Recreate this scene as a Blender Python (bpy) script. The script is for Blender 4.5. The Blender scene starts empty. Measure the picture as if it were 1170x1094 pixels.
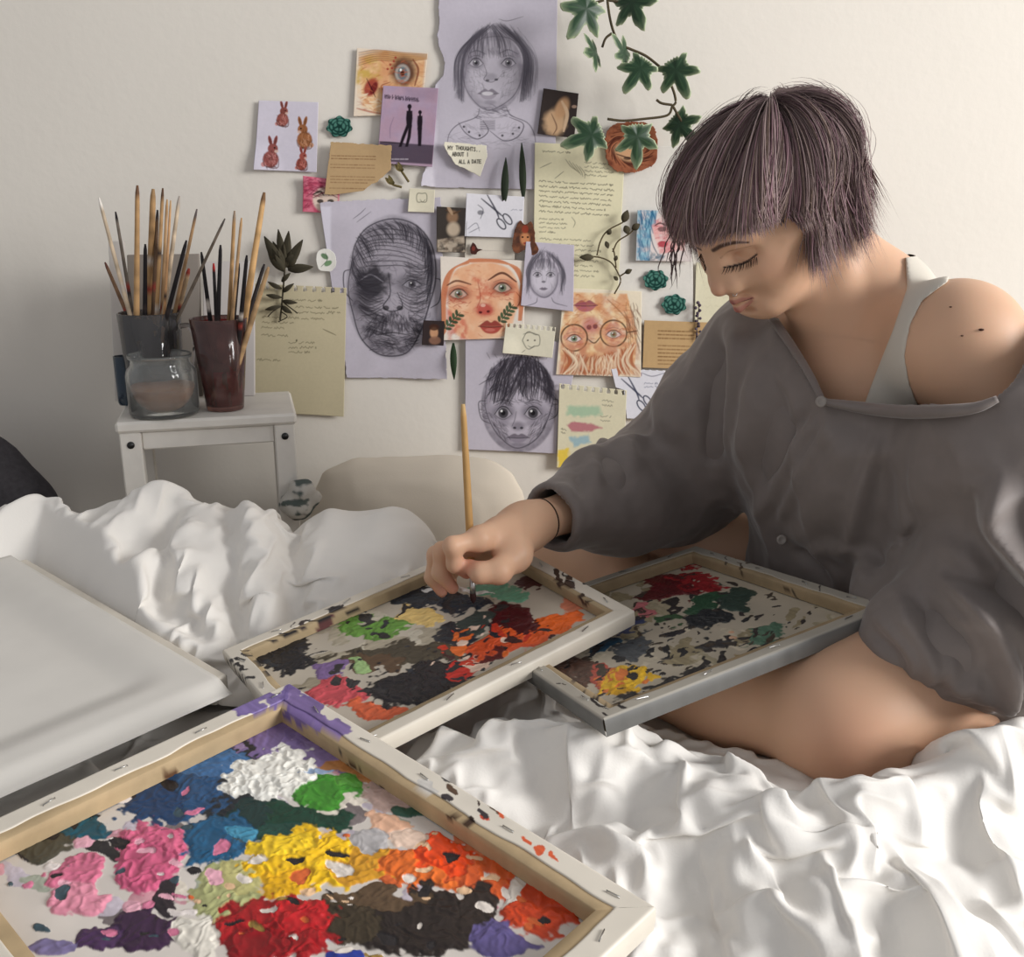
import bpy, math, random
import numpy as np
from mathutils import Vector, Matrix
random.seed(7)
rng = np.random.default_rng(11)
scene = bpy.context.scene
COL = scene.collection
# ------------------------------------------------------------------ camera
CAM_Z, PITCH, FPX = 0.57, math.radians(16.0), 1120.0
cam_data = bpy.data.cameras.new('camera')
cam = bpy.data.objects.new('camera', cam_data)
COL.objects.link(cam)
cam.location = (0, 0, CAM_Z)
cam.rotation_euler = (math.pi / 2 - PITCH, 0, 0)
cam_data.sensor_fit = 'HORIZONTAL'
cam_data.sensor_width = 36.0
cam_data.lens = 36.0 * FPX / 1170.0
cam_data.clip_start = 0.02
scene.camera = cam
# ------------------------------------------------------------------ light
scene.view_settings.view_transform = 'Standard'
scene.view_settings.look = 'None'
scene.view_settings.gamma = 1.0
scene.view_settings.use_curve_mapping = False
scene.view_settings.exposure = 0.0
world = bpy.data.worlds.new('world')
scene.world = world
world.use_nodes = True
world.node_tree.nodes['Background'].inputs[0].default_value = (0.96, 0.965, 1.0, 1)
world.node_tree.nodes['Background'].inputs[1].default_value = 0.43
def area_light(name, loc, target, sx, sy, power, color):
    d = bpy.data.lights.new(name, 'AREA')
    d.shape = 'RECTANGLE'; d.size = sx; d.size_y = sy; d.energy = power; d.color = color
    o = bpy.data.objects.new(name, d); COL.objects.link(o)
    o.location = loc
    o.rotation_euler = (Vector(target) - Vector(loc)).to_track_quat('-Z', 'Y').to_euler()
    return o
area_light('window_daylight', (3.7, -0.35, 1.6), (0.0, 1.2, 0.25), 1.6, 1.4, 196, (1.0, 0.99, 0.975))
# ------------------------------------------------------------------ helpers
WALL_Y = 1.75
FLOOR_Z = -0.20
def ray(px, py):
    a = (px - 585.0) / FPX; b = (547.0 - py) / FPX
    return np.array([a, math.cos(PITCH) + b * math.sin(PITCH), -math.sin(PITCH) + b * math.cos(PITCH)])
def P(px, py, Y):
    r = ray(px, py)
    return np.array([0, 0, CAM_Z]) + r * (Y / r[1])
def Pz(px, py, z):
    r = ray(px, py)
    return np.array([0, 0, CAM_Z]) + r * ((z - CAM_Z) / r[2])
def proj(V):
    V = np.asarray(V, float) - np.array([0, 0, CAM_Z])
    d = V[..., 1] * math.cos(PITCH) - V[..., 2] * math.sin(PITCH)
    u = V[..., 1] * math.sin(PITCH) + V[..., 2] * math.cos(PITCH)
    return np.stack([585 + FPX * V[..., 0] / d, 547 - FPX * u / d], -1)
def lin(c):
    return tuple(((v / 255.0) / 12.92 if v / 255.0 <= .04045 else ((v / 255.0 + .055) / 1.055) ** 2.4) for v in c)
_T = rng.random(4096).astype(np.float32)
def vnoise(Q, seed=0):
    Q = np.asarray(Q, np.float32)
    k = Q.shape[-1]
    I = np.floor(Q).astype(np.int64); Fq = Q - I
    Fq = Fq * Fq * (3 - 2 * Fq)
    pr = (73856093, 19349663, 83492791)
    out = 0
    for c in range(1 << k):
        h = seed * 7919; w = 1
        for d in range(k):
            b = (c >> d) & 1
            h = h ^ ((I[..., d] + b) * pr[d])
            w = w * (Fq[..., d] if b else 1 - Fq[..., d])
        h = (h ^ (h >> 13)) * 1274126177
        out = out + w * _T[(h ^ (h >> 16)) & 4095]
    return out
def fbm(Q, oct=3, seed=0, gain=.5):
    s = 0; a = 1; t = 0
    Q = np.asarray(Q, np.float32)
    for o in range(oct):
        s = s + a * vnoise(Q, seed + o); t += a; a *= gain; Q = Q * 2.03 + 3.7
    return s / t
def sstep(a, b, x):
    t = np.clip((x - a) / (b - a + 1e-12), 0, 1)
    return t * t * (3 - 2 * t)
def seg_dist(Q, a, b):
    a = np.asarray(a, np.float32); b = np.asarray(b, np.float32)
    ab = b - a
    t = np.clip(((Q - a) @ ab) / max(float(ab @ ab), 1e-12), 0, 1)
    return np.sqrt((((Q - a) - t[..., None] * ab) ** 2).sum(-1)), t
def poly_dist(Q, pts):
    """distance to a polyline, and the running parameter 0..1 of the nearest point"""
    best = None; n = len(pts) - 1
    for i in range(n):
        d, t = seg_dist(Q, pts[i], pts[i + 1])
        if best is None: best, par = d, t / n
        else:
            m = d < best
            par = np.where(m, (i + t) / n, par); best = np.where(m, d, best)
    return best, par
def smooth_path(pts, n=40):
    """Catmull-Rom through pts"""
    p = np.asarray(pts, float)
    p = np.vstack([2 * p[0] - p[1], p, 2 * p[-1] - p[-2]])
    m = len(p) - 3; out = []
    for q in np.linspace(0, m - 1e-6, n):
        i = int(q); t = q - i
        a, b, c, d = p[i:i + 4]
        out.append(.5 * (2 * b + (c - a) * t + (2 * a - 5 * b + 4 * c - d) * t * t + (3 * b - a - 3 * c + d) * t ** 3))
    return np.array(out)
def tag(o, label, cat, group=None, kind=None):
    o['label'] = label; o['category'] = cat
    if group: o['group'] = group
    if kind: o['kind'] = kind
    return o
def empty(name, loc, rotz=0.0):
    o = bpy.data.objects.new(name, None); COL.objects.link(o)
    o.empty_display_size = .05
    o.location = loc; o.rotation_euler = (0, 0, rotz)
    return o
def link(name, me, mats, parent=None, local=False):
    o = bpy.data.objects.new(name, me); COL.objects.link(o)
    for m in (mats if isinstance(mats, (list, tuple)) else [mats]): me.materials.append(m)
    if parent is not None:
        o.parent = parent
        if not local:
            pm = Matrix.LocRotScale(parent.location, parent.rotation_euler, parent.scale)
            par = parent.parent
            while par is not None:
                pm = Matrix.LocRotScale(par.location, par.rotation_euler, par.scale) @ pm
                par = par.parent
            me.transform(pm.inverted())
    return o
def quadmesh(name, V, Fq, cols=None, smooth=True):
    """fast mesh from numpy verts and quads, optional per-vertex linear colours"""
    V = np.asarray(V, np.float32); Fq = np.asarray(Fq, np.int32)
    me = bpy.data.meshes.new(name)
    me.vertices.add(len(V)); me.vertices.foreach_set('co', V.ravel())
    m = len(Fq)
    me.loops.add(4 * m); me.loops.foreach_set('vertex_index', Fq.ravel())
    me.polygons.add(m); me.polygons.foreach_set('loop_start', np.arange(0, 4 * m, 4, dtype=np.int32))
    me.polygons.foreach_set('use_smooth', np.full(m, smooth))
    me.update(calc_edges=True)
    if cols is not None: setcol(me, cols)
    return me
def setcol(me, cols):
    ca = me.color_attributes.new('Col', 'FLOAT_COLOR', 'POINT')
    c = np.ones((len(me.vertices), 4), np.float32); c[:, :3] = cols
    ca.data.foreach_set('color', c.ravel())
def recenter(o):
    """move a top-level mesh object's origin to the foot of its mesh"""
    me = o.data; n = len(me.vertices)
    co = np.empty(n * 3, np.float32); me.vertices.foreach_get('co', co); co = co.reshape(-1, 3)
    c = (co.min(0) + co.max(0)) / 2; c[2] = co[:, 2].min()
    me.transform(Matrix.Translation(Vector(-c))); o.location = Vector(c)
    return o
class MB:
    """collects small shapes (with a colour each) into ONE mesh"""
    def __init__(s): s.v = []; s.f = []; s.c = []; s.sm = []
    def add(s, v, f, c=(1, 1, 1), smooth=True):
        b = len(s.v)
        s.v += [tuple(map(float, q)) for q in v]
        s.f += [tuple(b + i for i in q) for q in f]
        if len(c) == len(v) and not np.isscalar(c[0]): s.c += [tuple(q) for q in c]
        else: s.c += [tuple(c)] * len(v)
        s.sm += [smooth] * len(f)
        return s
    def tube(s, pts, r, n=8, c=(1, 1, 1), cap=True, flat=1.0, up=(0, 0, 1)):
        pts = np.asarray(pts, float); m = len(pts)
        r = np.broadcast_to(np.asarray(r, float), (m,))
        v = []; cc = []
        for i in range(m):
            t = pts[min(i + 1, m - 1)] - pts[max(i - 1, 0)]; t /= np.linalg.norm(t) + 1e-12
            a = np.cross(t, up)
            if np.linalg.norm(a) < 1e-3: a = np.cross(t, (1, 0, 0))
            a /= np.linalg.norm(a); b = np.cross(a, t)
            for k in range(n):
                q = 2 * math.pi * k / n
                v.append(pts[i] + r[i] * (a * math.cos(q) + b * math.sin(q) * flat))
                cc.append(c[i] if (not np.isscalar(c[0])) else c)
        f = [(i * n + k, i * n + (k + 1) % n, (i + 1) * n + (k + 1) % n, (i + 1) * n + k) for i in range(m - 1) for k in range(n)]
        if cap: f += [tuple(range(n))[::-1], tuple((m - 1) * n + k for k in range(n))]
        return s.add(v, f, cc)
    def lathe(s, prof, n=40, center=(0, 0, 0), c=(1, 1, 1), closed=False):
        v = []; m = len(prof); cx, cy, cz = center
        for r, z in prof:
            for k in range(n):
                q = 2 * math.pi * k / n
                v.append((cx + r * math.cos(q), cy + r * math.sin(q), cz + z))
        mm = m if closed else m - 1
        f = [(i * n + k, i * n + (k + 1) % n, ((i + 1) % m) * n + (k + 1) % n, ((i + 1) % m) * n + k) for i in range(mm) for k in range(n)]
        return s.add(v, f, c)
    def hexa(s, q, bevel=0.0, c=(1, 1, 1)):
        """eight corners: bottom four ccw, top four ccw; edges chamfered"""
        q = [np.asarray(a, float) for a in q]
        f = [(3, 2, 1, 0), (4, 5, 6, 7), (0, 1, 5, 4), (1, 2, 6, 5), (2, 3, 7, 6), (3, 0, 4, 7)]
        if bevel <= 0: return s.add(q, f, c, False)
        cen = sum(q) / 8
        V = []; idx = {}
        for fi, fc in enumerate(f):
            for j, vi in enumerate(fc):
                a = q[fc[j - 1]] - q[vi]; b = q[fc[(j + 1) % 4]] - q[vi]
                idx[(fi, vi)] = len(V)
                V.append(q[vi] + bevel * (a / np.linalg.norm(a) + b / np.linalg.norm(b)))
        F = [tuple(idx[(fi, vi)] for vi in fc) for fi, fc in enumerate(f)]
        for fi, fc in enumerate(f):
            for j in range(4):
                a, b = fc[j], fc[(j + 1) % 4]
                for gi in range(fi + 1, 6):
                    if a in f[gi] and b in f[gi]:
                        F.append((idx[(fi, b)], idx[(fi, a)], idx[(gi, a)], idx[(gi, b)]))
        for vi in range(8):
            F.append(tuple(idx[(fi, vi)] for fi in range(6) if vi in f[fi]))
        return s.add(V, F, c, False)
    def box(s, x0, y0, z0, x1, y1, z1, bevel=0.0, c=(1, 1, 1), M=None):
        q = [(x0, y0, z0), (x1, y0, z0), (x1, y1, z0), (x0, y1, z0), (x0, y0, z1), (x1, y0, z1), (x1, y1, z1), (x0, y1, z1)]
        if M is not None: q = [np.array(M @ Vector(a)) for a in q]
        return s.hexa(q, bevel, c)
    def build(s, name, mats, parent=None, local=False, fix=True):
        me = bpy.data.meshes.new(name)
        me.from_pydata(s.v, [], s.f)
        me.polygons.foreach_set('use_smooth', s.sm)
        setcol(me, np.array(s.c, np.float32))
        if fix:
            import bmesh
            bm = bmesh.new(); bm.from_mesh(me); bmesh.ops.recalc_face_normals(bm, faces=bm.faces); bm.to_mesh(me); bm.free()
        me.update()
        return link(name, me, mats, parent, local)
def gridfaces(nu, nv):
    i = np.arange((nu - 1) * (nv - 1)); a = (i // (nv - 1)) * nv + i % (nv - 1)
    return np.stack([a, a + nv, a + nv + 1, a + 1], 1)
# ------------------------------------------------------------------ materials
def material(name, color=None, rough=.6, noise=None, bump=None, vcol=False, sheen=0, sss=0, metal=0, trans=0, ior=1.45, spec=.5, alpha=1.0):
    m = bpy.data.materials.new(name); m.use_nodes = True
    nt = m.node_tree; b = nt.nodes['Principled BSDF']
    b.inputs['Roughness'].default_value = rough; b.inputs['Metallic'].default_value = metal
    b.inputs['IOR'].default_value = ior
    b.inputs['Specular IOR Level'].default_value = spec
    if trans: b.inputs['Transmission Weight'].default_value = trans
    if alpha < 1: b.inputs['Alpha'].default_value = alpha
    if sheen: b.inputs['Sheen Weight'].default_value = sheen; b.inputs['Sheen Roughness'].default_value = .4
    if sss:
        b.inputs['Subsurface Weight'].default_value = sss
        b.inputs['Subsurface Radius'].default_value = (.012, .004, .002); b.inputs['Subsurface Scale'].default_value = .5
    src = None
    tc = nt.nodes.new('ShaderNodeTexCoord')
    if vcol:
        at = nt.nodes.new('ShaderNodeAttribute'); at.attribute_name = 'Col'; src = at.outputs['Color']
    if noise:
        scale, amt, detail = noise
        nz = nt.nodes.new('ShaderNodeTexNoise'); nz.inputs['Scale'].default_value = scale; nz.inputs['Detail'].default_value = detail
        nt.links.new(tc.outputs['Object'], nz.inputs['Vector'])
        mr = nt.nodes.new('ShaderNodeMapRange')
        mr.inputs['From Min'].default_value = .3; mr.inputs['From Max'].default_value = .7
        mr.inputs['To Min'].default_value = 1 - amt; mr.inputs['To Max'].default_value = 1 + amt
        nt.links.new(nz.outputs['Fac'], mr.inputs['Value'])
        mx = nt.nodes.new('ShaderNodeVectorMath'); mx.operation = 'SCALE'
        if src: nt.links.new(src, mx.inputs[0])
        else: mx.inputs[0].default_value = color
        nt.links.new(mr.outputs['Result'], mx.inputs['Scale'])
        src = mx.outputs['Vector']
    if src: nt.links.new(src, b.inputs['Base Color'])
    else: b.inputs['Base Color'].default_value = (*color, 1)
    if bump:
        scale, strength, dist = bump
        nb = nt.nodes.new('ShaderNodeTexNoise'); nb.inputs['Scale'].default_value = scale; nb.inputs['Detail'].default_value = 4
        nt.links.new(tc.outputs['Object'], nb.inputs['Vector'])
        bp = nt.nodes.new('ShaderNodeBump'); bp.inputs['Strength'].default_value = strength; bp.inputs['Distance'].default_value = dist
        nt.links.new(nb.outputs['Fac'], bp.inputs['Height']); nt.links.new(bp.outputs['Normal'], b.inputs['Normal'])
    return m
M_WALL = material('wall_paint', lin((228, 222, 212)), .85, noise=(3.0, .02, 4), bump=(60, .12, .004))
M_FLOOR = material('floor_boards', lin((120, 100, 85)), .6, noise=(12, .2, 4))
M_COTTON = material('white_cotton', lin((232, 228, 222)), .9, noise=(9, .015, 3), bump=(420, .18, .001), sheen=.1, spec=.2)
M_COTTON2 = material('cream_cotton', lin((214, 203, 186)), .9, noise=(9, .02, 3), bump=(420, .2, .001), sheen=.15)
M_MATTRESS = material('mattress_ticking', lin((225, 220, 212)), .9, noise=(20, .02, 3))
M_VC_MATTE = material('coloured_matte', vcol=True, rough=.85, spec=.25)
M_VC_PAPER = material('drawn_paper', vcol=True, rough=.9, spec=.15, noise=(180, .025, 3))
M_VC_PAINT = material('wet_paint', vcol=True, rough=.42, spec=.45)
M_VC_WOOD = material('bare_wood', vcol=True, rough=.7, spec=.3, noise=(60, .08, 5))
M_VC_GLOSS = material('lacquered', vcol=True, rough=.3, spec=.5)
M_METAL = material('steel', (.55, .54, .52), .35, metal=1, noise=(80, .05, 2))
# ------------------------------------------------------------------ the setting
def structure(name, mb, m):
    o = mb.build(name, m); o['kind'] = 'structure'; return o
w = MB(); w.box(-2.4, WALL_Y, FLOOR_Z, 2.6, WALL_Y + .1, 2.4); structure('wall_back', w, M_WALL)
w = MB(); w.box(-2.4, -1.6, FLOOR_Z - .05, 2.6, WALL_Y, FLOOR_Z); structure('floor', w, M_FLOOR)
w = MB(); w.box(-2.4, WALL_Y - .012, FLOOR_Z, 2.6, WALL_Y, FLOOR_Z + .07, .003); structure('baseboard_back', w, M_WALL)
BED_Y = 1.40
mb = MB(); mb.box(-.98, -.75, FLOOR_Z + .01, 1.35, BED_Y, -.01, .03)
mt = recenter(mb.build('mattress', M_MATTRESS)); tag(mt, 'thick white mattress on the floor under all the bedding', 'mattress')
# ------------------------------------------------------------------ palette canvases (stretched canvases used face down)
def frame_from_px(q, side):
    """corners of a rectangle lying in space from its four pixels; 'side' is the length of the first edge"""
    r = [ray(*a) for a in q]
    M = np.array([r[0], -r[1], r[2], -r[3]]).T
    t = np.linalg.svd(M)[2][-1]; t = t / t[0]
    C = [a * s for a, s in zip(r, t)]
    C = [c * side / np.linalg.norm(C[1] - C[0]) + np.array([0, 0, CAM_Z]) for c in C]
    o = C[0]; e1 = C[1] - C[0]; l1 = np.linalg.norm(e1); e1 = e1 / l1
    e2 = C[3] - C[0]; e2 = e2 - e1 * (e2 @ e1); l2 = np.linalg.norm(e2); e2 /= l2
    return o, e1, e2, l1, l2
def dabs(n, cx, cy, rx, ry, cols, smin, smax, rot=-.35, asp=.42, h=.0010, seed=1, rotvar=.35):
    g = np.random.default_rng(seed); out = []
    for i in range(n):
        a = g.random() * 6.283; q = math.sqrt(g.random())
        s = 1.0 * (smin + (smax - smin) * g.random() ** 1.3)
        out.append((cx + rx * q * math.cos(a), cy + ry * q * math.sin(a), s, s * asp * (.7 + .6 * g.random()), rot + (g.random() - .5) * rotvar * 2, cols[g.integers(len(cols))], h))
    return out
def paint(V, UV, bg, blobs, seed=0, scale=1.0):
    """colours and paint thickness of points V (canvas-plane metres UV) under a list of dabs"""
    Q = proj(V)
    wx = fbm(UV * 38, 3, seed) - .5; wy = fbm(UV * 38, 3, seed + 9) - .5
    Q = Q + np.stack([wx, wy], -1) * 26 * scale
    rough = fbm(UV * 150, 2, seed + 20) - .5
    streak = fbm(np.stack([UV[:, 0] * 60 + wx * 3, UV[:, 1] * 300], -1), 2, seed + 30)
    ridge = 1 - np.abs(2 * fbm(UV * 110 + wx[:, None] * 4, 2, seed + 40) - 1)
    C = np.tile(np.array(lin(bg)), (len(V), 1)) * (.86 + .28 * fbm(UV * 25, 3, seed + 50))[:, None]
    H = np.zeros(len(V))
    for k, (cx, cy, rx, ry, rot, col, h) in enumerate(blobs):
        R = max(rx, ry) * 1.5 + 3
        m = np.where((np.abs(Q[:, 0] - cx) < R) & (np.abs(Q[:, 1] - cy) < R))[0]
        if len(m) == 0: continue
        dx = Q[m, 0] - cx; dy = Q[m, 1] - cy
        c, s = math.cos(rot), math.sin(rot)
        a = (dx * c + dy * s) / rx; b = (-dx * s + dy * c) / ry
        d = np.sqrt(a * a + b * b) + rough[m] * .55 + (streak[m] - .5) * .25
        mk = sstep(1.04, .93, d)
        vary = (.78 + .44 * streak[m]) * (.9 + .2 * ridge[m])
        cc = np.array(lin(col))[None] * vary[:, None]
        C[m] = C[m] * (1 - mk[:, None]) + cc * mk[:, None]
        hh = .5 * h * (.35 + .95 * ridge[m] ** 2) * sstep(1.04, .7, d)
        H[m] = np.maximum(H[m] * (1 - .5 * mk), hh)
    return np.clip(C, 0, 1), H
FRAMES = []
def stretched_canvas(fr, name, label, cat, group, bw, th, bg, blobs, rim_blobs, seed, res, side_col=(205, 200, 190), wood=(176, 148, 108), flap=.62, staple_n=4, side_out=None):
    o, e1, e2, l1, l2 = fr
    n = np.cross(e1, e2); n *= np.sign(n[2])
    FRAMES.append((o, e1, e2, l1, l2, n, th))
    def W(u, v, h): return o + np.multiply.outer(np.asarray(u, float), e1) + np.multiply.outer(np.asarray(v, float), e2) + np.multiply.outer(np.asarray(h, float), n)
    cen = W(l1 / 2, l2 / 2, -th)
    root = empty(name, cen, math.atan2(e1[1], e1[0]))
    tag(root, label, cat, group)
    bpy.context.view_layer.update()
    # the cloth: painted inside, folded over the outer edge of the bars
    V = []; F = []; C = []; base = 0
    nu = int(l1 / res); nv = int(l2 / res)
    u, v = np.meshgrid(np.linspace(.004, l1 - .004, nu), np.linspace(.004, l2 - .004, nv), indexing='ij')
    u = u.ravel(); v = v.ravel(); UV = np.stack([u, v], -1)
    inner = W(u, v, np.full(u.shape, -th + .002))
    c, h = paint(inner, UV, bg, blobs, seed)
    V.append(inner + h[:, None] * n); C.append(c); F.append(gridfaces(nu, nv))
    base += nu * nv
    rim = [(0, 0, 1, 0, 0, 1, l1), (l1, 0, 0, 1, -1, 0, l2), (l1, l2, -1, 0, 0, -1, l1), (0, l2, 0, -1, 1, 0, l2)]
    for (u0, v0, du, dv, iu, iv, L) in rim:
        k = int(L / (res * 1.1))
        t = np.linspace(0, 1, k)
        rag = flap * bw * (.86 + .3 * fbm(np.stack([t * L * 30, t * 0 + u0 * 7 + v0 * 3], -1), 2, seed + 3))
        prof = [(0, -th - .0012), (-.0012, -th * .6), (-.0012, -.001), (0, .0008)] + [(q, .0012) for q in np.linspace(.06, .94, 16)] + [(1, .0009), (1, .0)]
        A = []
        for (q, hh) in prof:
            off = np.where(q > 0, q * rag, q) if q > 0 else np.full(k, q)
            dd = np.clip(t * L, off * .98, L - off * .98) if q > 0 else t * L
            uu = u0 + du * dd + iu * off; vv = v0 + dv * dd + iv * off
            A.append(W(uu, vv, np.full(k, hh)))
        A = np.array(A); np_ = len(prof)
        pts = A.transpose(1, 0, 2).reshape(-1, 3)
        uv = np.stack([(pts - o) @ e1, (pts - o) @ e2], -1)
        c, h = paint(pts, uv, side_col, rim_blobs, seed + 5)
        if side_out is not None:
            k3 = np.tile(np.arange(np_) < 3, k); c[k3] = np.array(lin(side_out)) * (.8 + .4 * fbm(uv[k3] * 60, 2, seed))[:, None]
        V.append(pts); C.append(c); F.append(gridfaces(k, np_) + base); base += k * np_
    me = quadmesh('painted_canvas', np.vstack(V), np.vstack(F), np.vstack(C))
    cv = link('painted_canvas', me, M_VC_PAINT, root)
    # four mitred bars
    for (u0, v0, du, dv, iu, iv, L) in rim:
        k = int(L / .004)
        t = np.linspace(0, 1, k)
        prof = [(.001, -th + .003), (.001, 0), (.33 * bw, 0), (.66 * bw, 0), (.97 * bw, 0), (bw, -.001), (bw, -.35 * th), (bw, -.7 * th), (bw, -th + .003)]
        A = []
        for off, hh in prof:
            dd = off + t * (L - 2 * off)
            A.append(W(u0 + du * dd + iu * off, v0 + dv * dd + iv * off, np.full(k, hh)))
        pts = np.array(A).transpose(1, 0, 2).reshape(-1, 3)
        uv = np.stack([(pts - o) @ e1, (pts - o) @ e2], -1)
        g = fbm(np.stack([uv @ np.array([du, dv]) * 12, uv @ np.array([iu, iv]) * 260], -1), 3, seed + 8)
        c, h = paint(pts, uv, wood, rim_blobs, seed + 5)
        c = c * (.82 + .36 * g)[:, None]
        me = quadmesh('stretcher_bar', pts, gridfaces(k, len(prof)), c)
        link('stretcher_bar', me, M_VC_WOOD, root)
        for j in range(staple_n):
            tt = (j + .55) / staple_n + .03 * math.sin(j * 5 + seed)
            p = u0 + du * L * tt + iu * bw * .36, v0 + dv * L * tt + iv * bw * .36
            an = .35 * math.sin(j * 9.1 + seed + u0 * 9)
            d1 = np.array([du * math.cos(an) + iu * math.sin(an), dv * math.cos(an) + iv * math.sin(an)])
            s = MB(); a = .0055
            s.tube([W(p[0] - d1[0] * a, p[1] - d1[1] * a, -.001), W(p[0] - d1[0] * a, p[1] - d1[1] * a, .0022), W(p[0] + d1[0] * a, p[1] + d1[1] * a, .0022), W(p[0] + d1[0] * a, p[1] + d1[1] * a, -.001)], .0006, 5)
            s.build('staple', M_METAL, root)
    return root
BK = (38, 34, 36); DK = (48, 46, 48)
# near palette: lies flat; its far left corner and right edge are measured, the far edge leads out of the picture
T1 = Pz(330, 782, .105); R1 = Pz(748, 1038, .088)
e1 = R1 - T1; L1 = np.linalg.norm(e1); e1 /= L1
lft = Pz(0, 858, .098) - T1
e2 = lft - e1 * (lft @ e1); e2 /= np.linalg.norm(e2)
fr1 = (T1, e1, e2, L1, .345)
b1 = []
b1 += dabs(70, 300, 960, 360, 120, [(205, 150, 160), (160, 165, 150), (225, 215, 200), (190, 180, 190), (120, 110, 110)], 6, 26, rot=.1, asp=.5, h=.0008, seed=3)
b1 += [(320, 838, 92, 34, .05, (118, 98, 146), .002), (392, 862, 45, 24, .3, (124, 104, 148), .002), (250, 845, 30, 13, 0, (140, 120, 160), .001),
       (262, 905, 30, 52, .3, (32, 36, 42), .002), (300, 935, 45, 16, 0, (25, 50, 48), .002),
       (185, 888, 72, 46, .15, (38, 74, 112), .003), (152, 850, 30, 14, -.5, (42, 104, 170), .003), (240, 870, 45, 20, .2, (62, 104, 150), .002), (170, 915, 40, 18, .2, (30, 60, 98), .002),
       (95, 895, 42, 13, -.15, (198, 84, 116), .003), (128, 888, 22, 11, -.3, (205, 95, 125), .003), (28, 903, 24, 8, -.1, (205, 110, 140), .002),
       (312, 888, 50, 27, -.25, (236, 233, 224), .005), (295, 905, 24, 16, .2, (232, 230, 222), .005), (365, 880, 18, 9, 0, (150, 170, 200), .002),
       (405, 878, 42, 10, .15, (178, 118, 66), .002), (440, 905, 28, 22, .2, (188, 160, 150), .002),
       (372, 905, 34, 13, -.1, (66, 138, 44), .003), (395, 895, 18, 9, -.2, (88, 155, 60), .003), (350, 936, 46, 15, 0, (22, 62, 46), .002), (322, 950, 34, 10, .1, (30, 70, 60), .002), (470, 925, 24, 7, .1, (46, 82, 66), .002),
       (60, 927, 50, 16, -.12, (26, 30, 36), .002), (84, 948, 38, 13, -.05, (26, 80, 96), .002), (32, 968, 50, 14, -.12, (72, 68, 56), .002), (120, 972, 24, 9, .4, (40, 38, 40), .001),
       (176, 962, 36, 24, .1, (206, 98, 130), .005), (168, 995, 30, 26, .1, (198, 90, 124), .005), (86, 1002, 34, 18, -.2, (206, 110, 138), .004), (90, 1030, 32, 14, 0, (218, 140, 160), .004),
       (250, 962, 42, 24, -.2, (32, 86, 122), .003), (275, 950, 20, 9, 0, (70, 140, 170), .003),
       (260, 1022, 42, 30, -.4, (168, 170, 118), .003), (285, 1000, 26, 18, 0, (186, 180, 120), .002),
       (355, 985, 66, 32, .05, (238, 190, 28), .005), (322, 968, 32, 14, 0, (240, 200, 40), .005), (330, 1010, 30, 14, 0, (226, 172, 24), .004), (425, 990, 44, 21, 0, (206, 148, 40), .004),
       (490, 992, 58, 22, .05, (222, 108, 40), .004), (555, 998, 52, 27, .2, (212, 92, 42), .004), (508, 976, 30, 23, .1, (232, 74, 24), .005), (616, 1036, 48, 26, .15, (198, 66, 30), .004), (560, 962, 40, 16, .3, (200, 110, 70), .002),
       (440, 945, 24, 16, .3, (226, 178, 148), .002), (462, 962, 22, 9, .2, (228, 200, 180), .002), (420, 962, 20, 14, .1, (176, 172, 172), .002),
       (470, 1052, 82, 32, .05, (40, 31, 28), .003), (540, 1040, 24, 26, .3, (46, 36, 32), .003), (400, 1050, 34, 24, 0, (58, 48, 34), .003), (430, 1025, 50, 10, 0, (90, 70, 50), .002),
       (315, 1062, 62, 33, .05, (160, 22, 28), .005), (345, 1048, 36, 18, .1, (184, 28, 34), .005), (290, 1080, 30, 18, 0, (138, 16, 24), .004),
       (572, 1074, 32, 18, .1, (94, 84, 134), .003), (395, 1092, 22, 9, 0, (40, 58, 148), .003),
       (166, 1066, 42, 20, -.1, (58, 34, 62), .003), (112, 1072, 28, 12, 0, (70, 44, 80), .003), (190, 1025, 12, 26, 0, (44, 36, 42), .002), (225, 1070, 26, 26, 0, (222, 216, 204), .003), (60, 1082, 26, 10, 0, (120, 110, 150), .002),
       (590, 1015, 30, 7, -.8, (222, 212, 200), .003), (640, 985, 50, 7, .65, (46, 36, 34), .001), (560, 925, 46, 6, .6, (52, 44, 42), .001)]
b1 += dabs(60, 430, 1020, 220, 75, [BK, (230, 190, 150), (225, 215, 205), (150, 120, 60), (210, 100, 50)], 3, 12, rot=.2, asp=.5, h=.002, seed=5)
b1 += dabs(60, 130, 970, 150, 110, [BK, (225, 215, 210), (210, 120, 150), (60, 80, 90), (228, 170, 185)], 3, 13, rot=.0, asp=.5, h=.002, seed=6)
b1 = [(x, y, rx * (1.12 if rx > 20 else 1), ry * (1.12 if rx > 20 else 1), q, c, h) for x, y, rx, ry, q, c, h in b1]
r1 = dabs(36, 250, 800, 110, 16, [(122, 104, 158), (140, 120, 170), (110, 92, 150)], 5, 16, rot=-.3, asp=.5, h=0, seed=8)
r1 += [(372, 828, 26, 14, .6, (128, 108, 160), 0), (352, 812, 26, 12, .6, (120, 100, 150), 0), (205, 888, 18, 9, 0, (96, 66, 44), 0), (62, 860, 14, 8, .5, (90, 84, 78), 0), (515, 888, 22, 8, .5, (60, 58, 60), 0), (490, 898, 12, 5, .5, (200, 196, 190), 0)]
r1 += dabs(14, 600, 985, 80, 60, [(210, 90, 50), (200, 70, 40), (90, 70, 55)], 3, 9, rot=.5, asp=.4, h=0, seed=10)
r1 += dabs(34, 470, 900, 130, 90, [(60, 46, 40), (84, 62, 46), (52, 46, 50)], 3, 10, rot=.6, asp=.35, h=0, seed=11)
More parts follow.
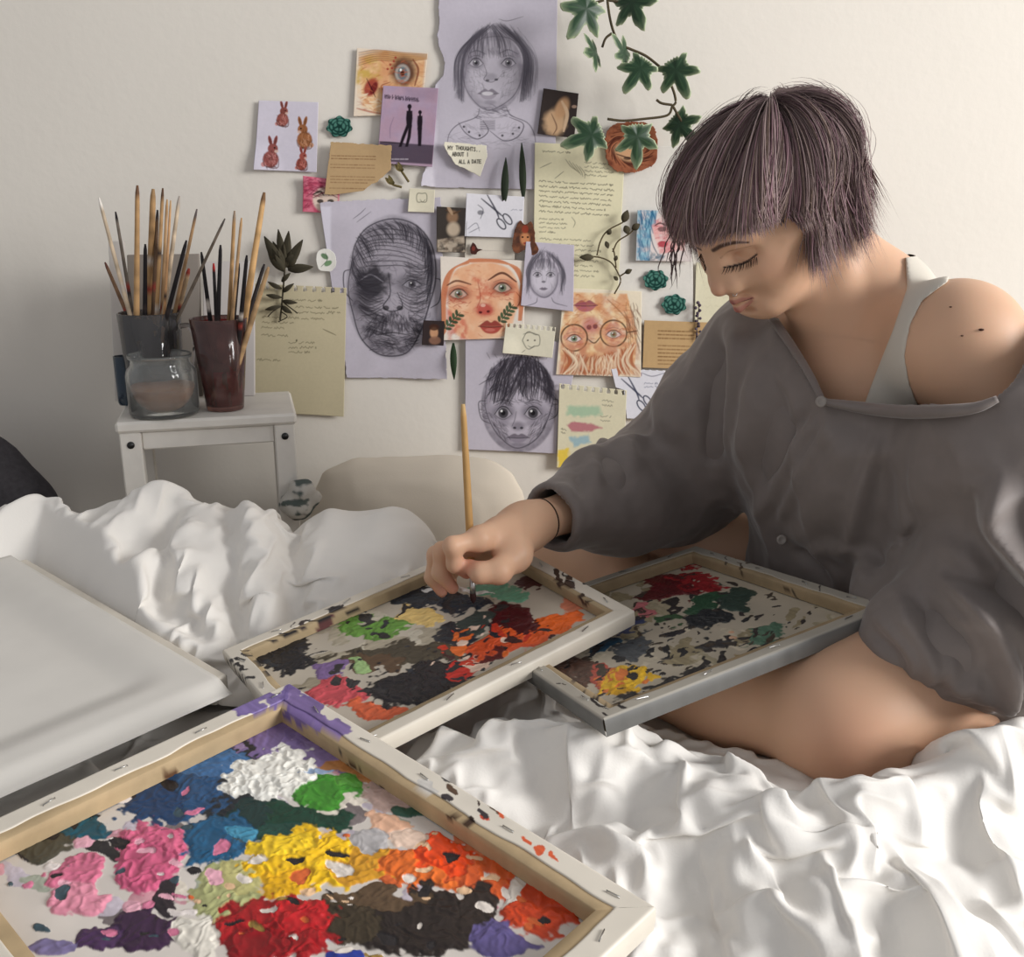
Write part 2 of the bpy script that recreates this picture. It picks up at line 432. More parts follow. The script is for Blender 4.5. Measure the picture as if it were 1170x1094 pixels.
stretched_canvas(fr1, 'palette_canvas', 'large stretched canvas used as a palette, bright blue, yellow and red paint, nearest the viewer', 'canvas', None,
                 .030, .019, (212, 204, 196), b1, r1, 1, .00085, side_col=(222, 214, 200), wood=(186, 162, 126), flap=.66, staple_n=5)
# middle palette
fr2 = frame_from_px([(255, 744), (567, 613), (727, 697), (374, 876)], .372)
b2 = dabs(30, 470, 740, 200, 70, [(170, 160, 140), (150, 140, 120), (196, 188, 170)], 8, 26, rot=-.2, asp=.4, h=.0005, seed=21)
b2 += [(430, 718, 42, 14, -.1, (96, 140, 58), .003), (478, 704, 24, 12, .1, (222, 190, 118), .003), (572, 677, 33, 13, .15, (110, 166, 136), .002), (610, 668, 14, 6, 0, (80, 40, 40), .001),
       (455, 748, 86, 13, -.12, (74, 66, 52), .002), (420, 760, 40, 9, -.1, (92, 70, 50), .001), (574, 736, 50, 13, -.2, (206, 80, 40), .003), (632, 711, 29, 16, -.1, (236, 104, 32), .003), (600, 724, 26, 12, 0, (224, 92, 40), .003),
       (583, 707, 33, 18, .05, (76, 20, 26), .003), (520, 725, 24, 13, 0, (44, 46, 52), .002), (388, 793, 36, 19, .15, (196, 78, 86), .003), (432, 815, 38, 10, .1, (212, 98, 60), .003), (376, 768, 20, 9, 0, (122, 96, 144), .002), (410, 762, 15, 6, .2, (150, 180, 120), .002),
       (476, 784, 60, 23, -.1, (34, 30, 33), .004), (500, 772, 40, 20, -.1, (36, 31, 34), .004), (530, 766, 16, 15, 0, (190, 48, 40), .002), (545, 757, 14, 8, 0, (220, 190, 170), .002),
       (320, 746, 42, 22, .05, (32, 30, 34), .003), (300, 728, 36, 8, -.4, BK, .002), (482, 682, 40, 13, -.1, (36, 40, 48), .003), (470, 668, 18, 9, .2, (34, 34, 40), .003), (520, 690, 36, 10, .1, (44, 50, 60), .003), (545, 676, 20, 4, .3, (228, 224, 220), .003), (500, 674, 22, 3, .1, (224, 222, 220), .003),
       (660, 690, 22, 10, .3, (214, 130, 100), .0005), (560, 748, 24, 5, -.2, (90, 30, 30), .002), (545, 712, 22, 10, .0, (60, 70, 66), .002)]
b2 += dabs(120, 440, 735, 190, 66, [BK, DK, (40, 44, 52)], 3, 9, rot=-.2, asp=.42, h=.0018, seed=23)
b2 += dabs(30, 560, 740, 80, 30, [(200, 60, 40), (225, 110, 50), (230, 200, 180), (70, 40, 40)], 2.5, 8, rot=-.3, asp=.45, h=.0018, seed=24)
r2 = dabs(46, 330, 712, 90, 30, [BK, (60, 50, 50), (96, 60, 60)], 3, 11, rot=-.5, asp=.3, h=0, seed=25)
r2 += dabs(16, 290, 765, 40, 22, [BK, DK], 3, 8, rot=.2, asp=.35, h=0, seed=26) + dabs(14, 640, 660, 70, 26, [(70, 54, 46), BK], 3, 10, rot=.5, asp=.3, h=0, seed=27)
stretched_canvas(fr2, 'palette_canvas', 'middle stretched canvas palette under the brush hand, orange, maroon and black paint', 'canvas', None,
                 .022, .016, (192, 182, 166), b2, r2, 2, .0010, side_col=(214, 206, 192), wood=(172, 152, 120), flap=.7)
# right palette resting on the knee
fr3 = frame_from_px([(795, 625), (1017, 694), (737, 855), (554, 730)], .340)
b3 = dabs(40, 800, 735, 190, 80, [(165, 155, 130), (150, 138, 110), (190, 180, 160)], 8, 26, rot=-.4, asp=.4, h=.0005, seed=31)
b3 += [(766, 672, 36, 16, -.2, (96, 26, 32), .003), (800, 664, 24, 9, .3, (150, 36, 42), .002), (740, 682, 22, 9, -.2, (90, 30, 34), .002), (843, 682, 24, 14, -.2, (52, 70, 62), .002), (802, 688, 24, 9, -.3, (46, 80, 58), .002), (765, 704, 18, 6, -.3, (60, 90, 60), .001),
       (808, 708, 24, 16, -.2, (40, 44, 48), .003), (726, 738, 22, 14, -.3, (78, 82, 86), .002), (692, 735, 16, 8, -.2, (44, 78, 100), .002), (716, 716, 24, 5, -.2, (56, 64, 100), .001), (736, 702, 10, 7, 0, (190, 110, 116), .001),
       (766, 724, 11, 5, 0, (44, 40, 48), .002), (816, 738, 22, 9, -.2, (56, 54, 56), .002), (896, 744, 32, 12, -.2, (88, 80, 64), .002), (876, 726, 27, 13, -.3, (86, 118, 98), .003), (912, 748, 14, 7, .3, (54, 48, 48), .002),
       (655, 764, 40, 18, .1, (84, 60, 50), .003), (690, 772, 14, 14, -.6, (180, 84, 70), .002), (702, 780, 18, 12, -.3, (212, 120, 66), .003), (718, 776, 25, 12, -.3, (218, 174, 46), .004), (712, 792, 20, 7, -.2, (206, 156, 36), .003),
       (850, 762, 48, 10, -.3, (152, 126, 80), .001), (760, 800, 60, 18, -.2, (44, 44, 46), .003), (735, 812, 34, 12, -.1, (40, 40, 42), .003), (790, 780, 30, 12, -.3, (54, 52, 52), .002), (716, 836, 18, 6, -.3, (130, 60, 56), .002)]
b3 += dabs(170, 800, 755, 150, 66, [(50, 46, 46), (40, 40, 44), (70, 60, 50)], 2.5, 8, rot=-.4, asp=.42, h=.0015, seed=33)
b3 += dabs(40, 830, 700, 110, 60, [(56, 50, 50), (70, 62, 56)], 2.5, 7, rot=-.4, asp=.42, h=.001, seed=34)
b3 += dabs(26, 795, 664, 32, 14, [(160, 40, 46), (130, 30, 36)], 3, 8, rot=-.4, asp=.35, h=.001, seed=35)
b3 += dabs(14, 715, 778, 36, 18, [(226, 180, 50), (214, 120, 60)], 3, 8, rot=-.4, asp=.4, h=.002, seed=36)
r3 = dabs(20, 890, 655, 90, 30, [(80, 66, 52), (60, 52, 46)], 3, 12, rot=.4, asp=.25, h=0, seed=37) + dabs(22, 665, 800, 60, 44, [BK, (70, 60, 54)], 3, 9, rot=.3, asp=.35, h=0, seed=38)
stretched_canvas(fr3, 'palette_canvas', 'right stretched canvas palette tilted against the bare knee, dark red and yellow paint', 'canvas', None,
                 .021, .016, (186, 176, 158), b3, r3, 3, .0010, side_col=(176, 170, 158), side_out=(110, 109, 106), wood=(162, 142, 112), flap=.66)
# the bare stretcher at the left under the sheet of translucent paper
T4 = Pz(30, 640, .085); R4 = Pz(258, 772, .070)
e1 = R4 - T4; L4 = np.linalg.norm(e1); e1 /= L4
e2 = np.cross((0, 0, 1), e1); e2 = e2 if e2[0] < 0 else -e2; e2[2] = -.02; e2 -= e1 * (e1 @ e2); e2 /= np.linalg.norm(e2)
fr4 = (T4, e1, e2, L4, .34)
stretched_canvas(fr4, 'stretcher_frame', 'pale wooden frame mostly hidden under the sheet of translucent paper at left', 'canvas', None,
                 .034, .024, (196, 190, 182), [], [], 4, .006, side_col=(214, 206, 192), wood=(190, 165, 125), flap=.5, staple_n=2)
M_TRACE = material('tracing_paper', lin((226, 222, 215)), .55, noise=(14, .03, 3), alpha=.86)
o4, n4 = T4, np.cross(e1, e2); n4 = n4 * np.sign(n4[2])
nu, nv = 90, 70
u, v = np.meshgrid(np.linspace(-.02, L4 + .03, nu), np.linspace(.012, .40, nv), indexing='ij')
u = u.ravel(); v = v.ravel()
edge = np.minimum(np.minimum(v - .034, L4 - .034 - u), .02)
sag = -.010 * sstep(0, .06, v - .03) * sstep(0, .05, L4 - .02 - u) + .0015 * fbm(np.stack([u * 9, v * 9], -1), 2, 5)
sag -= sstep(L4, L4 + .03, u) * .01
pts = o4 + np.outer(u, e1) + np.outer(v, e2) + np.outer(.0035 + sag, n4)
tp = link('tracing_paper', quadmesh('tracing_paper', pts, gridfaces(nu, nv)), M_TRACE)
tp.modifiers.new('thickness', 'SOLIDIFY').thickness = .0004
recenter(tp); tag(tp, 'sheet of translucent white paper lying over the frame at the left edge', 'paper')
# brush in her hand is built with the hand; the bedding below follows the frames
# ------------------------------------------------------------------ bedding
def ridge_field(X, Y, ridges):
    """sum of cloth ridges: (pixel polyline, z guess, half width, height, sharp)"""
    Q = np.stack([X, Y], -1).astype(np.float32)
    Hh = np.zeros(X.shape, np.float32)
    for pts, zg, wd, ht, sharp in ridges:
        pl = np.array([Pz(a, b, zg)[:2] for a, b in pts])
        pl = smooth_path(pl, max(8, 5 * len(pts)))
        d, t = poly_dist(Q, pl)
        prof = np.exp(-(d / wd) ** 2) if not sharp else np.exp(-d / wd)
        Hh += ht * prof * (sstep(0, .15, t) * sstep(1, .85, t) * .75 + .25)
    return Hh
def wrinkles(X, Y, seed, a1=.010, a2=.004, s1=7, s2=20, stretch=(1, 1), ang=0.0):
    c, s = math.cos(ang), math.sin(ang)
    A = (X * c + Y * s) * stretch[0]; B = (-X * s + Y * c) * stretch[1]
    Q = np.stack([A, B], -1)
    wp = np.stack([fbm(Q * 4, 2, seed + 1), fbm(Q * 4, 2, seed + 2)], -1) - .5
    n1 = fbm(Q * s1 + wp * 3.0, 2, seed + 3); n2 = fbm(Q * s2 + wp * 7, 2, seed + 4)
    r1 = (1 - np.abs(2 * n1 - 1) * 1.6).clip(0, 1) ** 2; r2 = (1 - np.abs(2 * n2 - 1) * 1.8).clip(0, 1) ** 2
    msk = sstep(.35, .65, fbm(Q * 3, 2, seed + 6))
    return a1 * r1 + a2 * r2 * (.25 + .75 * msk)
def creases(X, Y, seed, n, ln, wd, ht, ang, spread, neg=.35, box=None, warp=.03, asym=2.2):
    """many straight-ish pinched folds, steep on one side, thrown over the cloth along a main direction"""
    g = np.random.default_rng(seed)
    Q = np.stack([X, Y], -1).astype(np.float32)
    Qw = Q + (np.stack([fbm(Q * 7, 2, seed + 1), fbm(Q * 7, 2, seed + 2)], -1) - .5) * warp * 2
    x0, x1, y0, y1 = box if box else (X.min(), X.max(), Y.min(), Y.max())
    order = np.argsort(Qw[:, 0]); xs = Qw[order, 0]
    H = np.zeros(len(X), np.float32)
    for _ in range(n):
        c = np.array([x0 + (x1 - x0) * g.random(), y0 + (y1 - y0) * g.random()])
        a = ang(c) if callable(ang) else ang
        a += spread * g.normal(); q = g.random()
        L = (ln[0] + (ln[1] - ln[0]) * q) * .5; w = wd[0] + (wd[1] - wd[0]) * (.5 * q + .5 * g.random()); h = ht[0] + (ht[1] - ht[0]) * g.random()
        if g.random() < neg: h = -h * .7
        d = np.array([math.cos(a), math.sin(a)])
        i0, i1 = np.searchsorted(xs, (c[0] - L - 4 * w, c[0] + L + 4 * w)); idx = order[i0:i1]
        P_ = Qw[idx] - c; m = np.abs(P_[:, 1]) < L + 4 * w; idx = idx[m]; P_ = P_[m]
        if len(idx) == 0: continue
        t = P_ @ d; o = P_ @ np.array([-d[1], d[0]]) - .25 * L * np.sin(t / L * 1.3) * (g.random() - .5)
        ww = np.where(o > 0, w, w * asym)
        r = np.sqrt((o / ww) ** 2 + .02)
        H[idx] += h * np.exp(-r ** 1.25) * np.clip(1 - (t / L) ** 2, 0, 1) ** 1.2
    return H
def under_frames(X, Y, Z, gap=.004, only=None):
    for i, (o, e1, e2, l1, l2, n, th) in enumerate(FRAMES):
        if only is not None and i not in only: continue
        ob = o - n * (th + gap)
        zp = ob[2] - ((X - ob[0]) * n[0] + (Y - ob[1]) * n[1]) / n[2]
        u = (X - o[0]) * e1[0] + (Y - o[1]) * e1[1]; v = (X - o[0]) * e2[0] + (Y - o[1]) * e2[1]
        out = np.maximum(np.maximum(-u, u - l1), np.maximum(-v, v - l2))
        lim = zp + np.maximum(out - .004, 0) * 1.6
        Z = np.where(out < .3, np.minimum(Z, lim), Z)
    return Z
def sheet(name, x0, x1, y0, y1, step, zf, m, push=None, drop=None, thick=.012):
    nx = int((x1 - x0) / step); ny = int((y1 - y0) / step)
    X, Y = np.meshgrid(np.linspace(x0, x1, nx), np.linspace(y0, y1, ny), indexing='ij')
    X = X.ravel(); Y = Y.ravel()
    Z = zf(X, Y)
    V = np.stack([X, Y, Z], -1)
    if push is not None: V = push(V)
    me = quadmesh(name, V, gridfaces(nx, ny))
    o = link(name, me, m)
    return o
def sink(X, Y, Z, pts, r, z, soft=.08):
    """press the cloth down along a limb"""
    pl = np.array(pts, float)
    d, t = poly_dist(np.stack([X, Y], -1).astype(np.float32), pl[:, :2])
    zz = np.interp(t, np.linspace(0, 1, len(pl)), pl[:, 2])
    lim = zz + np.maximum(d - r, 0) * 1.1
    return np.where(d < r + soft * 2, np.minimum(Z, lim), Z)
def cloth(x0, x1, y0, y1, base, frames, levels, seed, gap=.004):
    """a sheet with more cloth than ground: it buckles into folds over 'base' and under the frames (position-based, coarse to fine)"""
    g = np.random.default_rng(seed); Pp = None
    for (h, ex, ey, its, bend, grav) in levels:
        nx = int((x1 - x0) / h) + 1; ny = int((y1 - y0) / h) + 1
        X, Y = np.meshgrid(np.linspace(x0, x1, nx), np.linspace(y0, y1, ny), indexing='ij')
        B0 = base(X.ravel(), Y.ravel()).reshape(nx, ny)
        if Pp is None:
            Pp = np.stack([X, Y, B0 + .004 + .012 * fbm(np.stack([X * 9, Y * 9], -1), 3, seed)], -1)
        else:
            ou, ov = Pp.shape[:2]
            fu = np.linspace(0, ou - 1.0001, nx); fv = np.linspace(0, ov - 1.0001, ny); iu = fu.astype(int); iv = fv.astype(int); fu = (fu - iu)[:, None, None]; fv = (fv - iv)[None, :, None]
            Pp = (Pp[iu][:, iv] * (1 - fu) + Pp[iu + 1][:, iv] * fu) * (1 - fv) + (Pp[iu][:, iv + 1] * (1 - fu) + Pp[iu + 1][:, iv + 1] * fu) * fv
            Pp[..., 2] += .22 * h * (fbm(np.stack([X, Y], -1) * (.28 / h), 2, seed + 3) - .4)
        Pp = Pp.astype(np.float32)
        hx = (x1 - x0) / (nx - 1); hy = (y1 - y0) / (ny - 1)
        mx = ex(X, Y) if callable(ex) else ex; my = ey(X, Y) if callable(ey) else ey
        mx = np.broadcast_to(mx, X.shape); my = np.broadcast_to(my, X.shape)
        sx_ = np.sqrt(1 + np.gradient(B0, hx, axis=0) ** 2).clip(1, 1.5); sy_ = np.sqrt(1 + np.gradient(B0, hy, axis=1) ** 2).clip(1, 1.5)
        mx = mx * sx_; my = my * sy_
        rx = (hx * mx).astype(np.float32); ry = (hy * my).astype(np.float32); rd = np.sqrt(rx ** 2 + ry ** 2)
        def con(a, b, rest, k):
            A = Pp[a]; Bv = Pp[b]; d = Bv - A; L = np.sqrt((d * d).sum(-1)) + 1e-9
            c = (d * ((L - rest) / L * .5 * k)[..., None]); Pp[a] = A + c; Pp[b] = Bv - c
        for it in range(its):
            Pp[..., 2] -= grav
            for p in (0, 1):
                con((slice(p, nx - 1, 2),), (slice(p + 1, nx, 2),), rx[p:nx - 1:2], 1.0) if (nx - 1 - p) % 2 == 0 or True and len(range(p, nx - 1, 2)) == len(range(p + 1, nx, 2)) else None
                con((slice(None), slice(p, ny - 1, 2)), (slice(None), slice(p + 1, ny, 2)), ry[:, p:ny - 1:2], 1.0)
            for px_ in (0, 1):
                a = slice(px_, nx - 1, 2); b = slice(px_ + 1, nx, 2)
                con((a, slice(0, ny - 1)), (b, slice(1, ny)), rd[a, :ny - 1], .35); con((a, slice(1, ny)), (b, slice(0, ny - 1)), rd[a, :ny - 1], .35)
            if bend:
                for q in range(4):
                    n4 = len(range(q, nx - 2, 4)); 
                    if n4: con((slice(q, q + 4 * n4, 4),), (slice(q + 2, q + 2 + 4 * n4, 4),), 2 * rx[q:q + 4 * n4:4], bend)
                    n4 = len(range(q, ny - 2, 4))
                    if n4: con((slice(None), slice(q, q + 4 * n4, 4)), (slice(None), slice(q + 2, q + 2 + 4 * n4, 4)), 2 * ry[:, q:q + 4 * n4:4], bend)
            # keep the rim in place, stay above what is beneath and below the frames
            for sl, v in ((0, x0), (-1, x1)): Pp[sl, :, 0] = v
            for sl, v in ((0, y0), (-1, y1)): Pp[:, sl, 1] = v
            if it % 3 == 0 or it == its - 1:
                gx = np.clip((Pp[..., 0] - x0) / hx, 0, nx - 1.001); gy = np.clip((Pp[..., 1] - y0) / hy, 0, ny - 1.001); ix = gx.astype(int); iy = gy.astype(int); tx = gx - ix; ty = gy - iy
                fl = (B0[ix, iy] * (1 - tx) + B0[ix + 1, iy] * tx) * (1 - ty) + (B0[ix, iy + 1] * (1 - tx) + B0[ix + 1, iy + 1] * tx) * ty
            Pp[..., 2] = np.maximum(Pp[..., 2], fl)
            Pp[..., 2] = under_frames(Pp[..., 0], Pp[..., 1], Pp[..., 2], gap, frames)
    return Pp
def cloth_object(name, Pp, m, push=None):
    nx, ny = Pp.shape[:2]; V = Pp.reshape(-1, 3).astype(float)
    if push is not None: V = push(V)
    o = link(name, quadmesh(name, V, gridfaces(nx, ny)), m)
    md = o.modifiers.new('smooth', 'SUBSURF'); md.levels = 0; md.render_levels = 1
    return o
# foreground sheet
rid = [([(480, 905), (560, 862), (650, 858), (740, 880)], .06, .055, .040, 0),
       ([(610, 900), (720, 880), (830, 905), (900, 940), (905, 1000)], .06, .06, .045, 0),
       ([(690, 1000), (800, 960), (895, 950)], .05, .05, .030, 0), ([(900, 960), (915, 1010), (940, 1094), (960, 1180)], .05, .022, .022, 0),
       ([(1020, 905), (985, 960), (960, 1040), (965, 1100)], .06, .03, .035, 0), ([(1060, 890), (1050, 950), (1075, 1030), (1120, 1120)], .06, .025, .032, 0),
       ([(1110, 860), (1130, 920), (1180, 990)], .07, .03, .04, 0), ([(930, 900), (1000, 915), (1100, 880), (1170, 850)], .07, .03, .03, 0),
       ([(1095, 862), (1140, 842), (1210, 835)], .09, .045, .065, 0), ([(1000, 1010), (1080, 1060), (1170, 1080)], .05, .03, .03, 0), ([(1080, 960), (1130, 1010), (1180, 1050)], .06, .016, .016, 0),
       ([(520, 868), (500, 850), (480, 840)], .05, .02, .03, 0), ([(500, 800), (560, 790), (590, 770)], .03, .03, .030, 0), ([(600, 775), (625, 830), (650, 860)], .035, .022, .03, 0), ([(590, 800), (570, 850)], .03, .018, .022, 0),
       ([(540, 830), (585, 870), (545, 890)], .04, .02, .025, 0), ([(780, 930), (850, 1000), (880, 1094)], .05, .03, .02, 0), ([(640, 940), (700, 1010), (760, 1094)], .05, .03, .02, 0), ([(830, 985), (860, 1050), (850, 1110)], .05, .02, .02, 0)]
LEGPATH = []
def z_front(X, Y):
    """what lies under the sheet: mattress, bunched bedding, her legs and the frames pressing down"""
    Z = .008 + .024 * fbm(np.stack([X * 2.6, Y * 2.6], -1), 3, 3)
    Z = Z + .85 * ridge_field(X, Y, rid)
    far = sstep(1.22, 1.40, Y)
    Z = Z * (1 - .55 * far)
    Z = Z + .045 * sstep(.40, .62, X) * sstep(1.0, .8, Y)
    Z = Z * (1 - .85 * sstep(-.04, -.14, X) * sstep(.95, 1.06, Y))
    for pts, r in LEGPATH: Z = sink(X, Y, Z, pts, r, 0)
    Z = np.where(Y > 1.385, Z - (Y - 1.385) * 3.0, Z)
    return np.maximum(Z, -.004 - .2 * sstep(1.39, 1.43, Y))
# left quilt: a plump heap
rid2 = [([(0, 585), (60, 562), (110, 556), (200, 585), (330, 600)], .15, .05, .012, 0), ([(10, 560), (70, 545), (110, 542), (160, 560), (300, 582)], .16, .03, .008, 0),
        ([(60, 690), (120, 640), (190, 610), (260, 600)], .10, .022, .020, 0), ([(110, 700), (175, 660), (240, 640)], .09, .016, .014, 0),
        ([(178, 690), (190, 640), (200, 600)], .11, .016, -.018, 0), ([(285, 600), (300, 650), (310, 690)], .11, .020, .020, 0), ([(262, 605), (275, 655), (285, 700)], .11, .014, -.014, 0),
        ([(0, 640), (60, 650), (130, 690), (200, 730)], .07, .03, .022, 0), ([(150, 715), (200, 725), (250, 745)], .06, .018, .022, 0), ([(220, 690), (250, 715), (262, 745)], .06, .016, .02, 0),
        ([(330, 580), (338, 640), (345, 690)], .10, .014, -.036, 0), ([(20, 620), (45, 600), (55, 575)], .12, .014, .014, 0), ([(100, 610), (160, 590), (230, 590)], .13, .014, .012, 0), ([(40, 660), (48, 600)], .10, .012, -.010, 0)]
def z_left(X, Y):
    ramp = sstep(1.00, 1.33, Y)
    Z = .026 + .100 * ramp ** .85
    xe = -.115 - .07 * sstep(1.30, 1.0, Y)
    Z = Z + 1.15 * ridge_field(X, Y, rid2) + creases(X, Y, 15, 30, (.14, .36), (.010, .020), (.006, .016), lambda c: .9 + 1.2 * (c[0] + .45), .35, .3)
    lobe = np.clip((xe - X) / .085, 0, 1)
    Z = Z * np.sqrt(np.clip(1 - (1 - lobe) ** 2, 0, 1))
    back = np.clip((1.42 - Y) / .07, 0, 1)
    return FLOOR_Z * .55 + (Z - FLOOR_Z * .55) * np.sqrt(np.clip(1 - (1 - back) ** 2, 0, 1))
def push_left(V):
    # tuck the front and the right end under so the heap bulges
    k = sstep(.0, .12, V[:, 2])
    V[:, 1] -= .035 * k * sstep(1.30, 1.08, V[:, 1])
    V[:, 0] += .03 * k * sstep(-.28, -.14, V[:, 0])
    return V
# ------------------------------------------------------------------ smooth solids: distance fields and surface nets
class Field:
    def __init__(s, lo, hi, h):
        s.lo = np.array(lo, float); s.h = h
        s.n = np.ceil((np.array(hi, float) - s.lo) / h).astype(int) + 1
        s.F = np.full(tuple(s.n), .05, np.float32)
        s.ax = [(s.lo[i] + h * np.arange(s.n[i])).astype(np.float32) for i in range(3)]
    def box(s, lo, hi):
        a = np.clip(np.floor((np.array(lo) - s.lo) / s.h).astype(int), 0, s.n); b = np.clip(np.ceil((np.array(hi) - s.lo) / s.h).astype(int) + 1, 0, s.n)
        if np.any(b <= a): return None
        sl = tuple(slice(i, j) for i, j in zip(a, b))
        return sl, s.ax[0][sl[0]][:, None, None], s.ax[1][sl[1]][None, :, None], s.ax[2][sl[2]][None, None, :]
    def put(s, sl, d, k, op):
        A = s.F[sl]
        if op == 'add':
            if k > 0:
                hh = np.maximum(k - np.abs(A - d), 0) / k; A = np.minimum(A, d) - hh * hh * k * .25
            else: A = np.minimum(A, d)
        else:
            d = -d
            if k > 0:
                hh = np.maximum(k - np.abs(A - d), 0) / k; A = np.maximum(A, d) + hh * hh * k * .25
            else: A = np.maximum(A, d)
        s.F[sl] = A
    def cap(s, a, b, ra, rb=None, k=.02, op='add'):
        a = np.asarray(a, float); b = np.asarray(b, float); rb = ra if rb is None else rb
        m = max(ra, rb) + k + .04
        g = s.box(np.minimum(a, b) - m, np.maximum(a, b) + m)
        if g is None: return s
        sl, X, Y, Z = g; ab = b - a; L = float(ab @ ab) + 1e-12
        t = np.clip(((X - a[0]) * ab[0] + (Y - a[1]) * ab[1] + (Z - a[2]) * ab[2]) / L, 0, 1)
        d = np.sqrt((X - a[0] - t * ab[0]) ** 2 + (Y - a[1] - t * ab[1]) ** 2 + (Z - a[2] - t * ab[2]) ** 2) - (ra + (rb - ra) * t)
        s.put(sl, d.astype(np.float32), k, op); return s
    def ell(s, c, r, R=None, k=.02, op='add'):
        c = np.asarray(c, float); r = np.asarray(r, float); m = r.max() + k + .04
        g = s.box(c - m, c + m)
        if g is None: return s
        sl, X, Y, Z = g; X = X - c[0]; Y = Y - c[1]; Z = Z - c[2]
        R = np.eye(3) if R is None else np.asarray(R, float)
        q = [(X * R[i, 0] + Y * R[i, 1] + Z * R[i, 2]) / r[i] for i in range(3)]
        k0 = np.sqrt(q[0] ** 2 + q[1] ** 2 + q[2] ** 2)
        k1 = np.sqrt((q[0] / r[0]) ** 2 + (q[1] / r[1]) ** 2 + (q[2] / r[2]) ** 2) + 1e-9
        s.put(sl, (k0 * (k0 - 1) / k1).astype(np.float32), k, op); return s
    def chain(s, pts, rs, k=.02, op='add'):
        for i in range(len(pts) - 1): s.cap(pts[i], pts[i + 1], rs[i], rs[i + 1], k, op)
        return s
    def mesh(s):
        F = s.F; S = F < 0
        c = np.zeros(tuple(s.n - 1), np.uint8)
        for i in (0, 1):
            for j in (0, 1):
                for k in (0, 1): c += S[i:i + s.n[0] - 1, j:j + s.n[1] - 1, k:k + s.n[2] - 1]
        act = np.argwhere((c > 0) & (c < 8))
        acc = np.zeros((len(act), 3)); cnt = np.zeros(len(act))
        cor = [(i, j, k) for i in (0, 1) for j in (0, 1) for k in (0, 1)]
        val = {q: F[act[:, 0] + q[0], act[:, 1] + q[1], act[:, 2] + q[2]] for q in cor}
        for q in cor:
            for ax in range(3):
                if q[ax]: continue
                p = list(q); p[ax] = 1; p = tuple(p)
                va, vb = val[q], val[p]; m = (va < 0) != (vb < 0)
                t = np.where(m, va / np.where(m, va - vb, 1), 0)
                pos = np.array(q, float)[None] + t[:, None] * (np.array(p) - np.array(q))[None]
                acc += pos * m[:, None]; cnt += m
        V = (act + acc / cnt[:, None]) * s.h + s.lo
        vid = np.full(c.shape, -1, np.int64); vid[act[:, 0], act[:, 1], act[:, 2]] = np.arange(len(act))
        Q = []
        for ax in range(3):
            sa = [slice(None)] * 3; sb = [slice(None)] * 3
            sa[ax] = slice(0, -1); sb[ax] = slice(1, None)
            A, B = S[tuple(sa)], S[tuple(sb)]
            E = np.argwhere(A != B)
            o1, o2 = [(1, 2), (2, 0), (0, 1)][ax]
            E = E[(E[:, o1] > 0) & (E[:, o2] > 0) & (E[:, o1] < s.n[o1] - 1) & (E[:, o2] < s.n[o2] - 1)]
            out = A[E[:, 0], E[:, 1], E[:, 2]]
            def vv(d1, d2):
                e = E.copy(); e[:, o1] -= d1; e[:, o2] -= d2
                return vid[e[:, 0], e[:, 1], e[:, 2]]
            q = np.stack([vv(1, 1), vv(0, 1), vv(0, 0), vv(1, 0)], 1)
            q[~out] = q[~out][:, ::-1]
            Q.append(q)
        Q = np.vstack(Q)
        return V, Q
def relax(V, Q, it=1, w=.5):
    n = len(V)
    for _ in range(it):
        acc = np.zeros((n, 3)); cnt = np.zeros(n)
        for i in range(4):
            for j in ((i + 1) % 4, (i + 3) % 4):
                for d in range(3): acc[:, d] += np.bincount(Q[:, i], V[Q[:, j], d], n)
                cnt += np.bincount(Q[:, i], minlength=n)
        V = V * (1 - w) + w * acc / np.maximum(cnt, 1)[:, None]
    return V
def normals(V, Q):
    a = np.cross(V[Q[:, 2]] - V[Q[:, 0]], V[Q[:, 3]] - V[Q[:, 1]]); n = len(V)
    N = np.stack([sum(np.bincount(Q[:, i], a[:, d], n) for i in range(4)) for d in range(3)], 1)
    return N / (np.linalg.norm(N, axis=1)[:, None] + 1e-12)
def keep_faces(V, Q, mask):
    """drop the vertices outside mask and the faces that used them"""
    q = Q[mask[Q].all(1)]
    used = np.unique(q); m = np.full(len(V), -1); m[used] = np.arange(len(used))
    return V[used], m[q], used
# ------------------------------------------------------------------ the painter: pose
def unit(a): a = np.asarray(a, float); return a / np.linalg.norm(a)
HEAD_C = P(872, 235, 1.12)
yaw, pit = math.radians(33), math.radians(38.5)
HF = np.array([-math.cos(pit) * math.cos(yaw), -math.cos(pit) * math.sin(yaw), -math.sin(pit)])
HU = np.array([-math.sin(pit) * math.cos(yaw), -math.sin(pit) * math.sin(yaw), math.cos(pit)])
HL = np.cross(HU, HF)
roll = math.radians(0)
HS = .93
def hd(x, y, z): return HEAD_C + HS * (x * HL + y * HF + z * HU)
HR = np.array([HL, HF, HU])
sh_l = P(1100, 396, 1.00); sh_r = P(880, 415, 1.26)
neck0 = P(992, 352, 1.15); chest = P(985, 470, 1.16); belly = P(1020, 640, 1.19); pelvis = np.array([.53, 1.22, .085])
el_r = P(765, 548, 1.33); wr_r = P(612, 597, 1.13)
el_l = P(1235, 650, .88); wr_l = np.array([.372, .930, .098])
hip_l = np.array([.58, 1.07, .080]); kn_l = np.array([.338, .885, .070]); an_l = np.array([.08, 1.06, .040])
hip_r = np.array([.46, 1.31, .075]); kn_r = np.array([.075, 1.385, .062]); an_r = np.array([.32, 1.13, .040])
bl = unit(sh_l - sh_r)                                  # her left
bu = unit(neck0 - belly); bu = unit(bu - bl * (bu @ bl)); bf = np.cross(bl, bu)
bf = -bf if bf[1] > 0 else bf
BR = np.array([bl, bf, bu])
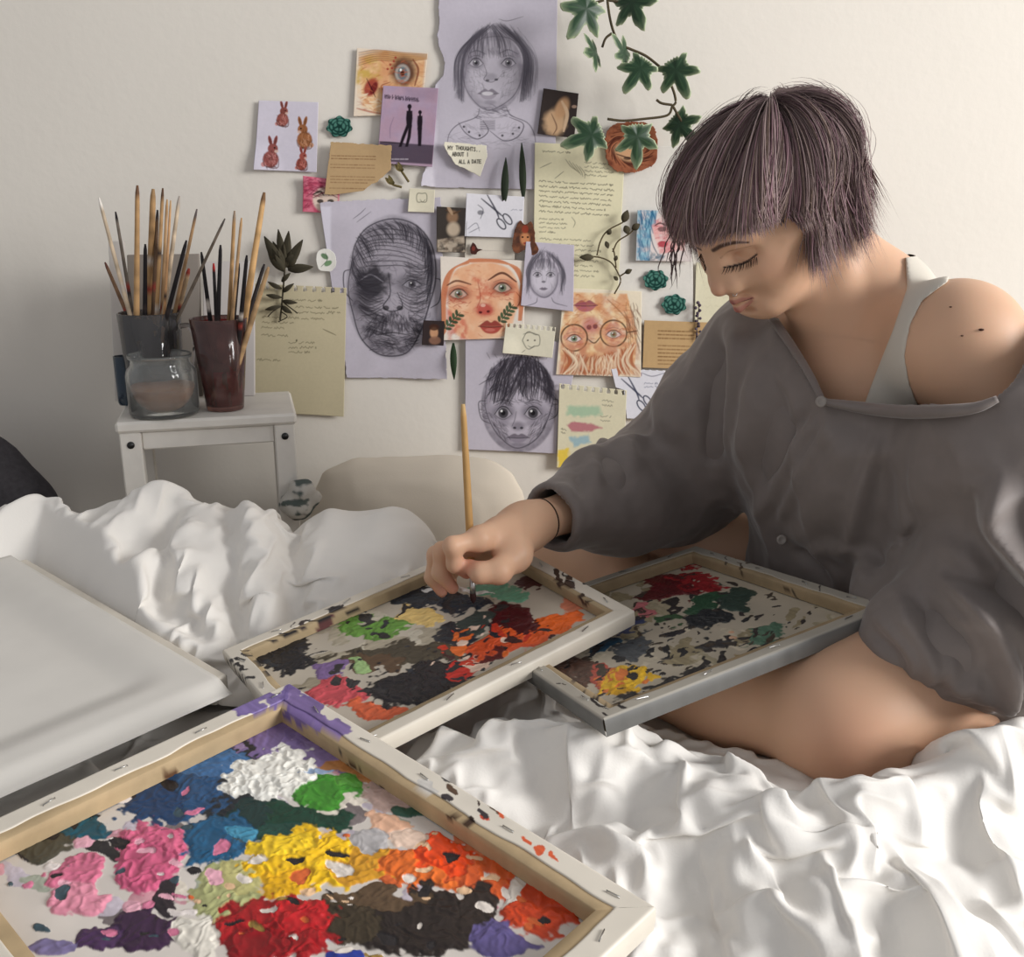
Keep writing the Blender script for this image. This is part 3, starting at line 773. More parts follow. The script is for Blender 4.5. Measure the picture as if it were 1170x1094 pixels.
def torso(S, g=0.0, k=.05):
    """trunk of the figure, inflated by g"""
    S.ell(chest + .01 * bf, (.150 + g, .092 + g, .135 + g), BR, k)
    S.ell(belly, (.135 + g, .095 + g, .13 + g), BR, k)
    S.ell(pelvis, (.165 + g, .115 + g, .11 + g), BR, k)
    S.ell(chest + .055 * bl + .065 * bf - .055 * bu, (.055 + g, .05 + g, .055 + g), BR, .04)
    S.ell(chest - .055 * bl + .065 * bf - .055 * bu, (.055 + g, .05 + g, .055 + g), BR, .04)
    return S
def shoulders(S):
    nb = neck0
    S.cap(nb - .01 * bf, sh_l + .012 * bu - .03 * bl, .044, .042, .05)
    S.cap(nb - .01 * bf, sh_r + .012 * bu + .03 * bl, .044, .042, .05)
    S.ell(sh_l, (.061, .058, .066), BR, .035)
    S.ell(sh_r, (.054, .052, .058), BR, .035)
    # collar bones and the hollow above them
    S.cap(nb + .048 * bf - .040 * bu + .012 * bl, sh_l + .02 * bf + .036 * bu - .02 * bl, .007, .008, .02)
    S.cap(nb + .048 * bf - .040 * bu - .012 * bl, sh_r + .02 * bf + .036 * bu + .02 * bl, .007, .008, .02)
    return S
def neck(S):
    base = hd(0, -.035, -.055)
    S.cap(base, neck0 - .005 * bf, .050, .058, .03)
    S.cap(hd(0, .010, -.062), neck0 + .030 * bf - .030 * bu, .036, .036, .03)
    S.cap(hd(.055, -.03, -.05), neck0 + .045 * bf - .045 * bu + .012 * bl, .014, .010, .02)
    return S
def arms(S):
    S.chain([sh_l, sh_l + .55 * (el_l - sh_l), el_l], [.050, .043, .038], .03)
    S.chain([el_l, el_l + .3 * (wr_l - el_l), wr_l], [.038, .038, .024], .02)
    S.chain([sh_r, sh_r + .55 * (el_r - sh_r), el_r], [.048, .042, .038], .03)
    S.chain([el_r, el_r + .3 * (wr_r - el_r), wr_r], [.037, .036, .0225], .02)
    return S
def legs(S):
    m = hip_l * .45 + kn_l * .55
    S.chain([hip_l, m + np.array([0, 0, .004]), kn_l], [.090, .084, .060], .05)
    S.ell(kn_l + np.array([-.01, -.012, .002]), (.062, .055, .054), None, .04)
    S.ell(kn_l + np.array([.072, .034, .008]), (.085, .072, .064), None, .05)
    cal = kn_l * .6 + an_l * .4
    S.chain([kn_l, cal, an_l], [.056, .050, .034], .045)
    S.chain([hip_r, hip_r * .5 + kn_r * .5, kn_r], [.085, .068, .052], .05)
    c2 = kn_r * .6 + an_r * .4 + np.array([0, 0, -.012])
    S.chain([kn_r, c2, an_r], [.050, .048, .034], .012)
    # feet
    S.cap(an_l, an_l + np.array([-.07, .08, -.01]), .030, .022, .02)
    S.cap(an_r, an_r + np.array([.06, -.09, -.01]), .030, .022, .02)
    # left hand, under the right palette
    d = unit(an_r - wr_l) * 0 + unit(np.array([-.9, .25, .05])); sd = np.array([.2, .9, -.1])
    S.cap(wr_l, wr_l + .075 * d, .024, .030, .02)
    for j in range(4):
        a = wr_l + .085 * d + sd * (.027 - .018 * j); S.chain([a, a + .03 * d, a + .055 * d + np.array([0, 0, .012])], [.0095, .0085, .007], .008)
    S.chain([wr_l + .03 * d - .02 * sd, wr_l + .06 * d - .045 * sd + np.array([0, 0, .012]), wr_l + .085 * d - .05 * sd + np.array([0, 0, .016])], [.012, .0105, .008], .010)
    return S
# the brush hand: a pinch grip, seen from the little-finger side of the thumb
YB = 1.17
def on_frame(k, px, py, h=0.0):
    o, e1, e2, l1, l2, n, th = FRAMES[k]; r = ray(px, py); c = np.array([0, 0, CAM_Z])
    return c + r * (((o + n * h - c) @ n) / (r @ n))
tipB = on_frame(1, 541, 690, -.011)
topB = P(529, 462, tipB[1] + .02)
axB = unit(topB - tipB); lenB = np.linalg.norm(topB - tipB)
grip0 = tipB + axB * (np.linalg.norm(P(538, 640, 1.18) - tipB))
HANDPT = {}; HANDDY = -.012
def hand(S):
    def q(px, py, Y): return P(px, py, Y - 1.17 + tipB[1] + HANDDY)
    w = wr_r
    kn = [q(548, 616, 1.165), q(543, 622, 1.195), q(549, 632, 1.215), q(558, 640, 1.23)]     # index .. little knuckles
    # palm: a slab between the wrist and the knuckles
    for p_, r_ in zip(kn, (.0155, .016, .0155, .014)): S.cap(w + .25 * (p_ - w), p_, .019, r_, .018)
    S.cap(w, w + .3 * (kn[1] - w), .0225, .024, .02)
    fing = [[kn[0], q(517, 624, 1.145), q(520, 645, 1.150), q(533, 655, 1.165)],
            [kn[1], q(505, 630, 1.175), q(503, 655, 1.175), q(517, 672, 1.175)],
            [kn[2], q(498, 634, 1.205), q(494, 660, 1.205), q(505, 677, 1.200)],
            [kn[3], q(516, 650, 1.24), q(513, 668, 1.235), q(522, 680, 1.225)]]
    rr = [(.0115, .0098, .0088, .0070), (.0118, .0100, .0090, .0072), (.0112, .0095, .0085, .0068), (.0098, .0083, .0074, .0060)]
    for f, r in zip(fing, rr):
        S.chain(f, r, .007)
    tm = [q(588, 634, 1.175), q(570, 653, 1.145), q(549, 655, 1.140), q(538, 648, 1.150)]
    S.cap(w + .15 * (kn[0] - w), tm[0], .019, .0175, .02)
    S.chain(tm, (.0175, .0135, .0108, .0080), .009)
    S.cap(tm[0], kn[0] * .6 + w * .4, .012, .012, .02)
    HANDPT['f'] = fing; HANDPT['t'] = tm; HANDPT['k'] = kn
    return S
def head(S):
    def e(x, y, z, r, k=.02, op='add', R=None):
        S.ell(hd(x, y, z), np.array(r) * HS, HR if R is None else R, k * HS, op)
    def c(a, b, ra, rb, k=.01, op='add'): S.cap(hd(*a), hd(*b), ra * HS, rb * HS, k * HS, op)
    e(0, -.012, .018, (.072, .094, .076), .02)
    e(0, .030, .000, (.060, .056, .080), .03)                 # face mass
    e(0, .050, -.056, (.039, .031, .042), .035)               # muzzle and chin mass
    e(0, .069, -.088, (.016, .013, .012), .022)               # chin
    for s in (-1, 1):
        c((s * .055, .000, -.048), (s * .018, .066, -.088), .016, .014, .03)   # jaw edge
        c((s * .058, .000, -.052), (s * .062, -.008, -.01), .016, .018, .03)
        e(s * .040, .052, -.030, (.024, .022, .024), .03)     # cheek
        e(s * .030, .077, -.002, (.0155, .0150, .0105), .012, 'sub')         # socket
        e(s * .0295, .0655, -.002, (.0150, .0150, .0140), .004)               # lidded eyeball
        c((s * .012, .0835, .017), (s * .045, .068, .019), .0085, .0075, .016)  # brow ridge
        e(s * .066, .012, -.006, (.012, .03, .012), .03)      # zygoma
        # ear
        e(s * .074, -.012, -.012, (.008, .017, .029), .008)
    e(0, .068, .045, (.045, .026, .034), .03)                 # forehead
    c((0, .083, .012), (0, .107, -.031), .0068, .0072, .012)  # bridge
    e(0, .1085, -.034, (.0085, .0090, .0078), .009)           # tip
    for s in (-1, 1):
        e(s * .0115, .097, -.037, (.0062, .0092, .0068), .007)
        e(s * .0065, .1035, -.0445, (.0036, .0050, .0030), .003, 'sub')
    for s in (-1, 1):
        c((s * .013, .089, -.033), (s * .028, .068, -.034), .0095, .014, .022)
        c((s * .005, .090, -.006), (s * .011, .085, -.028), .0085, .0105, .018)
    c((0, .094, -.046), (0, .0925, -.058), .006, .006, .010)
    # lips
    for s in (-1, 1):
        c((0, .0975, -.0610), (s * .019, .0850, -.0655), .0048, .0022, .004)
        c((0, .0955, -.0735), (s * .017, .0840, -.0680), .0062, .0024, .005)
        c((0, .0995, -.0668), (s * .021, .0860, -.0665), .0010, .0008, .002, 'sub')
    e(0, .088, -.083, (.014, .006, .004), .006, 'sub')
    return S
def whole(S):
    torso(S); shoulders(S); neck(S); head(S); arms(S); legs(S); hand(S)
    return S
FACE = {}
def skin_colors(V):
    """skin tone with the natural reds, lips, brows, moles"""
    n = len(V)
    base = np.array(lin((214, 172, 142)))
    C = np.tile(base, (n, 1)) * (.94 + .12 * fbm(V * 30, 3, 70))[:, None]
    def spot(c, r, col, amt, R=None, soft=.6):
        nonlocal C
        d = (V - np.asarray(c))
        d = np.linalg.norm(d / r if np.isscalar(r) else (d @ np.asarray(R).T) / np.asarray(r), axis=1)
        m = (amt * sstep(1.0, 1 - soft, d))[:, None]
        C = C * (1 - m) + np.array(lin(col)) * m
    def line(pts, r, col, amt, soft=.5):
        nonlocal C
        near = np.linalg.norm(V - np.mean(pts, 0), axis=1) < .12
        if not near.any(): return
        d, t = poly_dist(V[near].astype(np.float32), [np.asarray(p) for p in pts])
        rr = np.interp(t, np.linspace(0, 1, len(r)), r) if not np.isscalar(r) else r
        m = (amt * sstep(1.0, 1 - soft, d / rr))[:, None]
        C[near] = C[near] * (1 - m) + np.array(lin(col)) * m
    spot(kn_l + np.array([-.02, -.05, .0]), .075, (206, 148, 122), .55, soft=1)
    for f in HANDPT['f']: spot(f[-1], .024, (206, 130, 112), .7, soft=1); spot(f[0], .018, (208, 140, 120), .4, soft=1)
    spot(HANDPT['t'][-1], .026, (206, 130, 112), .7, soft=1)
    line([HANDPT['t'][0], HANDPT['t'][1] * .6 + HANDPT['f'][0][0] * .4], .006, (150, 80, 66), .5, 1)
    for s in (-1, 1):
        spot(hd(s * .045, .06, -.03), .034 * HS, (206, 146, 122), .45, soft=1)
    spot(hd(0, .11, -.036), .02 * HS, (206, 142, 120), .5, soft=1)
    loc = (V - HEAD_C) / HS; HLOC = np.stack([loc @ HL, loc @ HF, loc @ HU], -1)
    face = np.where((np.abs(HLOC[:, 0]) < .07) & (HLOC[:, 1] > .03) & (np.abs(HLOC[:, 2]) < .11))[0]
    def sf(x, z):
        """the front-most skin point at (x, z) of the face"""
        r = np.hypot(HLOC[face, 0] - x, HLOC[face, 2] - z); m = face[r < .0022]
        if len(m) == 0: m = face[np.argsort(r)[:3]]
        return V[m[np.argmax(HLOC[m, 1])]]
    FACE['sf'] = sf
    def fline(xz, r, col, amt, soft=.5): line(smooth_path([sf(*q) for q in xz], 14), [v * HS for v in r], col, amt, soft)
    for s in (-1, 1):
        fline([(0, -.0605), (s * .011, -.0612), (s * .0205, -.0662)], [.0048, .0044, .0024], (162, 98, 92), .75, .5)
        fline([(0, -.0730), (s * .010, -.0730), (s * .0185, -.0682)], [.0062, .0056, .0026], (172, 106, 98), .75, .5)
        fline([(0, -.0668), (s * .011, -.0666), (s * .0205, -.0667)], [.0014, .0014, .0010], (96, 44, 46), .9, .5)
        spot(sf(s * .0062, -.0462), .0030 * HS, (92, 50, 42), .7)
        fline([(s * .011, .0150), (s * .026, .0205), (s * .040, .0190), (s * .050, .0130)], [.0036, .0042, .0036, .0016], (58, 42, 40), .92, .6)
        spot(sf(s * .030, .002), .015 * HS, (180, 128, 106), .4, soft=1)
        fline([(s * .0165, -.0080), (s * .024, -.0108), (s * .033, -.0112), (s * .0455, -.0062)], [.0012, .0019, .0022, .0014], (40, 28, 28), .95, .5)
        fline([(s * .0165, .0030), (s * .030, .0085), (s * .046, .0040)], [.0014, .0018, .0014], (140, 92, 72), .55, .8)
    nl = sh_l + .05 * unit(np.array([.35, -1, .25]))
    for px, py, r in ((1122, 373, .0032), (1085, 349, .002), (1097, 383, .002)):
        for YY in (.945,):
            pass
    return C
# ------------------------------------------------------------------ the painter: body
M_SKIN = material('skin', vcol=True, rough=.5, spec=.4, sss=.12, bump=(900, .06, .0005))
M_SHIRT = material('grey_brown_viscose', lin((122, 113, 109)), .62, noise=(60, .04, 4), bump=(700, .12, .0006), sheen=.35)
M_TANK = material('ribbed_white_jersey', lin((205, 198, 186)), .9, bump=(500, .25, .0006))
painter = empty('person', pelvis - np.array([0, 0, pelvis[2] - .02]))
tag(painter, 'person with short mauve hair in loose grey shirt sitting cross-legged and painting', 'person')
def boxin(V, b, m=0.0): return ((V > b[0] - m) & (V < b[1] + m)).all(1)
B_HEAD = (HEAD_C - np.array([.135, .135, .140]), HEAD_C + np.array([.135, .135, .16]))
hy = tipB[1] + HANDDY
B_HAND = (P(480, 690, hy) * [1, 0, 1] + [-.01, hy - .07, 0], P(600, 590, hy + .03) * [1, 0, 1] + [0.0, hy + .10, .02])
def block(lo, hi, h):
    S = Field(lo, hi, h); whole(S); V, Q = S.mesh(); return relax(V, Q, 1, .4), Q
parts = []
V, Q = block((-.16, .78, -.03), (.74, 1.50, .60), .0032)
m = ~boxin(V, B_HEAD, -.003) & ~boxin(V, B_HAND, -.003)
parts.append(keep_faces(V, Q, m)[:2])
for b, h in ((B_HEAD, .0014), (B_HAND, .0015)):
    V, Q = block(b[0] - .008, b[1] + .008, h)
    parts.append(keep_faces(V, Q, boxin(V, b, .001))[:2])
bv = np.vstack([a for a, _ in parts]); off = np.cumsum([0] + [len(a) for a, _ in parts])
bq = np.vstack([q + off[i] for i, (_, q) in enumerate(parts)])
BODY_N = normals(bv, bq)
cols = skin_colors(bv)
pxb = proj(bv)
BODY_V, BODY_Q = bv, bq
link('body', quadmesh('body', bv, bq, cols), M_SKIN, painter)
for mx_, my_, r_ in ((1122, 373, .0026), (1085, 349, .0014), (1097, 383, .0014)):      # moles on the bare shoulder
    c_ = np.where((np.hypot(pxb[:, 0] - mx_, pxb[:, 1] - my_) < 4) & (BODY_N[:, 1] < 0))[0]
    if len(c_):
        c_ = c_[np.argmin(bv[c_, 1])]; k = MB(); k.lathe([(0, -r_ * .5), (r_ * .8, -r_ * .3), (r_, 0), (r_ * .8, r_ * .3), (0, r_ * .45)], 14, tuple(bv[c_]), lin((74, 50, 42))); k.build('mole', M_VC_MATTE, painter)
def inpoly(Qp, poly):
    """signed distance in pixels to a polygon, negative inside"""
    poly = np.asarray(poly, float); n = len(poly)
    d = np.full(Qp.shape[:-1], 1e9); ins = np.zeros(Qp.shape[:-1], bool)
    for i in range(n):
        a, b = poly[i], poly[(i + 1) % n]
        dd, _ = seg_dist(Qp, a, b); d = np.minimum(d, dd)
        c = ((a[1] > Qp[..., 1]) != (b[1] > Qp[..., 1])) & (Qp[..., 0] < (b[0] - a[0]) * (Qp[..., 1] - a[1]) / (b[1] - a[1] + 1e-9) + a[0])
        ins ^= c
    return np.where(ins, -d, d)
# vest strap: the trunk's own surface lifted a little
strap = [(1034, 290), (1036, 330), (1020, 378), (1004, 418), (984, 470), (1052, 470), (1040, 440), (1034, 408), (1040, 372), (1054, 344), (1072, 330), (1084, 322), (1088, 290)]
S = Field(P(970, 480, 1.0) * [1, 0, 1] + [0, .85, 0], P(1110, 290, 1.15) * [1, 0, 1] + [0, 1.35, 0], .0019)
torso(S, .004); shoulders(S); neck(S); S.F -= .004
d = inpoly(proj(np.stack(np.broadcast_arrays(S.ax[0][:, None, None], S.ax[1][None, :, None], S.ax[2][None, None, :]), -1)), strap) / 1000
inner = S.F + .007
S.F = np.maximum(np.maximum(S.F, -inner), d.astype(np.float32))
V, Q = S.mesh(); V = relax(V, Q, 10)
link('vest', quadmesh('vest', V, Q), M_TANK, painter)
# ------------------------------------------------------------------ the shirt
def folds(V, N, lst, Yref):
    """push the cloth out (or in) along drawn fold lines, seen square to the wall"""
    W = np.stack([V[:, 0], V[:, 2]], -1).astype(np.float32)
    D = np.zeros(len(V))
    for pts, wd, ht in lst:
        pl = np.array([P(a, b, Yref)[[0, 2]] for a, b in pts])
        pl = smooth_path(pl, 24)
        lo = pl.min(0) - wd * 4; hi = pl.max(0) + wd * 4
        m = np.where((W > lo).all(1) & (W < hi).all(1) & (N[:, 1] < .35))[0]
        if len(m) == 0: continue
        d, t = poly_dist(W[m], pl)
        D[m] += ht * np.exp(-(d / wd) ** 2) * (sstep(0, .2, t) * sstep(1, .8, t) * .85 + .15)
    return D
def cut_mesh(S, poly, rnd=0.0):
    G = np.stack(np.broadcast_arrays(S.ax[0][:, None, None], S.ax[1][None, :, None], S.ax[2][None, None, :]), -1)
    d = inpoly(proj(G), poly) / 1050
    S.F = np.maximum(S.F, (-d).astype(np.float32))
SH = .0036
S = Field((-.02, .74, -.02), (.80, 1.52, .52), SH)
torso(S, .022, .07)
S.ell(chest + .02 * bf - .02 * bu, (.172, .118, .150), BR, .05)
S.ell(belly + .035 * bf, (.165, .125, .150), BR, .06)
S.ell(pelvis + .02 * bf, (.205, .150, .115), BR, .06); S.ell(hip_l + np.array([.03, .03, .01]), (.115, .125, .115), None, .06)
S.ell(P(1158, 792, .925), (.072, .06, .064), None, .05); S.ell((.458, .988, .135), (.052, .046, .052), None, .04); S.ell(P(1004, 680, .988), (.026, .024, .024), None, .04); S.ell(P(1105, 575, 1.03), (.095, .085, .12), None, .07); S.ell(P(1150, 700, 1.0), (.08, .08, .07), None, .06)
S.cap(neck0 - .02 * bf, sh_r + .012 * bu + .03 * bl, .062, .064, .05)
S.ell(sh_r, (.076, .076, .080), BR, .05)
mid = sh_r + .55 * (el_r - sh_r)
S.chain([sh_r, mid, el_r], [.076, .082, .084], .05)
S.chain([el_r, el_r + .45 * (wr_r - el_r), el_r + .86 * (wr_r - el_r)], [.082, .068, .044], .04)
S.chain([sh_l - .035 * bu + .035 * bl + .0 * bf, sh_l + .5 * (el_l - sh_l) + .01 * bl, el_l], [.078, .086, .086], .05)
S.chain([el_l, el_l + .45 * (wr_l - el_l), el_l + .92 * (wr_l - el_l)], [.084, .072, .050], .04)
S.ell(P(1100, 742, .875), (.062, .050, .054), None, .03)
S.ell(P(1165, 765, .92), (.06, .06, .05), None, .04)
S.ell(P(1042, 728, .885), (.046, .042, .040), None, .03)
outer = S.F.copy()
S.F = np.maximum(S.F, -(S.F + .0075))
NECKLINE = [(700, 60), (866, 352), (884, 366), (906, 398), (926, 432), (937, 456), (985, 462), (1050, 466), (1100, 468), (1132, 463), (1154, 446), (1180, 414), (1215, 380), (1230, 60)]
cut_mesh(S, NECKLINE)
# open cuffs
for w0, el in ((wr_r, el_r),):
    a = el + .86 * (w0 - el) if w0 is wr_r else el + .93 * (w0 - el); dr = unit(w0 - el)
    g = S.box(a - .09, a + .09)
    sl, X, Y, Z = g
    pl = (X - a[0]) * dr[0] + (Y - a[1]) * dr[1] + (Z - a[2]) * dr[2] - .012
    S.F[sl] = np.maximum(S.F[sl], pl.astype(np.float32))
V, Q = S.mesh(); V = relax(V, Q, 2)
N = normals(V, Q)
fold_list = [([(1060, 492), (1066, 545), (1090, 600)], .0045, .006), ([(960, 470), (925, 550), (912, 640)], .005, .006), ([(1000, 480), (975, 560), (972, 650)], .006, .006), ([(905, 400), (890, 480), (872, 580)], .005, .006), ([(1058, 492), (1066, 550), (1100, 612), (1165, 660)], .015, .022), ([(1082, 505), (1090, 555), (1125, 610)], .014, -.014), ([(1040, 505), (1046, 570), (1085, 640)], .012, -.010), ([(1100, 490), (1110, 540), (1170, 570)], .014, .010),
             ([(944, 470), (912, 545), (893, 650)], .006, .006), ([(934, 470), (898, 545), (880, 640)], .006, -.006), ([(975, 480), (945, 560), (935, 660)], .016, .008), ([(1000, 500), (990, 590), (1000, 680)], .016, -.008), ([(1015, 490), (1020, 580), (1045, 660)], .014, .007),
             ([(868, 400), (852, 490), (850, 590)], .010, -.016), ([(884, 385), (884, 470), (866, 580)], .014, .010), ([(905, 410), (905, 500), (885, 580)], .009, -.006),
             ([(836, 385), (800, 470), (812, 570)], .018, .008), ([(815, 400), (770, 480), (775, 580)], .012, -.007), ([(740, 455), (732, 520), (750, 590)], .012, .008), ([(705, 485), (700, 540), (725, 595)], .009, -.008), ([(688, 492), (682, 545), (700, 600)], .010, .009), ([(668, 505), (664, 560), (676, 610)], .007, -.006), ([(650, 512), (645, 560), (655, 615)], .010, .006)]
sleeve_folds = [([(1000, 705), (1030, 745), (1034, 785)], .006, .009), ([(1060, 675), (1092, 720), (1092, 792)], .006, .010), ([(1086, 672), (1126, 720), (1124, 800)], .006, .010), ([(1112, 668), (1156, 720), (1158, 800)], .007, .010), ([(1020, 690), (1070, 702), (1122, 692)], .006, .008), ([(1045, 700), (1062, 745), (1058, 790)], .005, -.008), ([(1108, 690), (1142, 740), (1140, 800)], .006, -.009), ([(1080, 655), (1120, 662), (1175, 668)], .010, -.014), ([(1060, 668), (1110, 690), (1132, 760), (1120, 800)], .012, .012), ([(1040, 690), (1085, 720), (1098, 790)], .009, -.012), ([(1000, 700), (1046, 716), (1068, 780)], .012, .012), ([(985, 720), (1020, 740), (1040, 790)], .009, -.009), ([(1140, 680), (1165, 740), (1150, 800)], .010, -.010), ([(1150, 700), (1185, 750)], .012, .010), ([(1075, 780), (1095, 765), (1110, 790)], .009, .012)]
D = 1.7 * folds(V, N, fold_list, 1.02) + 1.05 * folds(V, N, sleeve_folds, .86)
D *= np.clip(-N[:, 1] * 1.6, .1, 1)
nz = fbm(np.stack([V[:, 0] * 16, V[:, 1] * 16, V[:, 2] * 9], -1), 3, 81) - .5
rw = (1 - np.abs(2 * fbm(np.stack([V[:, 0] * 11 + V[:, 2] * 3, V[:, 1] * 11, V[:, 2] * 4], -1), 2, 91) - 1)) ** 3
D += .009 * rw - .003
D += .012 * nz + .003 * (fbm(V * 60, 2, 85) - .5)
V = V + N * D[:, None]
V = relax(V, Q, 2, .5)
shirt = link('shirt', quadmesh('shirt', V, Q), M_SHIRT, painter)
SHIRT_V, SHIRT_N = V, normals(V, Q)
def on_shirt(px, py, lift=.0):
    pj = proj(SHIRT_V); m = np.where((np.hypot(pj[:, 0] - px, pj[:, 1] - py) < 7) & (SHIRT_N[:, 1] < .1))[0]
    if len(m) == 0: return P(px, py, 1.05)
    i = m[np.argmin(SHIRT_V[m, 1])]
    return P(px, py, SHIRT_V[i, 1] - lift)
# rolled neck edge, collar, cuffs, buttons
s = MB()
roll = [on_shirt(x, y, .004) for x, y in ((940, 459), (965, 463), (1000, 468), (1040, 471), (1080, 470), (1115, 466), (1140, 456))]
s.tube(smooth_path(roll, 40), .004 + .006 * np.sin(np.linspace(0.1, math.pi - .1, 40)), 10, flat=.7)
s.build('neck_fold', M_SHIRT, shirt)
s = MB()
for cp in (((884, 366), (905, 396), (926, 430), (939, 457)),):
    cv = smooth_path([on_shirt(x, y, .003) for x, y in cp], 24)
    s.tube(cv, np.linspace(.007, .0045, 24), 8, flat=.5)
s.build('collar', M_SHIRT, shirt)
M_BUTTON = material('grey_button', lin((150, 142, 136)), .3)
for bx, by in ((938, 459), (893, 617), (1139, 477)):
    c = on_shirt(bx, by, .010 if by < 500 else .004) if bx < 1000 else P(bx, by, .905); s = MB()
    s.lathe([(0, .001), (.003, .001), (.0045, .002), (.006, .0012), (.0058, -.0015), (0, -.002)], 18)
    o = s.build('button', M_BUTTON, shirt, local=True)
    o.data.transform(Matrix.Translation(Vector(c)) @ Matrix.Rotation(math.radians(80), 4, 'X') @ Matrix.Rotation(.2, 4, 'Z'))
    o.data.transform(Matrix.Translation(-painter.location))
    o.location = (0, 0, 0)
# folded-back edge showing the paler inside, with its button
M_LINING = material('pale_shirt_inside', lin((168, 160, 156)), .8, noise=(90, .05, 3), bump=(700, .15, .0006))
tabq = [(1131, 464), (1148, 446), (1172, 424), (1186, 440), (1172, 458), (1136, 486)]
tb = [P(x, y, .925 - .012 * (i in (1, 2))) for i, (x, y) in enumerate(tabq)]
cen_ = sum(tb) / 6 + np.array([0, -.008, 0]); s = MB()
v = [cen_] + tb + [(a + cen_) / 2 + np.array([0, -.008, 0]) for a in tb]
s.add(v, [(0, 7 + i, 7 + (i + 1) % 6) for i in range(6)] + [(7 + i, 1 + i, 1 + (i + 1) % 6, 7 + (i + 1) % 6) for i in range(6)])
o = s.build('turned_edge', M_LINING, shirt); md = o.modifiers.new('t', 'SOLIDIFY'); md.thickness = .003; md = o.modifiers.new('s', 'SUBSURF'); md.levels = md.render_levels = 2
# wrist band and nose ring
d = unit(el_r - wr_r); c = wr_r + d * .012
a = unit(np.cross(d, (0, 0, 1))); b = np.cross(d, a)
s = MB(); s.tube([c + (a * math.cos(t) + b * math.sin(t)) * .0262 for t in np.linspace(0, 2 * math.pi, 40)], .0016, 6, c=lin((70, 52, 44)))
s.build('wrist_band', M_VC_MATTE, painter)
s = MB(); c = hd(.0125, .100, -.0455)
s.tube([c + (HL * .3 * math.sin(t) + HF * math.cos(t) + HU * math.sin(t)) * .0042 for t in np.linspace(0, 2 * math.pi, 24)], .0006, 6)
s.build('nose_ring', M_METAL, painter)
# lashes
for sd in (-1, 1):
    s = MB()
    for t in np.linspace(0, 1, 16):
        p0 = FACE['sf'](sd * (.018 + .027 * t), -.0082 - .0032 * math.sin(t * 3.0))
        p1 = p0 + HF * .007 - HU * .0045 + HL * sd * (.006 * (t - .3))
        s.tube([p0, (p0 + p1) / 2 - HU * .0006, p1], [.0005, .0004, .0001], 4, c=lin((34, 24, 24)))
    s.build('eyelashes', M_VC_MATTE, painter)
# the brush she holds
s = MB()
s.tube([tipB + axB * q for q in (.030, .045, .07, .15, .22, lenB)], [.0030, .0036, .0046, .0042, .0034, .0022], 12, c=[lin((190, 150, 96))] * 5 + [lin((210, 176, 124))])
hb = empty('paintbrush', tipB); tag(hb, 'long paintbrush held upright in the painting hand over the middle palette', 'paintbrush')
s.build('handle', M_VC_WOOD, hb)
s = MB(); s.tube([tipB + axB * q for q in (.012, .020, .032)], [.0034, .0036, .0031], 12, c=(.6, .58, .55)); s.build('ferrule', M_METAL, hb)
s = MB(); s.tube([tipB + axB * q for q in (.0, .004, .009, .014)], [.0006, .0030, .0040, .0033], 10, c=lin((60, 36, 34))); s.build('bristles', M_VC_MATTE, hb)
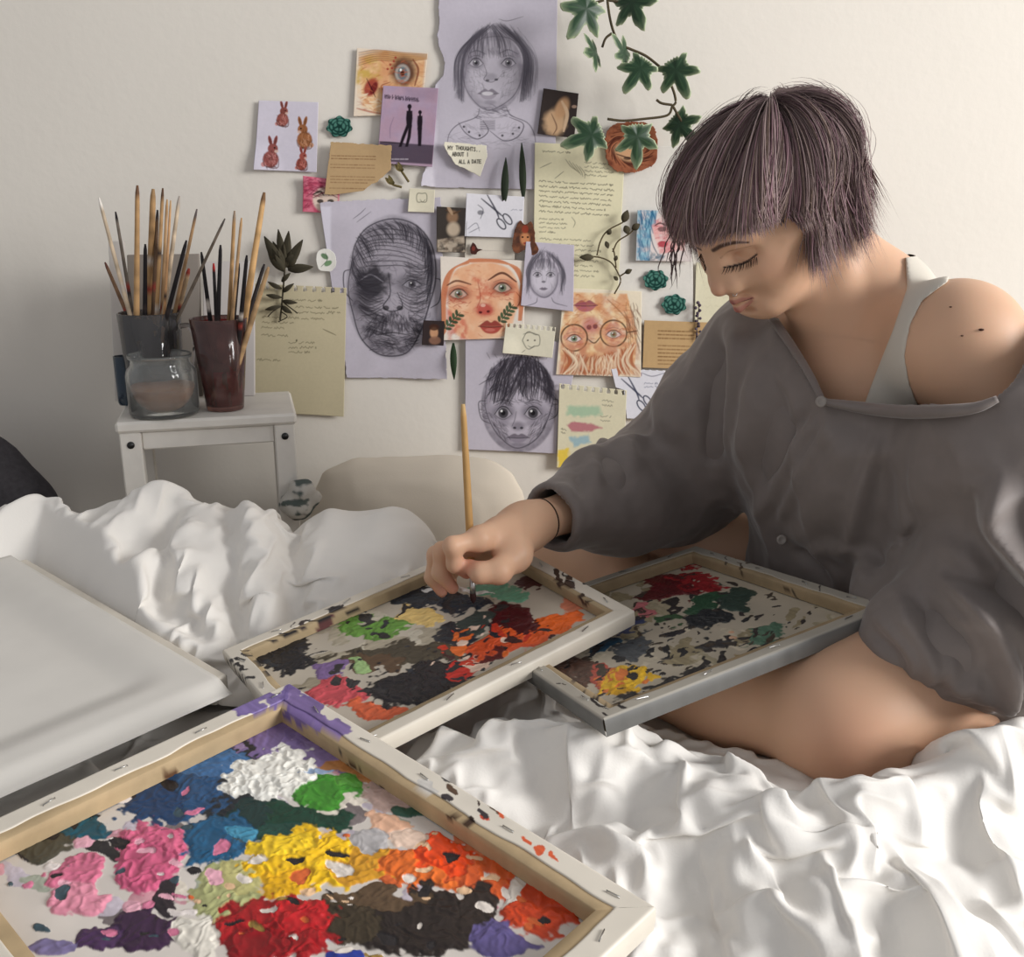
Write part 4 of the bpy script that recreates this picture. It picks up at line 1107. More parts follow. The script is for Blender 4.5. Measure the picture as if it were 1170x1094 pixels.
# ------------------------------------------------------------------ hair: a mauve bob made of locks falling from the crown
def hair():
    g = np.random.default_rng(5)
    mb_v, mb_f, mb_c = [], [], []
    nb = 0
    cen = np.array([0, -.012, .019])
    rad = np.array([.083, .111, .074])
    whorl = unit(np.array([.06, -.52, 1.0]))
    a1 = unit(np.cross(whorl, (0, 1, 0)) * -1); a2 = np.cross(whorl, a1)     # a1 ~ +x, a2 ~ +y(front)
    if a2[1] < 0: a2 = -a2
    up_l = np.array([HL[2], HF[2], HU[2]])       # world up in head axes
    def shell(dirv, lift): return cen + dirv * (rad + lift)
    PH = [0, .5, .85, 1.1, 1.3, 1.42, 1.65, 2.4, 3.1416]
    def end_of(phi):
        """angle from the whorl at which the lock leaves the skull, and how far it hangs; phi 0 = front"""
        f = abs(phi)
        th = np.interp(f, PH, [1.90, 1.84, 1.74, 1.70, 1.72, 1.74, 1.66, 1.48, 1.38])
        ln = np.interp(f, PH, [.0, .0, .0, .0, .022, .070, .088, .088, .082])
        return th, ln
    dark = np.array(lin((92, 76, 76))); mid = np.array(lin((138, 118, 115))); lite = np.array(lin((172, 150, 150))); plum = np.array(lin((138, 108, 115))); brown = np.array(lin((136, 116, 106)))
    nlock = 12500
    for i in range(nlock):
        phi = (g.random() * 2 - 1) * math.pi
        layer = g.random(); clump = math.sin(phi * 31) * .5 + .5
        the, ln = end_of(phi)
        th0 = g.random() ** 1.3 * .75 * the
        the = the * (1 + .05 * g.normal() * .6) - .10 * (1 - layer) * g.random()
        ln = ln * (1 + .16 * g.normal()) * (.75 + .25 * layer)
        lift0 = -.001 + .010 * layer + (.010 * g.random() if layer > .97 else 0)
        bend = .24 * (g.random() - .5) + .20 * math.sin(phi * 11) + .04 * math.sin(phi * 23 + 1)
        if abs(phi) > 1.15: bend *= .4
        sweep = -.28 if abs(phi) < .9 else 0.0
        n1 = 11; pts = []
        for t in np.linspace(0, 1, n1):
            th = th0 + (the - th0) * t
            ph = phi + bend * t * t + sweep * t * t * (1 - abs(phi) / .9 if abs(phi) < .9 else 0)
            dv = math.cos(th) * whorl + math.sin(th) * (math.sin(ph) * a1 + math.cos(ph) * a2)
            lift = lift0 + .010 * math.sin(min(th / the, 1) * math.pi * .75) + .0025 * math.sin(4 * t + clump * 6.28) + .006 * math.sin(phi * 9 + 2 * t)
            pts.append(shell(dv, lift))
        pts = np.array(pts)
        dirv = unit(pts[-1] - pts[-2])
        if ln > .002:
            p = pts[-1].copy(); ns = 7; ext = []
            tgt = unit(np.array([0, 0, -1.0]) + .10 * np.array([dirv[0], dirv[1], 0]) - .25 * up_l + .16 * g.normal(size=3))
            for t in np.linspace(0, 1, ns):
                dirv = unit(dirv * .78 + tgt * .22)
                cx = np.array([p[0] - cen[0], p[1] - cen[1], 0]); cx /= np.linalg.norm(cx) + 1e-9
                p = p + dirv * ln / ns + cx * (.0012 - .0012 * t * (1 if layer < .5 else .3))
                ext.append(p.copy())
            pts = np.vstack([pts, ext])
        m = len(pts)
        W = HEAD_C + HS * (pts[:, :1] * HL + pts[:, 1:2] * HF + pts[:, 2:] * HU)
        wdt = (.0007 + .0009 * g.random()) * (1.0 if layer < .8 else .55)
        tt = np.linspace(0, 1, m)
        prof = wdt * np.minimum(1, .35 + 2.5 * tt) * np.clip((1 - tt) * 3.2, .06, 1)
        outw = W - (HEAD_C + HS * (cen[0] * HL + cen[1] * HF + cen[2] * HU)); outw /= np.linalg.norm(outw, axis=1)[:, None]
        tan = np.gradient(W, axis=0); tan /= np.linalg.norm(tan, axis=1)[:, None] + 1e-9
        side = np.cross(tan, outw); side /= np.linalg.norm(side, axis=1)[:, None] + 1e-9
        tw = .6 * (g.random() - .5)
        side2 = side * math.cos(tw) + outw * math.sin(tw); out2 = outw * math.cos(tw) - side * math.sin(tw)
        ring = np.stack([W + side2 * prof[:, None], W + out2 * prof[:, None] * .6, W - side2 * prof[:, None]], 1).reshape(-1, 3)
        f = []
        idx = np.arange(m - 1)[:, None] * 3
        for k in range(3): f.append(np.stack([idx[:, 0] + k, idx[:, 0] + (k + 1) % 3, idx[:, 0] + 3 + (k + 1) % 3, idx[:, 0] + 3 + k], 1))
        f = np.vstack(f) + nb
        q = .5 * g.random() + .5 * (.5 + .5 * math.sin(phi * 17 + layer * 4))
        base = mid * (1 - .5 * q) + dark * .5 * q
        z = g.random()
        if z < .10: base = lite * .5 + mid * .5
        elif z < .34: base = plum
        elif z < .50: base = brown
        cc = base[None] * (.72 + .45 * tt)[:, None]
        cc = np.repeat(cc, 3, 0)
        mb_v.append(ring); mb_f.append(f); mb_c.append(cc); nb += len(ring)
    # a loose wisp hanging past the far temple
    for i in range(9):
        p0 = np.array([-.050 + .010 * g.normal(), .078 + .006 * g.normal(), .030]); W0 = hd(*p0)
        pts = np.array([W0 + np.array([-.010 * t - .004 * math.sin(3 * t + i), -.002 * t, -(.055 + .012 * math.sin(i)) * t]) + .0012 * g.normal(size=3) for t in np.linspace(0, 1, 9)])
        r_ = .0008 * np.clip((1 - np.linspace(0, 1, 9)) * 3, .1, 1)
        ring = np.stack([pts + np.array([1, 0, 0]) * r_[:, None], pts + np.array([0, -1, 0]) * r_[:, None], pts - np.array([1, 0, 0]) * r_[:, None], pts + np.array([0, 1, 0]) * r_[:, None]], 1).reshape(-1, 3)
        idx = np.arange(8) * 4
        mb_f.append(np.vstack([np.stack([idx + k, idx + (k + 1) % 4, idx + 4 + (k + 1) % 4, idx + 4 + k], 1) for k in range(4)]) + nb)
        mb_v.append(ring); mb_c.append(np.tile(dark * (.9 + .5 * g.random()), (len(ring), 1))); nb += len(ring)
    # under-cap so that no scalp shows between the locks
    n_u, n_v = 48, 30
    V = []
    for a in np.linspace(-math.pi, math.pi, n_u):
        for t in np.linspace(0, 1, n_v):
            the, ln = end_of(a); th = the * t * .97
            dv = math.cos(th) * whorl + math.sin(th) * (math.sin(a) * a1 + math.cos(a) * a2)
            V.append(shell(dv, -.001 + .006 * t))
    V = np.array(V); W = HEAD_C + HS * (V[:, :1] * HL + V[:, 1:2] * HF + V[:, 2:] * HU)
    mb_v.append(W); mb_f.append(gridfaces(n_u, n_v) + nb); mb_c.append(np.tile(dark * .8, (len(W), 1)))
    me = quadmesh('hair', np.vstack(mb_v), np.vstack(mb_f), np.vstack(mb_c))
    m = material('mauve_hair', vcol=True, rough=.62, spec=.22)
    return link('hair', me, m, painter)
hair()
# ------------------------------------------------------------------ things pinned to the wall: drawn with pencil and brush on their own sheets
class Art:
    def __init__(s, quad, bg, res=1.55, tone=.05, seed=1):
        q = np.asarray(quad, float); s.quad = q
        w = max(np.hypot(*(q[1] - q[0])), np.hypot(*(q[2] - q[3]))); h = max(np.hypot(*(q[3] - q[0])), np.hypot(*(q[2] - q[1])))
        s.nu, s.nv = max(int(w * res), 3), max(int(h * res), 3)
        u, v = np.meshgrid(np.linspace(0, 1, s.nu), np.linspace(0, 1, s.nv), indexing='ij')
        u = u.ravel(); v = v.ravel(); s.u, s.v = u, v
        s.Q = (np.outer((1 - u) * (1 - v), q[0]) + np.outer(u * (1 - v), q[1]) + np.outer(u * v, q[2]) + np.outer((1 - u) * v, q[3])).astype(np.float32)
        s.C = np.tile(np.array(lin(bg)), (len(u), 1)) * (1 - tone + 2 * tone * fbm(s.Q / 22 + seed * 9, 3, seed))[:, None]
        s.M = np.ones(len(u), bool); s.g = np.random.default_rng(seed); s.seed = seed; s.w, s.h = w, h
    def near(s, x0, y0, x1, y1):
        Q = s.Q
        return np.where((Q[:, 0] >= x0) & (Q[:, 0] <= x1) & (Q[:, 1] >= y0) & (Q[:, 1] <= y1))[0]
    def mix(s, i, m, col, a=1.0):
        m = (m * a)[:, None]; s.C[i] = s.C[i] * (1 - m) + np.array(lin(col)) * m
    def line(s, pts, w, col, a=1.0, curve=True, taper=True):
        p = np.asarray(pts, float)
        if curve and len(p) > 2: p = smooth_path(p, 5 * len(p))
        i = s.near(p[:, 0].min() - w - 1, p[:, 1].min() - w - 1, p[:, 0].max() + w + 1, p[:, 1].max() + w + 1)
        if len(i) == 0: return s
        d, t = poly_dist(s.Q[i], p)
        ww = w * (.35 + .65 * np.sin(np.pi * np.clip(t, .02, .98)) ** .5) if taper else w
        s.mix(i, np.clip((ww / 2 - d) / .7 + .55, 0, 1), col, a); return s
    def poly(s, pts, col, a=1.0, soft=.6, rag=0.0):
        p = np.asarray(pts, float)
        i = s.near(p[:, 0].min() - 4, p[:, 1].min() - 4, p[:, 0].max() + 4, p[:, 1].max() + 4)
        if len(i) == 0: return s
        d = inpoly(s.Q[i], p)
        if rag: d = d + rag * 2 * (fbm(s.Q[i] / 4, 2, s.seed) - .5)
        s.mix(i, np.clip(.5 - d / (2 * soft), 0, 1), col, a); return s
    def ell(s, cx, cy, rx, ry, col, a=1.0, rot=0, soft=.25, rag=0.0):
        R = max(rx, ry) * (1.1 + soft) + 1
        i = s.near(cx - R, cy - R, cx + R, cy + R)
        if len(i) == 0: return s
        dx = s.Q[i, 0] - cx; dy = s.Q[i, 1] - cy; c, n = math.cos(rot), math.sin(rot)
        d = np.sqrt(((dx * c + dy * n) / rx) ** 2 + ((-dx * n + dy * c) / ry) ** 2)
        if rag: d = d + rag * (fbm(s.Q[i] / 5, 2, s.seed) - .5) * 2
        s.mix(i, sstep(1 + soft * .5, 1 - soft, d), col, a); return s
    def wash(s, poly, cols, a=.7, scale=9, seed=0):
        """watercolour: several pigments mingling inside an outline"""
        p = np.asarray(poly, float); i = s.near(p[:, 0].min() - 4, p[:, 1].min() - 4, p[:, 0].max() + 4, p[:, 1].max() + 4)
        d = inpoly(s.Q[i], p); e = np.clip(.5 - d / 2.0, 0, 1)
        for k, c in enumerate(cols):
            n = fbm(s.Q[i] / scale + k * 17 + seed, 3, s.seed + k)
            s.mix(i, e * sstep(.30, .70, n), c, a * .8)
        return s
    def hatch(s, poly, ang, gap, w, col, a=.5, jit=.4):
        p = np.asarray(poly, float); c = p.mean(0); R = np.abs(p - c).max() * 1.5
        i = s.near(p[:, 0].min(), p[:, 1].min(), p[:, 0].max(), p[:, 1].max())
        if len(i) == 0: return s
        ins = np.clip(.5 - inpoly(s.Q[i], p) / 3, 0, 1)
        t = (s.Q[i] - c) @ np.array([-math.sin(ang), math.cos(ang)]) / gap
        t = t + jit * 2 * (fbm(s.Q[i] / (gap * 3), 2, s.seed + 3) - .5)
        f = np.abs(t - np.round(t)) * gap
        s.mix(i, ins * np.clip((w / 2 - f) / .7 + .5, 0, 1), col, a); return s
    def write(s, x0, y0, x1, n, size, lead, col, a=.8, slope=0.0, seed=0, w=.8):
        """rows of joined handwriting too small to read"""
        g = np.random.default_rng(seed)
        for r in range(n):
            x = x0; xe = x1 - (x1 - x0) * (.25 * g.random() if r < n - 1 else .55 * g.random())
            while x < xe:
                wl = size * (1.5 + 3.5 * g.random()); k = max(int(wl / (size * .30)), 2)
                xs = np.linspace(x, min(x + wl, xe), k); y = y0 + r * lead + slope * (xs - x0)
                up = (g.random(k) - .5) * size * .9; up[::2] -= size * .25 * g.random()
                s.line(np.stack([xs, y + up * .8], -1), w * .85, col, a * .85, curve=False, taper=False)
                x += wl + size * .75
        return s
    def print_rows(s, x0, y0, x1, n, lead, h, col, a=.6, slope=0.0, seed=0):
        g = np.random.default_rng(seed)
        for r in range(n):
            if g.random() < .12: continue
            x = x0; xe = x1 - (x1 - x0) * .35 * (g.random() < .25) * g.random()
            while x < xe:
                wl = 1.2 + 4 * g.random(); y = y0 + r * lead + slope * (x - x0)
                s.line([(x, y), (min(x + wl, xe), y + slope * wl)], h, col, a * (.6 + .4 * g.random()), curve=False, taper=False)
                x += wl + 1.7
        return s
    def torn(s, side, amp, seed=0, base=0.0):
        n = fbm(np.stack([(s.v if side in 'lr' else s.u) * (s.h if side in 'lr' else s.w) / 9, s.u * 0 + seed], -1), 3, seed)
        m = base + amp * n
        d = {'l': s.u * s.w, 'r': (1 - s.u) * s.w, 't': s.v * s.h, 'b': (1 - s.v) * s.h}[side]
        s.M &= d > m; return s
    def holes(s, n, y=3.0, r=1.6, x0=.05, x1=.95):
        for t in np.linspace(x0, x1, n):
            c = s.quad[0] * (1 - t) + s.quad[1] * t
            s.M &= ~((np.abs(s.Q[:, 0] - c[0]) < r) & (np.abs(s.Q[:, 1] - c[1] - y) < r * 1.3))
            s.M &= ~((np.abs(s.Q[:, 0] - c[0]) < r * .35) & (s.Q[:, 1] < c[1] + y))
        return s
    def clip(s, poly, rag=0.0):
        d = inpoly(s.Q, poly)
        if rag: d = d + rag * 2 * (fbm(s.Q / 5, 2, s.seed + 7) - .5)
        s.M &= d < 0; return s
    def build(s, name, label, cat, layer, group=None, lift=.0022, curl=(0, 0, 0, 0), wave=.0007):
        y = WALL_Y - .0015 - layer * .0026
        bow = lift * (.35 + .65 * (np.abs(s.u - .5) * 2) ** 2 * (.4 + .6 * s.v))
        for k, (cu, cv) in enumerate(((0, 0), (1, 0), (1, 1), (0, 1))):
            if curl[k]: bow = bow + curl[k] * sstep(.45, 0, np.hypot((s.u - cu) * s.w, (s.v - cv) * s.h) / max(s.w, s.h))
        bow = bow + wave * (fbm(np.stack([s.u * 2.2, s.v * 2.2], -1) + s.seed, 2, s.seed) - .3)
        r = ray(0, 0)
        a = (s.Q[:, 0] - 585.0) / FPX; b = (547.0 - s.Q[:, 1]) / FPX
        R = np.stack([a, math.cos(PITCH) + b * math.sin(PITCH), -math.sin(PITCH) + b * math.cos(PITCH)], -1)
        V = np.array([0, 0, CAM_Z]) + R * (y / R[:, 1])[:, None]
        V[:, 1] -= np.clip(bow, 0, None)
        F = gridfaces(s.nu, s.nv)[:, ::-1]
        V, F, used = keep_faces(V, F, s.M)
        me = quadmesh(name, V, F, np.clip(s.C[used], 0, 1))
        o = link(name, me, M_VC_PAPER)
        md = o.modifiers.new('thickness', 'SOLIDIFY'); md.thickness = .00035; md.offset = 1
        recenter(o); tag(o, label, cat, group); return o
GR = (74, 70, 80); GD = (48, 45, 52)
LAV = (196, 190, 201); CREAM = (222, 214, 184); BROWN = (190, 160, 120)
def eye(A, x, y, w, h, ink, white=(225, 220, 222), iris=(70, 66, 74), a=.9):
    A.ell(x, y, w * .5, h * .5, white, a * .8); A.ell(x, y, h * .48, h * .50, iris, a); A.ell(x, y, h * .22, h * .22, (20, 18, 22), a); A.ell(x - h * .15, y - h * .18, h * .11, h * .11, (240, 240, 240), a)
    A.line([(x - w * .56, y + h * .12), (x - w * .2, y - h * .5), (x + w * .2, y - h * .5), (x + w * .56, y + h * .1)], 1.3, ink, a)
    A.line([(x - w * .5, y + h * .2), (x, y + h * .58), (x + w * .5, y + h * .18)], .8, ink, a * .7)
    A.line([(x - w * .55, y - h * .65), (x, y - h * .95), (x + w * .55, y - h * .65)], .7, ink, a * .6)
def lips(A, x, y, w, h, up, lo, ln, a=.9):
    A.poly(smooth_path([(x - w / 2, y), (x - w * .18, y - h * .45), (x, y - h * .3), (x + w * .18, y - h * .45), (x + w / 2, y)], 20), up, a)
    A.poly(smooth_path([(x - w * .46, y), (x - w * .2, y + h * .5), (x + w * .2, y + h * .5), (x + w * .46, y)], 20), lo, a)
    A.line([(x - w / 2, y), (x - w * .15, y + h * .05), (x + w * .15, y + h * .05), (x + w / 2, y)], 1.0, ln, a)
def strokes(A, n, fa, fb, fc, w, col, a, seed):
    """n loose pencil strokes between two curves, bowed through a third"""
    g = np.random.default_rng(seed)
    pa, pb, pc = (smooth_path(q, 60) for q in (fa, fb, fc))
    for _ in range(n):
        t = g.random(); k = int(np.clip(t + .05 * g.normal(), 0, 1) * 59); k0 = int(t * 59); j = g.normal(size=(3, 2)) * 1.4
        A.line([pa[k0] + j[0], pc[int((k0 + k) / 2)] + j[1], pb[k] + j[2]], w * (.6 + .6 * g.random()), col, a * (.35 + .65 * g.random()))
def scrib(A, poly, n, ln, w, col, a, seed, ang=0.0, spread=1.6, bow=.25):
    """short bowed pencil marks scattered inside an outline"""
    g = np.random.default_rng(seed); p = np.asarray(poly, float); lo, hi = p.min(0), p.max(0); k = 0
    pts = lo + (hi - lo) * g.random((n * 4, 2)); pts = pts[inpoly(pts, p) < 0][:n]
    for c in pts:
        t = (ang(c) if callable(ang) else ang) + spread * (g.random() - .5); L = ln * (.5 + g.random()) * .5; d = np.array([math.cos(t), math.sin(t)]); m = np.array([-d[1], d[0]]) * L * bow * 2 * (g.random() - .5)
        A.line([c - d * L, c + m, c + d * L], w * (.6 + .6 * g.random()), col, a * (.35 + .65 * g.random()))
def smudge(A, poly, col, a, scale=9, seed=0, soft=3.0):
    p = np.asarray(poly, float); i = A.near(p[:, 0].min() - 6, p[:, 1].min() - 6, p[:, 0].max() + 6, p[:, 1].max() + 6)
    if len(i): A.mix(i, np.clip(.5 - inpoly(A.Q[i], p) / (2 * soft), 0, 1) * sstep(.25, .75, fbm(A.Q[i] / scale + seed * 3.3, 3, seed)), col, a)
def round_shade(A, cx, cy, rx, ry, col, a):
    """darkens towards the rim of an oval, as a pencil does on a cheek"""
    i = A.near(cx - rx * 1.1, cy - ry * 1.1, cx + rx * 1.1, cy + ry * 1.1); d = np.sqrt(((A.Q[i, 0] - cx) / rx) ** 2 + ((A.Q[i, 1] - cy) / ry) ** 2)
    A.mix(i, sstep(.55, 1.0, d) * sstep(1.06, 1.0, d) * (.6 + .6 * fbm(A.Q[i] / 5, 2, 5)), col, a)
def ticks(A, x0, y0, x1, h, col, a, slope=0.0, seed=0, w=1.0):
    g = np.random.default_rng(seed); x = x0
    while x < x1:
        y = y0 + slope * (x - x0)
        if g.random() < .86: A.line([(x, y - h * (.5 + .3 * g.random())), (x + .4 * g.normal(), y + h * .5)], w, col, a, curve=False, taper=False); A.line([(x, y + h * (g.random() - .5)), (x + 1.6, y + h * (g.random() - .5))], w * .8, col, a, curve=False, taper=False)
        x += 1.7 + (1.6 if g.random() < .12 else 0)
# --- big lavender portrait of a child with a bob
A = Art([(478, -14), (637, -12), (634, 217), (478, 214)], LAV, seed=2); A.clip([(500, -20), (501, 28), (499, 44), (503, 58), (508, 72), (506, 86), (498, 97), (490, 108), (486, 130), (487, 190), (482, 200), (481, 213), (500, 215), (640, 219), (640, -20)], 1.3)
smudge(A, [(478, 96), (500, 96), (499, 216), (478, 216)], (228, 223, 233), 1, 30, 3, 2); A.poly([(478, 98), (496, 98), (492, 150), (497, 216), (478, 216)], (228, 223, 233), .85, 2.0)
fc = smooth_path([(532, 60), (529, 80), (532, 100), (543, 117), (557, 126), (572, 121), (588, 108), (596, 88), (597, 62), (582, 44), (552, 44), (532, 60)], 60)
A.poly(fc, (210, 204, 215), .85, 2); round_shade(A, 563, 82, 34, 44, (120, 114, 126), .55); A.line(fc, 1.2, (98, 94, 104), .65)
hairp = [(566, 28), (548, 32), (534, 44), (525, 62), (520, 90), (520, 112), (530, 116), (534, 84), (538, 68), (560, 62), (590, 66), (594, 84), (594, 112), (606, 110), (607, 84), (602, 58), (592, 40), (578, 30)]
smudge(A, hairp, (128, 122, 134), .55, 8, 4, 2)
HC = (84, 80, 90)
strokes(A, 70, [(566, 29), (560, 30), (550, 34), (540, 42)], [(588, 64), (570, 66), (548, 68), (534, 72)], [(582, 44), (566, 44), (548, 48), (534, 54)], .9, HC, .55, 1)
strokes(A, 55, [(566, 28), (556, 30), (545, 36)], [(530, 118), (524, 112), (519, 98)], [(534, 62), (527, 62), (521, 66)], .9, HC, .6, 2); strokes(A, 75, [(566, 28), (578, 30), (590, 38)], [(594, 116), (602, 112), (609, 96)], [(597, 60), (603, 62), (607, 66)], .9, HC, .6, 3); strokes(A, 20, [(575, 28), (590, 34), (600, 48)], [(600, 118), (608, 112), (613, 100)], [(606, 66), (610, 66), (613, 70)], .8, (120, 116, 126), .6, 9)
for ex in (544, 581): A.ell(ex, 72, 12, 9, (128, 122, 134), .6, soft=.5); eye(A, ex, 72, 15, 9, GD, (214, 208, 218), (84, 80, 90), .8)
scrib(A, [(534, 78), (556, 80), (556, 104), (540, 112)], 60, 6, .7, HC, .35, 11, .9); scrib(A, [(574, 80), (594, 78), (586, 106), (572, 112)], 60, 6, .7, HC, .35, 12, -.9); scrib(A, [(540, 56), (590, 56), (588, 66), (540, 66)], 30, 7, .7, HC, .4, 13, 1.4)
A.line([(536, 61), (545, 58), (555, 62)], 1.3, HC, .6); A.line([(571, 61), (581, 57), (592, 62)], 1.3, HC, .6); A.line([(553, 74), (556, 84), (553, 91), (562, 94), (570, 89)], .9, HC, .7); A.ell(557, 92, 2.4, 1.5, GD, .8); A.ell(567, 91, 2.4, 1.5, GD, .8); A.ell(561, 88, 8, 5, (140, 134, 146), .5, soft=.6)
lips(A, 558, 107, 24, 12, (124, 116, 128), (164, 156, 168), GD, .8); A.ell(557, 107, 7, 2.4, (232, 228, 234), .85); A.ell(560, 117, 8, 3, (130, 124, 136), .5, soft=.6)
scrib(A, [(546, 122), (580, 120), (586, 134), (542, 136)], 60, 7, .9, HC, .6, 14, .2, .8); A.line([(548, 124), (544, 134), (524, 142), (514, 152), (511, 164)], 1.2, HC, .7); A.line([(578, 122), (584, 132), (602, 140), (610, 152), (612, 164)], 1.2, HC, .7)
A.line([(524, 140), (532, 152), (546, 159), (558, 150), (552, 138)], 1.3, HC, .8); A.line([(560, 150), (576, 161), (592, 156), (598, 142), (582, 134)], 1.3, HC, .8); A.hatch([(548, 137), (566, 137), (566, 149), (548, 149)], 0, 2.0, 1.1, GR, .65); scrib(A, [(524, 142), (556, 142), (556, 156), (532, 154)], 40, 6, .7, HC, .3, 15, .6); scrib(A, [(566, 140), (600, 142), (594, 158), (572, 158)], 40, 6, .7, HC, .3, 16, -.6)
for x, y in ((530, 145), (536, 151), (548, 155), (574, 155), (586, 153), (593, 146)): A.ell(x, y, 1.5, 1.5, GD, .85)
scrib(A, [(512, 150), (528, 154), (560, 162), (606, 156), (612, 166), (570, 172), (514, 170)], 60, 9, .7, (120, 116, 126), .45, 17, .1, 1.0); A.line([(570, 22), (580, 24), (598, 19)], .9, GR, .6)
A.build('pencil_portrait', 'big pencil portrait of a bobbed child on lavender paper, topmost on the wall', 'drawing', 1, 'pencil portraits on the wall')
# --- the old man
A = Art([(366, 231), (506, 224), (511, 433), (394, 433)], LAV, seed=4, tone=.07)
A.clip([(364, 232), (380, 230), (504, 225), (511, 433), (395, 432), (390, 350), (379, 330), (372, 326), (363, 250)], 1.2)
A.poly([(362, 236), (379, 236), (378, 322), (370, 326)], (222, 218, 230), .9, 1.5)
hd_ = [(402, 300), (398, 330), (404, 360), (412, 385), (428, 402), (446, 407), (466, 402), (480, 380), (490, 350), (498, 318), (494, 282), (476, 258), (448, 250), (420, 260), (406, 280)]
A.poly(smooth_path(hd_, 60), (162, 156, 166), .85, 2.5)
A.line(hd_ + hd_[:1], 1.8, GD, .8)
for i in range(9): A.line([(408 + i, 272 + i * 4), (432, 262 + i * 5 + 2 * math.sin(i)), (462, 264 + i * 5), (490 - i, 274 + i * 5)], 1.3, GD, .65)
strokes(A, 90, [(402, 300), (412, 268), (446, 252)], [(410, 330), (428, 290), (462, 270)], [(402, 312), (420, 276), (456, 258)], 1.2, GD, .7, 5)
strokes(A, 90, [(494, 290), (480, 262), (450, 252)], [(488, 350), (484, 300), (458, 268)], [(494, 320), (486, 280), (456, 258)], 1.2, GD, .7, 6)
A.ell(426, 322, 22, 22, (44, 42, 48), .92, soft=.5, rag=.3); A.ell(414, 344, 14, 18, (70, 66, 74), .7, soft=.6); A.ell(470, 324, 20, 13, (96, 92, 100), .7, soft=.5)
eye(A, 471, 325, 20, 9, GD, (170, 166, 176)); A.line([(412, 320), (424, 314), (438, 322)], 1.5, (150, 146, 156), .7)
for k in range(5): A.line([(456, 334 + 3 * k), (472, 340 + 4 * k), (490, 330 + 5 * k)], 1.2, GD, .6); A.line([(410, 336 + 4 * k), (422, 344 + 4 * k), (438, 340 + 3 * k)], 1.2, (30, 28, 32), .6)
A.line([(444, 312), (446, 336), (438, 350), (448, 356), (460, 350), (454, 334)], 1.5, GD, .8); A.ell(441, 352, 4, 3, (30, 28, 32), .8); A.ell(457, 352, 4, 3, (30, 28, 32), .8); A.ell(450, 345, 5, 8, (178, 172, 182), .6)
mo = [(414, 372), (432, 360), (450, 357), (468, 360), (484, 372), (480, 384), (462, 378), (446, 380), (428, 384), (414, 388)]
smudge(A, mo, (84, 80, 88), .8, 5, 7, 2); scrib(A, mo, 130, 9, 1.1, (62, 58, 66), .7, 18, lambda c: 1.57 + .02 * (448 - c[0]), .7); smudge(A, [(416, 384), (446, 390), (478, 382), (468, 402), (446, 406), (426, 400)], (104, 98, 108), .7, 6, 8, 2); scrib(A, [(416, 384), (446, 388), (480, 380), (470, 402), (446, 407), (426, 401)], 110, 8, 1.0, (66, 62, 70), .6, 19, .3, 1.8)
fo = [(404, 290), (420, 262), (448, 252), (476, 260), (494, 284), (496, 330), (486, 372), (412, 376), (400, 340)]
scrib(A, fo, 380, 9, .9, (74, 70, 78), .45, 20, lambda c: .1 + .02 * (c[0] - 448) if c[1] < 305 else .7 + .03 * (c[0] - 448), 1.3, .8); round_shade(A, 449, 328, 52, 80, (76, 72, 82), .35)
A.line([(430, 383), (448, 380), (468, 383)], 1.8, (40, 38, 42), .7); A.line([(498, 318), (504, 322), (502, 344), (492, 352)], 1.4, GD, .8); A.line([(400, 308), (393, 312), (394, 332), (403, 344)], 1.4, GD, .8)
strokes(A, 120, [(406, 300), (410, 350), (430, 396)], [(430, 300), (440, 360), (462, 402)], [(416, 306), (424, 356), (446, 400)], 1.1, GD, .55, 9); strokes(A, 90, [(462, 300), (470, 350), (462, 396)], [(492, 300), (488, 350), (476, 394)], [(478, 304), (480, 352), (470, 398)], 1.1, GD, .55, 10)
A.line([(404, 250), (412, 244), (418, 238)], .9, GR, .7); A.line([(408, 254), (424, 242)], .9, GR, .6)
A.build('pencil_portrait', 'dark pencil portrait of an old wrinkled man with moustache on lavender paper', 'drawing', 1, 'pencil portraits on the wall', curl=(.006, 0, .004, 0))
# --- the boy
A = Art([(531, 386), (663, 391), (636, 519), (531, 514)], LAV, seed=6); A.clip([(531, 386), (663, 391), (661, 440), (640, 441), (636, 519), (531, 514)])
bh = [(556, 440), (554, 462), (560, 482), (570, 498), (586, 511), (600, 510), (616, 498), (626, 478), (632, 455), (630, 436), (618, 416), (596, 408), (572, 414), (558, 430)]
A.poly(smooth_path(bh, 50), (190, 183, 196), .9, 2); A.line(bh + bh[:1], 1.5, GD, .8)
round_shade(A, 593, 462, 42, 54, (104, 98, 110), .7); hp = [(556, 450), (555, 430), (568, 413), (596, 405), (620, 415), (632, 436), (632, 458), (624, 452), (612, 440), (600, 452), (588, 446), (574, 458), (564, 450)]
smudge(A, hp, (96, 90, 102), .8, 6, 9, 2); HB = (54, 50, 58)
scrib(A, hp, 260, 17, 1.1, HB, .75, 21, lambda c: 2.2 - .018 * (c[0] - 560), .7, .5); strokes(A, 60, [(606, 410), (590, 408), (574, 414)], [(582, 462), (570, 460), (560, 458)], [(598, 430), (578, 428), (564, 434)], 1.1, HB, .8, 11); strokes(A, 60, [(600, 410), (614, 414), (626, 426)], [(600, 456), (616, 456), (630, 460)], [(600, 430), (618, 434), (632, 442)], 1.1, HB, .8, 12)
for k in range(9): A.line([(560 + 8 * k, 410 - 3 * math.sin(k * .4)), (556 + 9 * k, 403 + 2 * math.sin(k * 2))], .8, HB, .6)
for ex in (575, 609): A.ell(ex, 471, 15, 11, (84, 78, 90), .75, soft=.6); eye(A, ex, 472, 18, 13, (34, 32, 38), (196, 190, 200), (40, 38, 44)); A.ell(ex, 484, 10, 4, (120, 114, 126), .5, soft=.6)
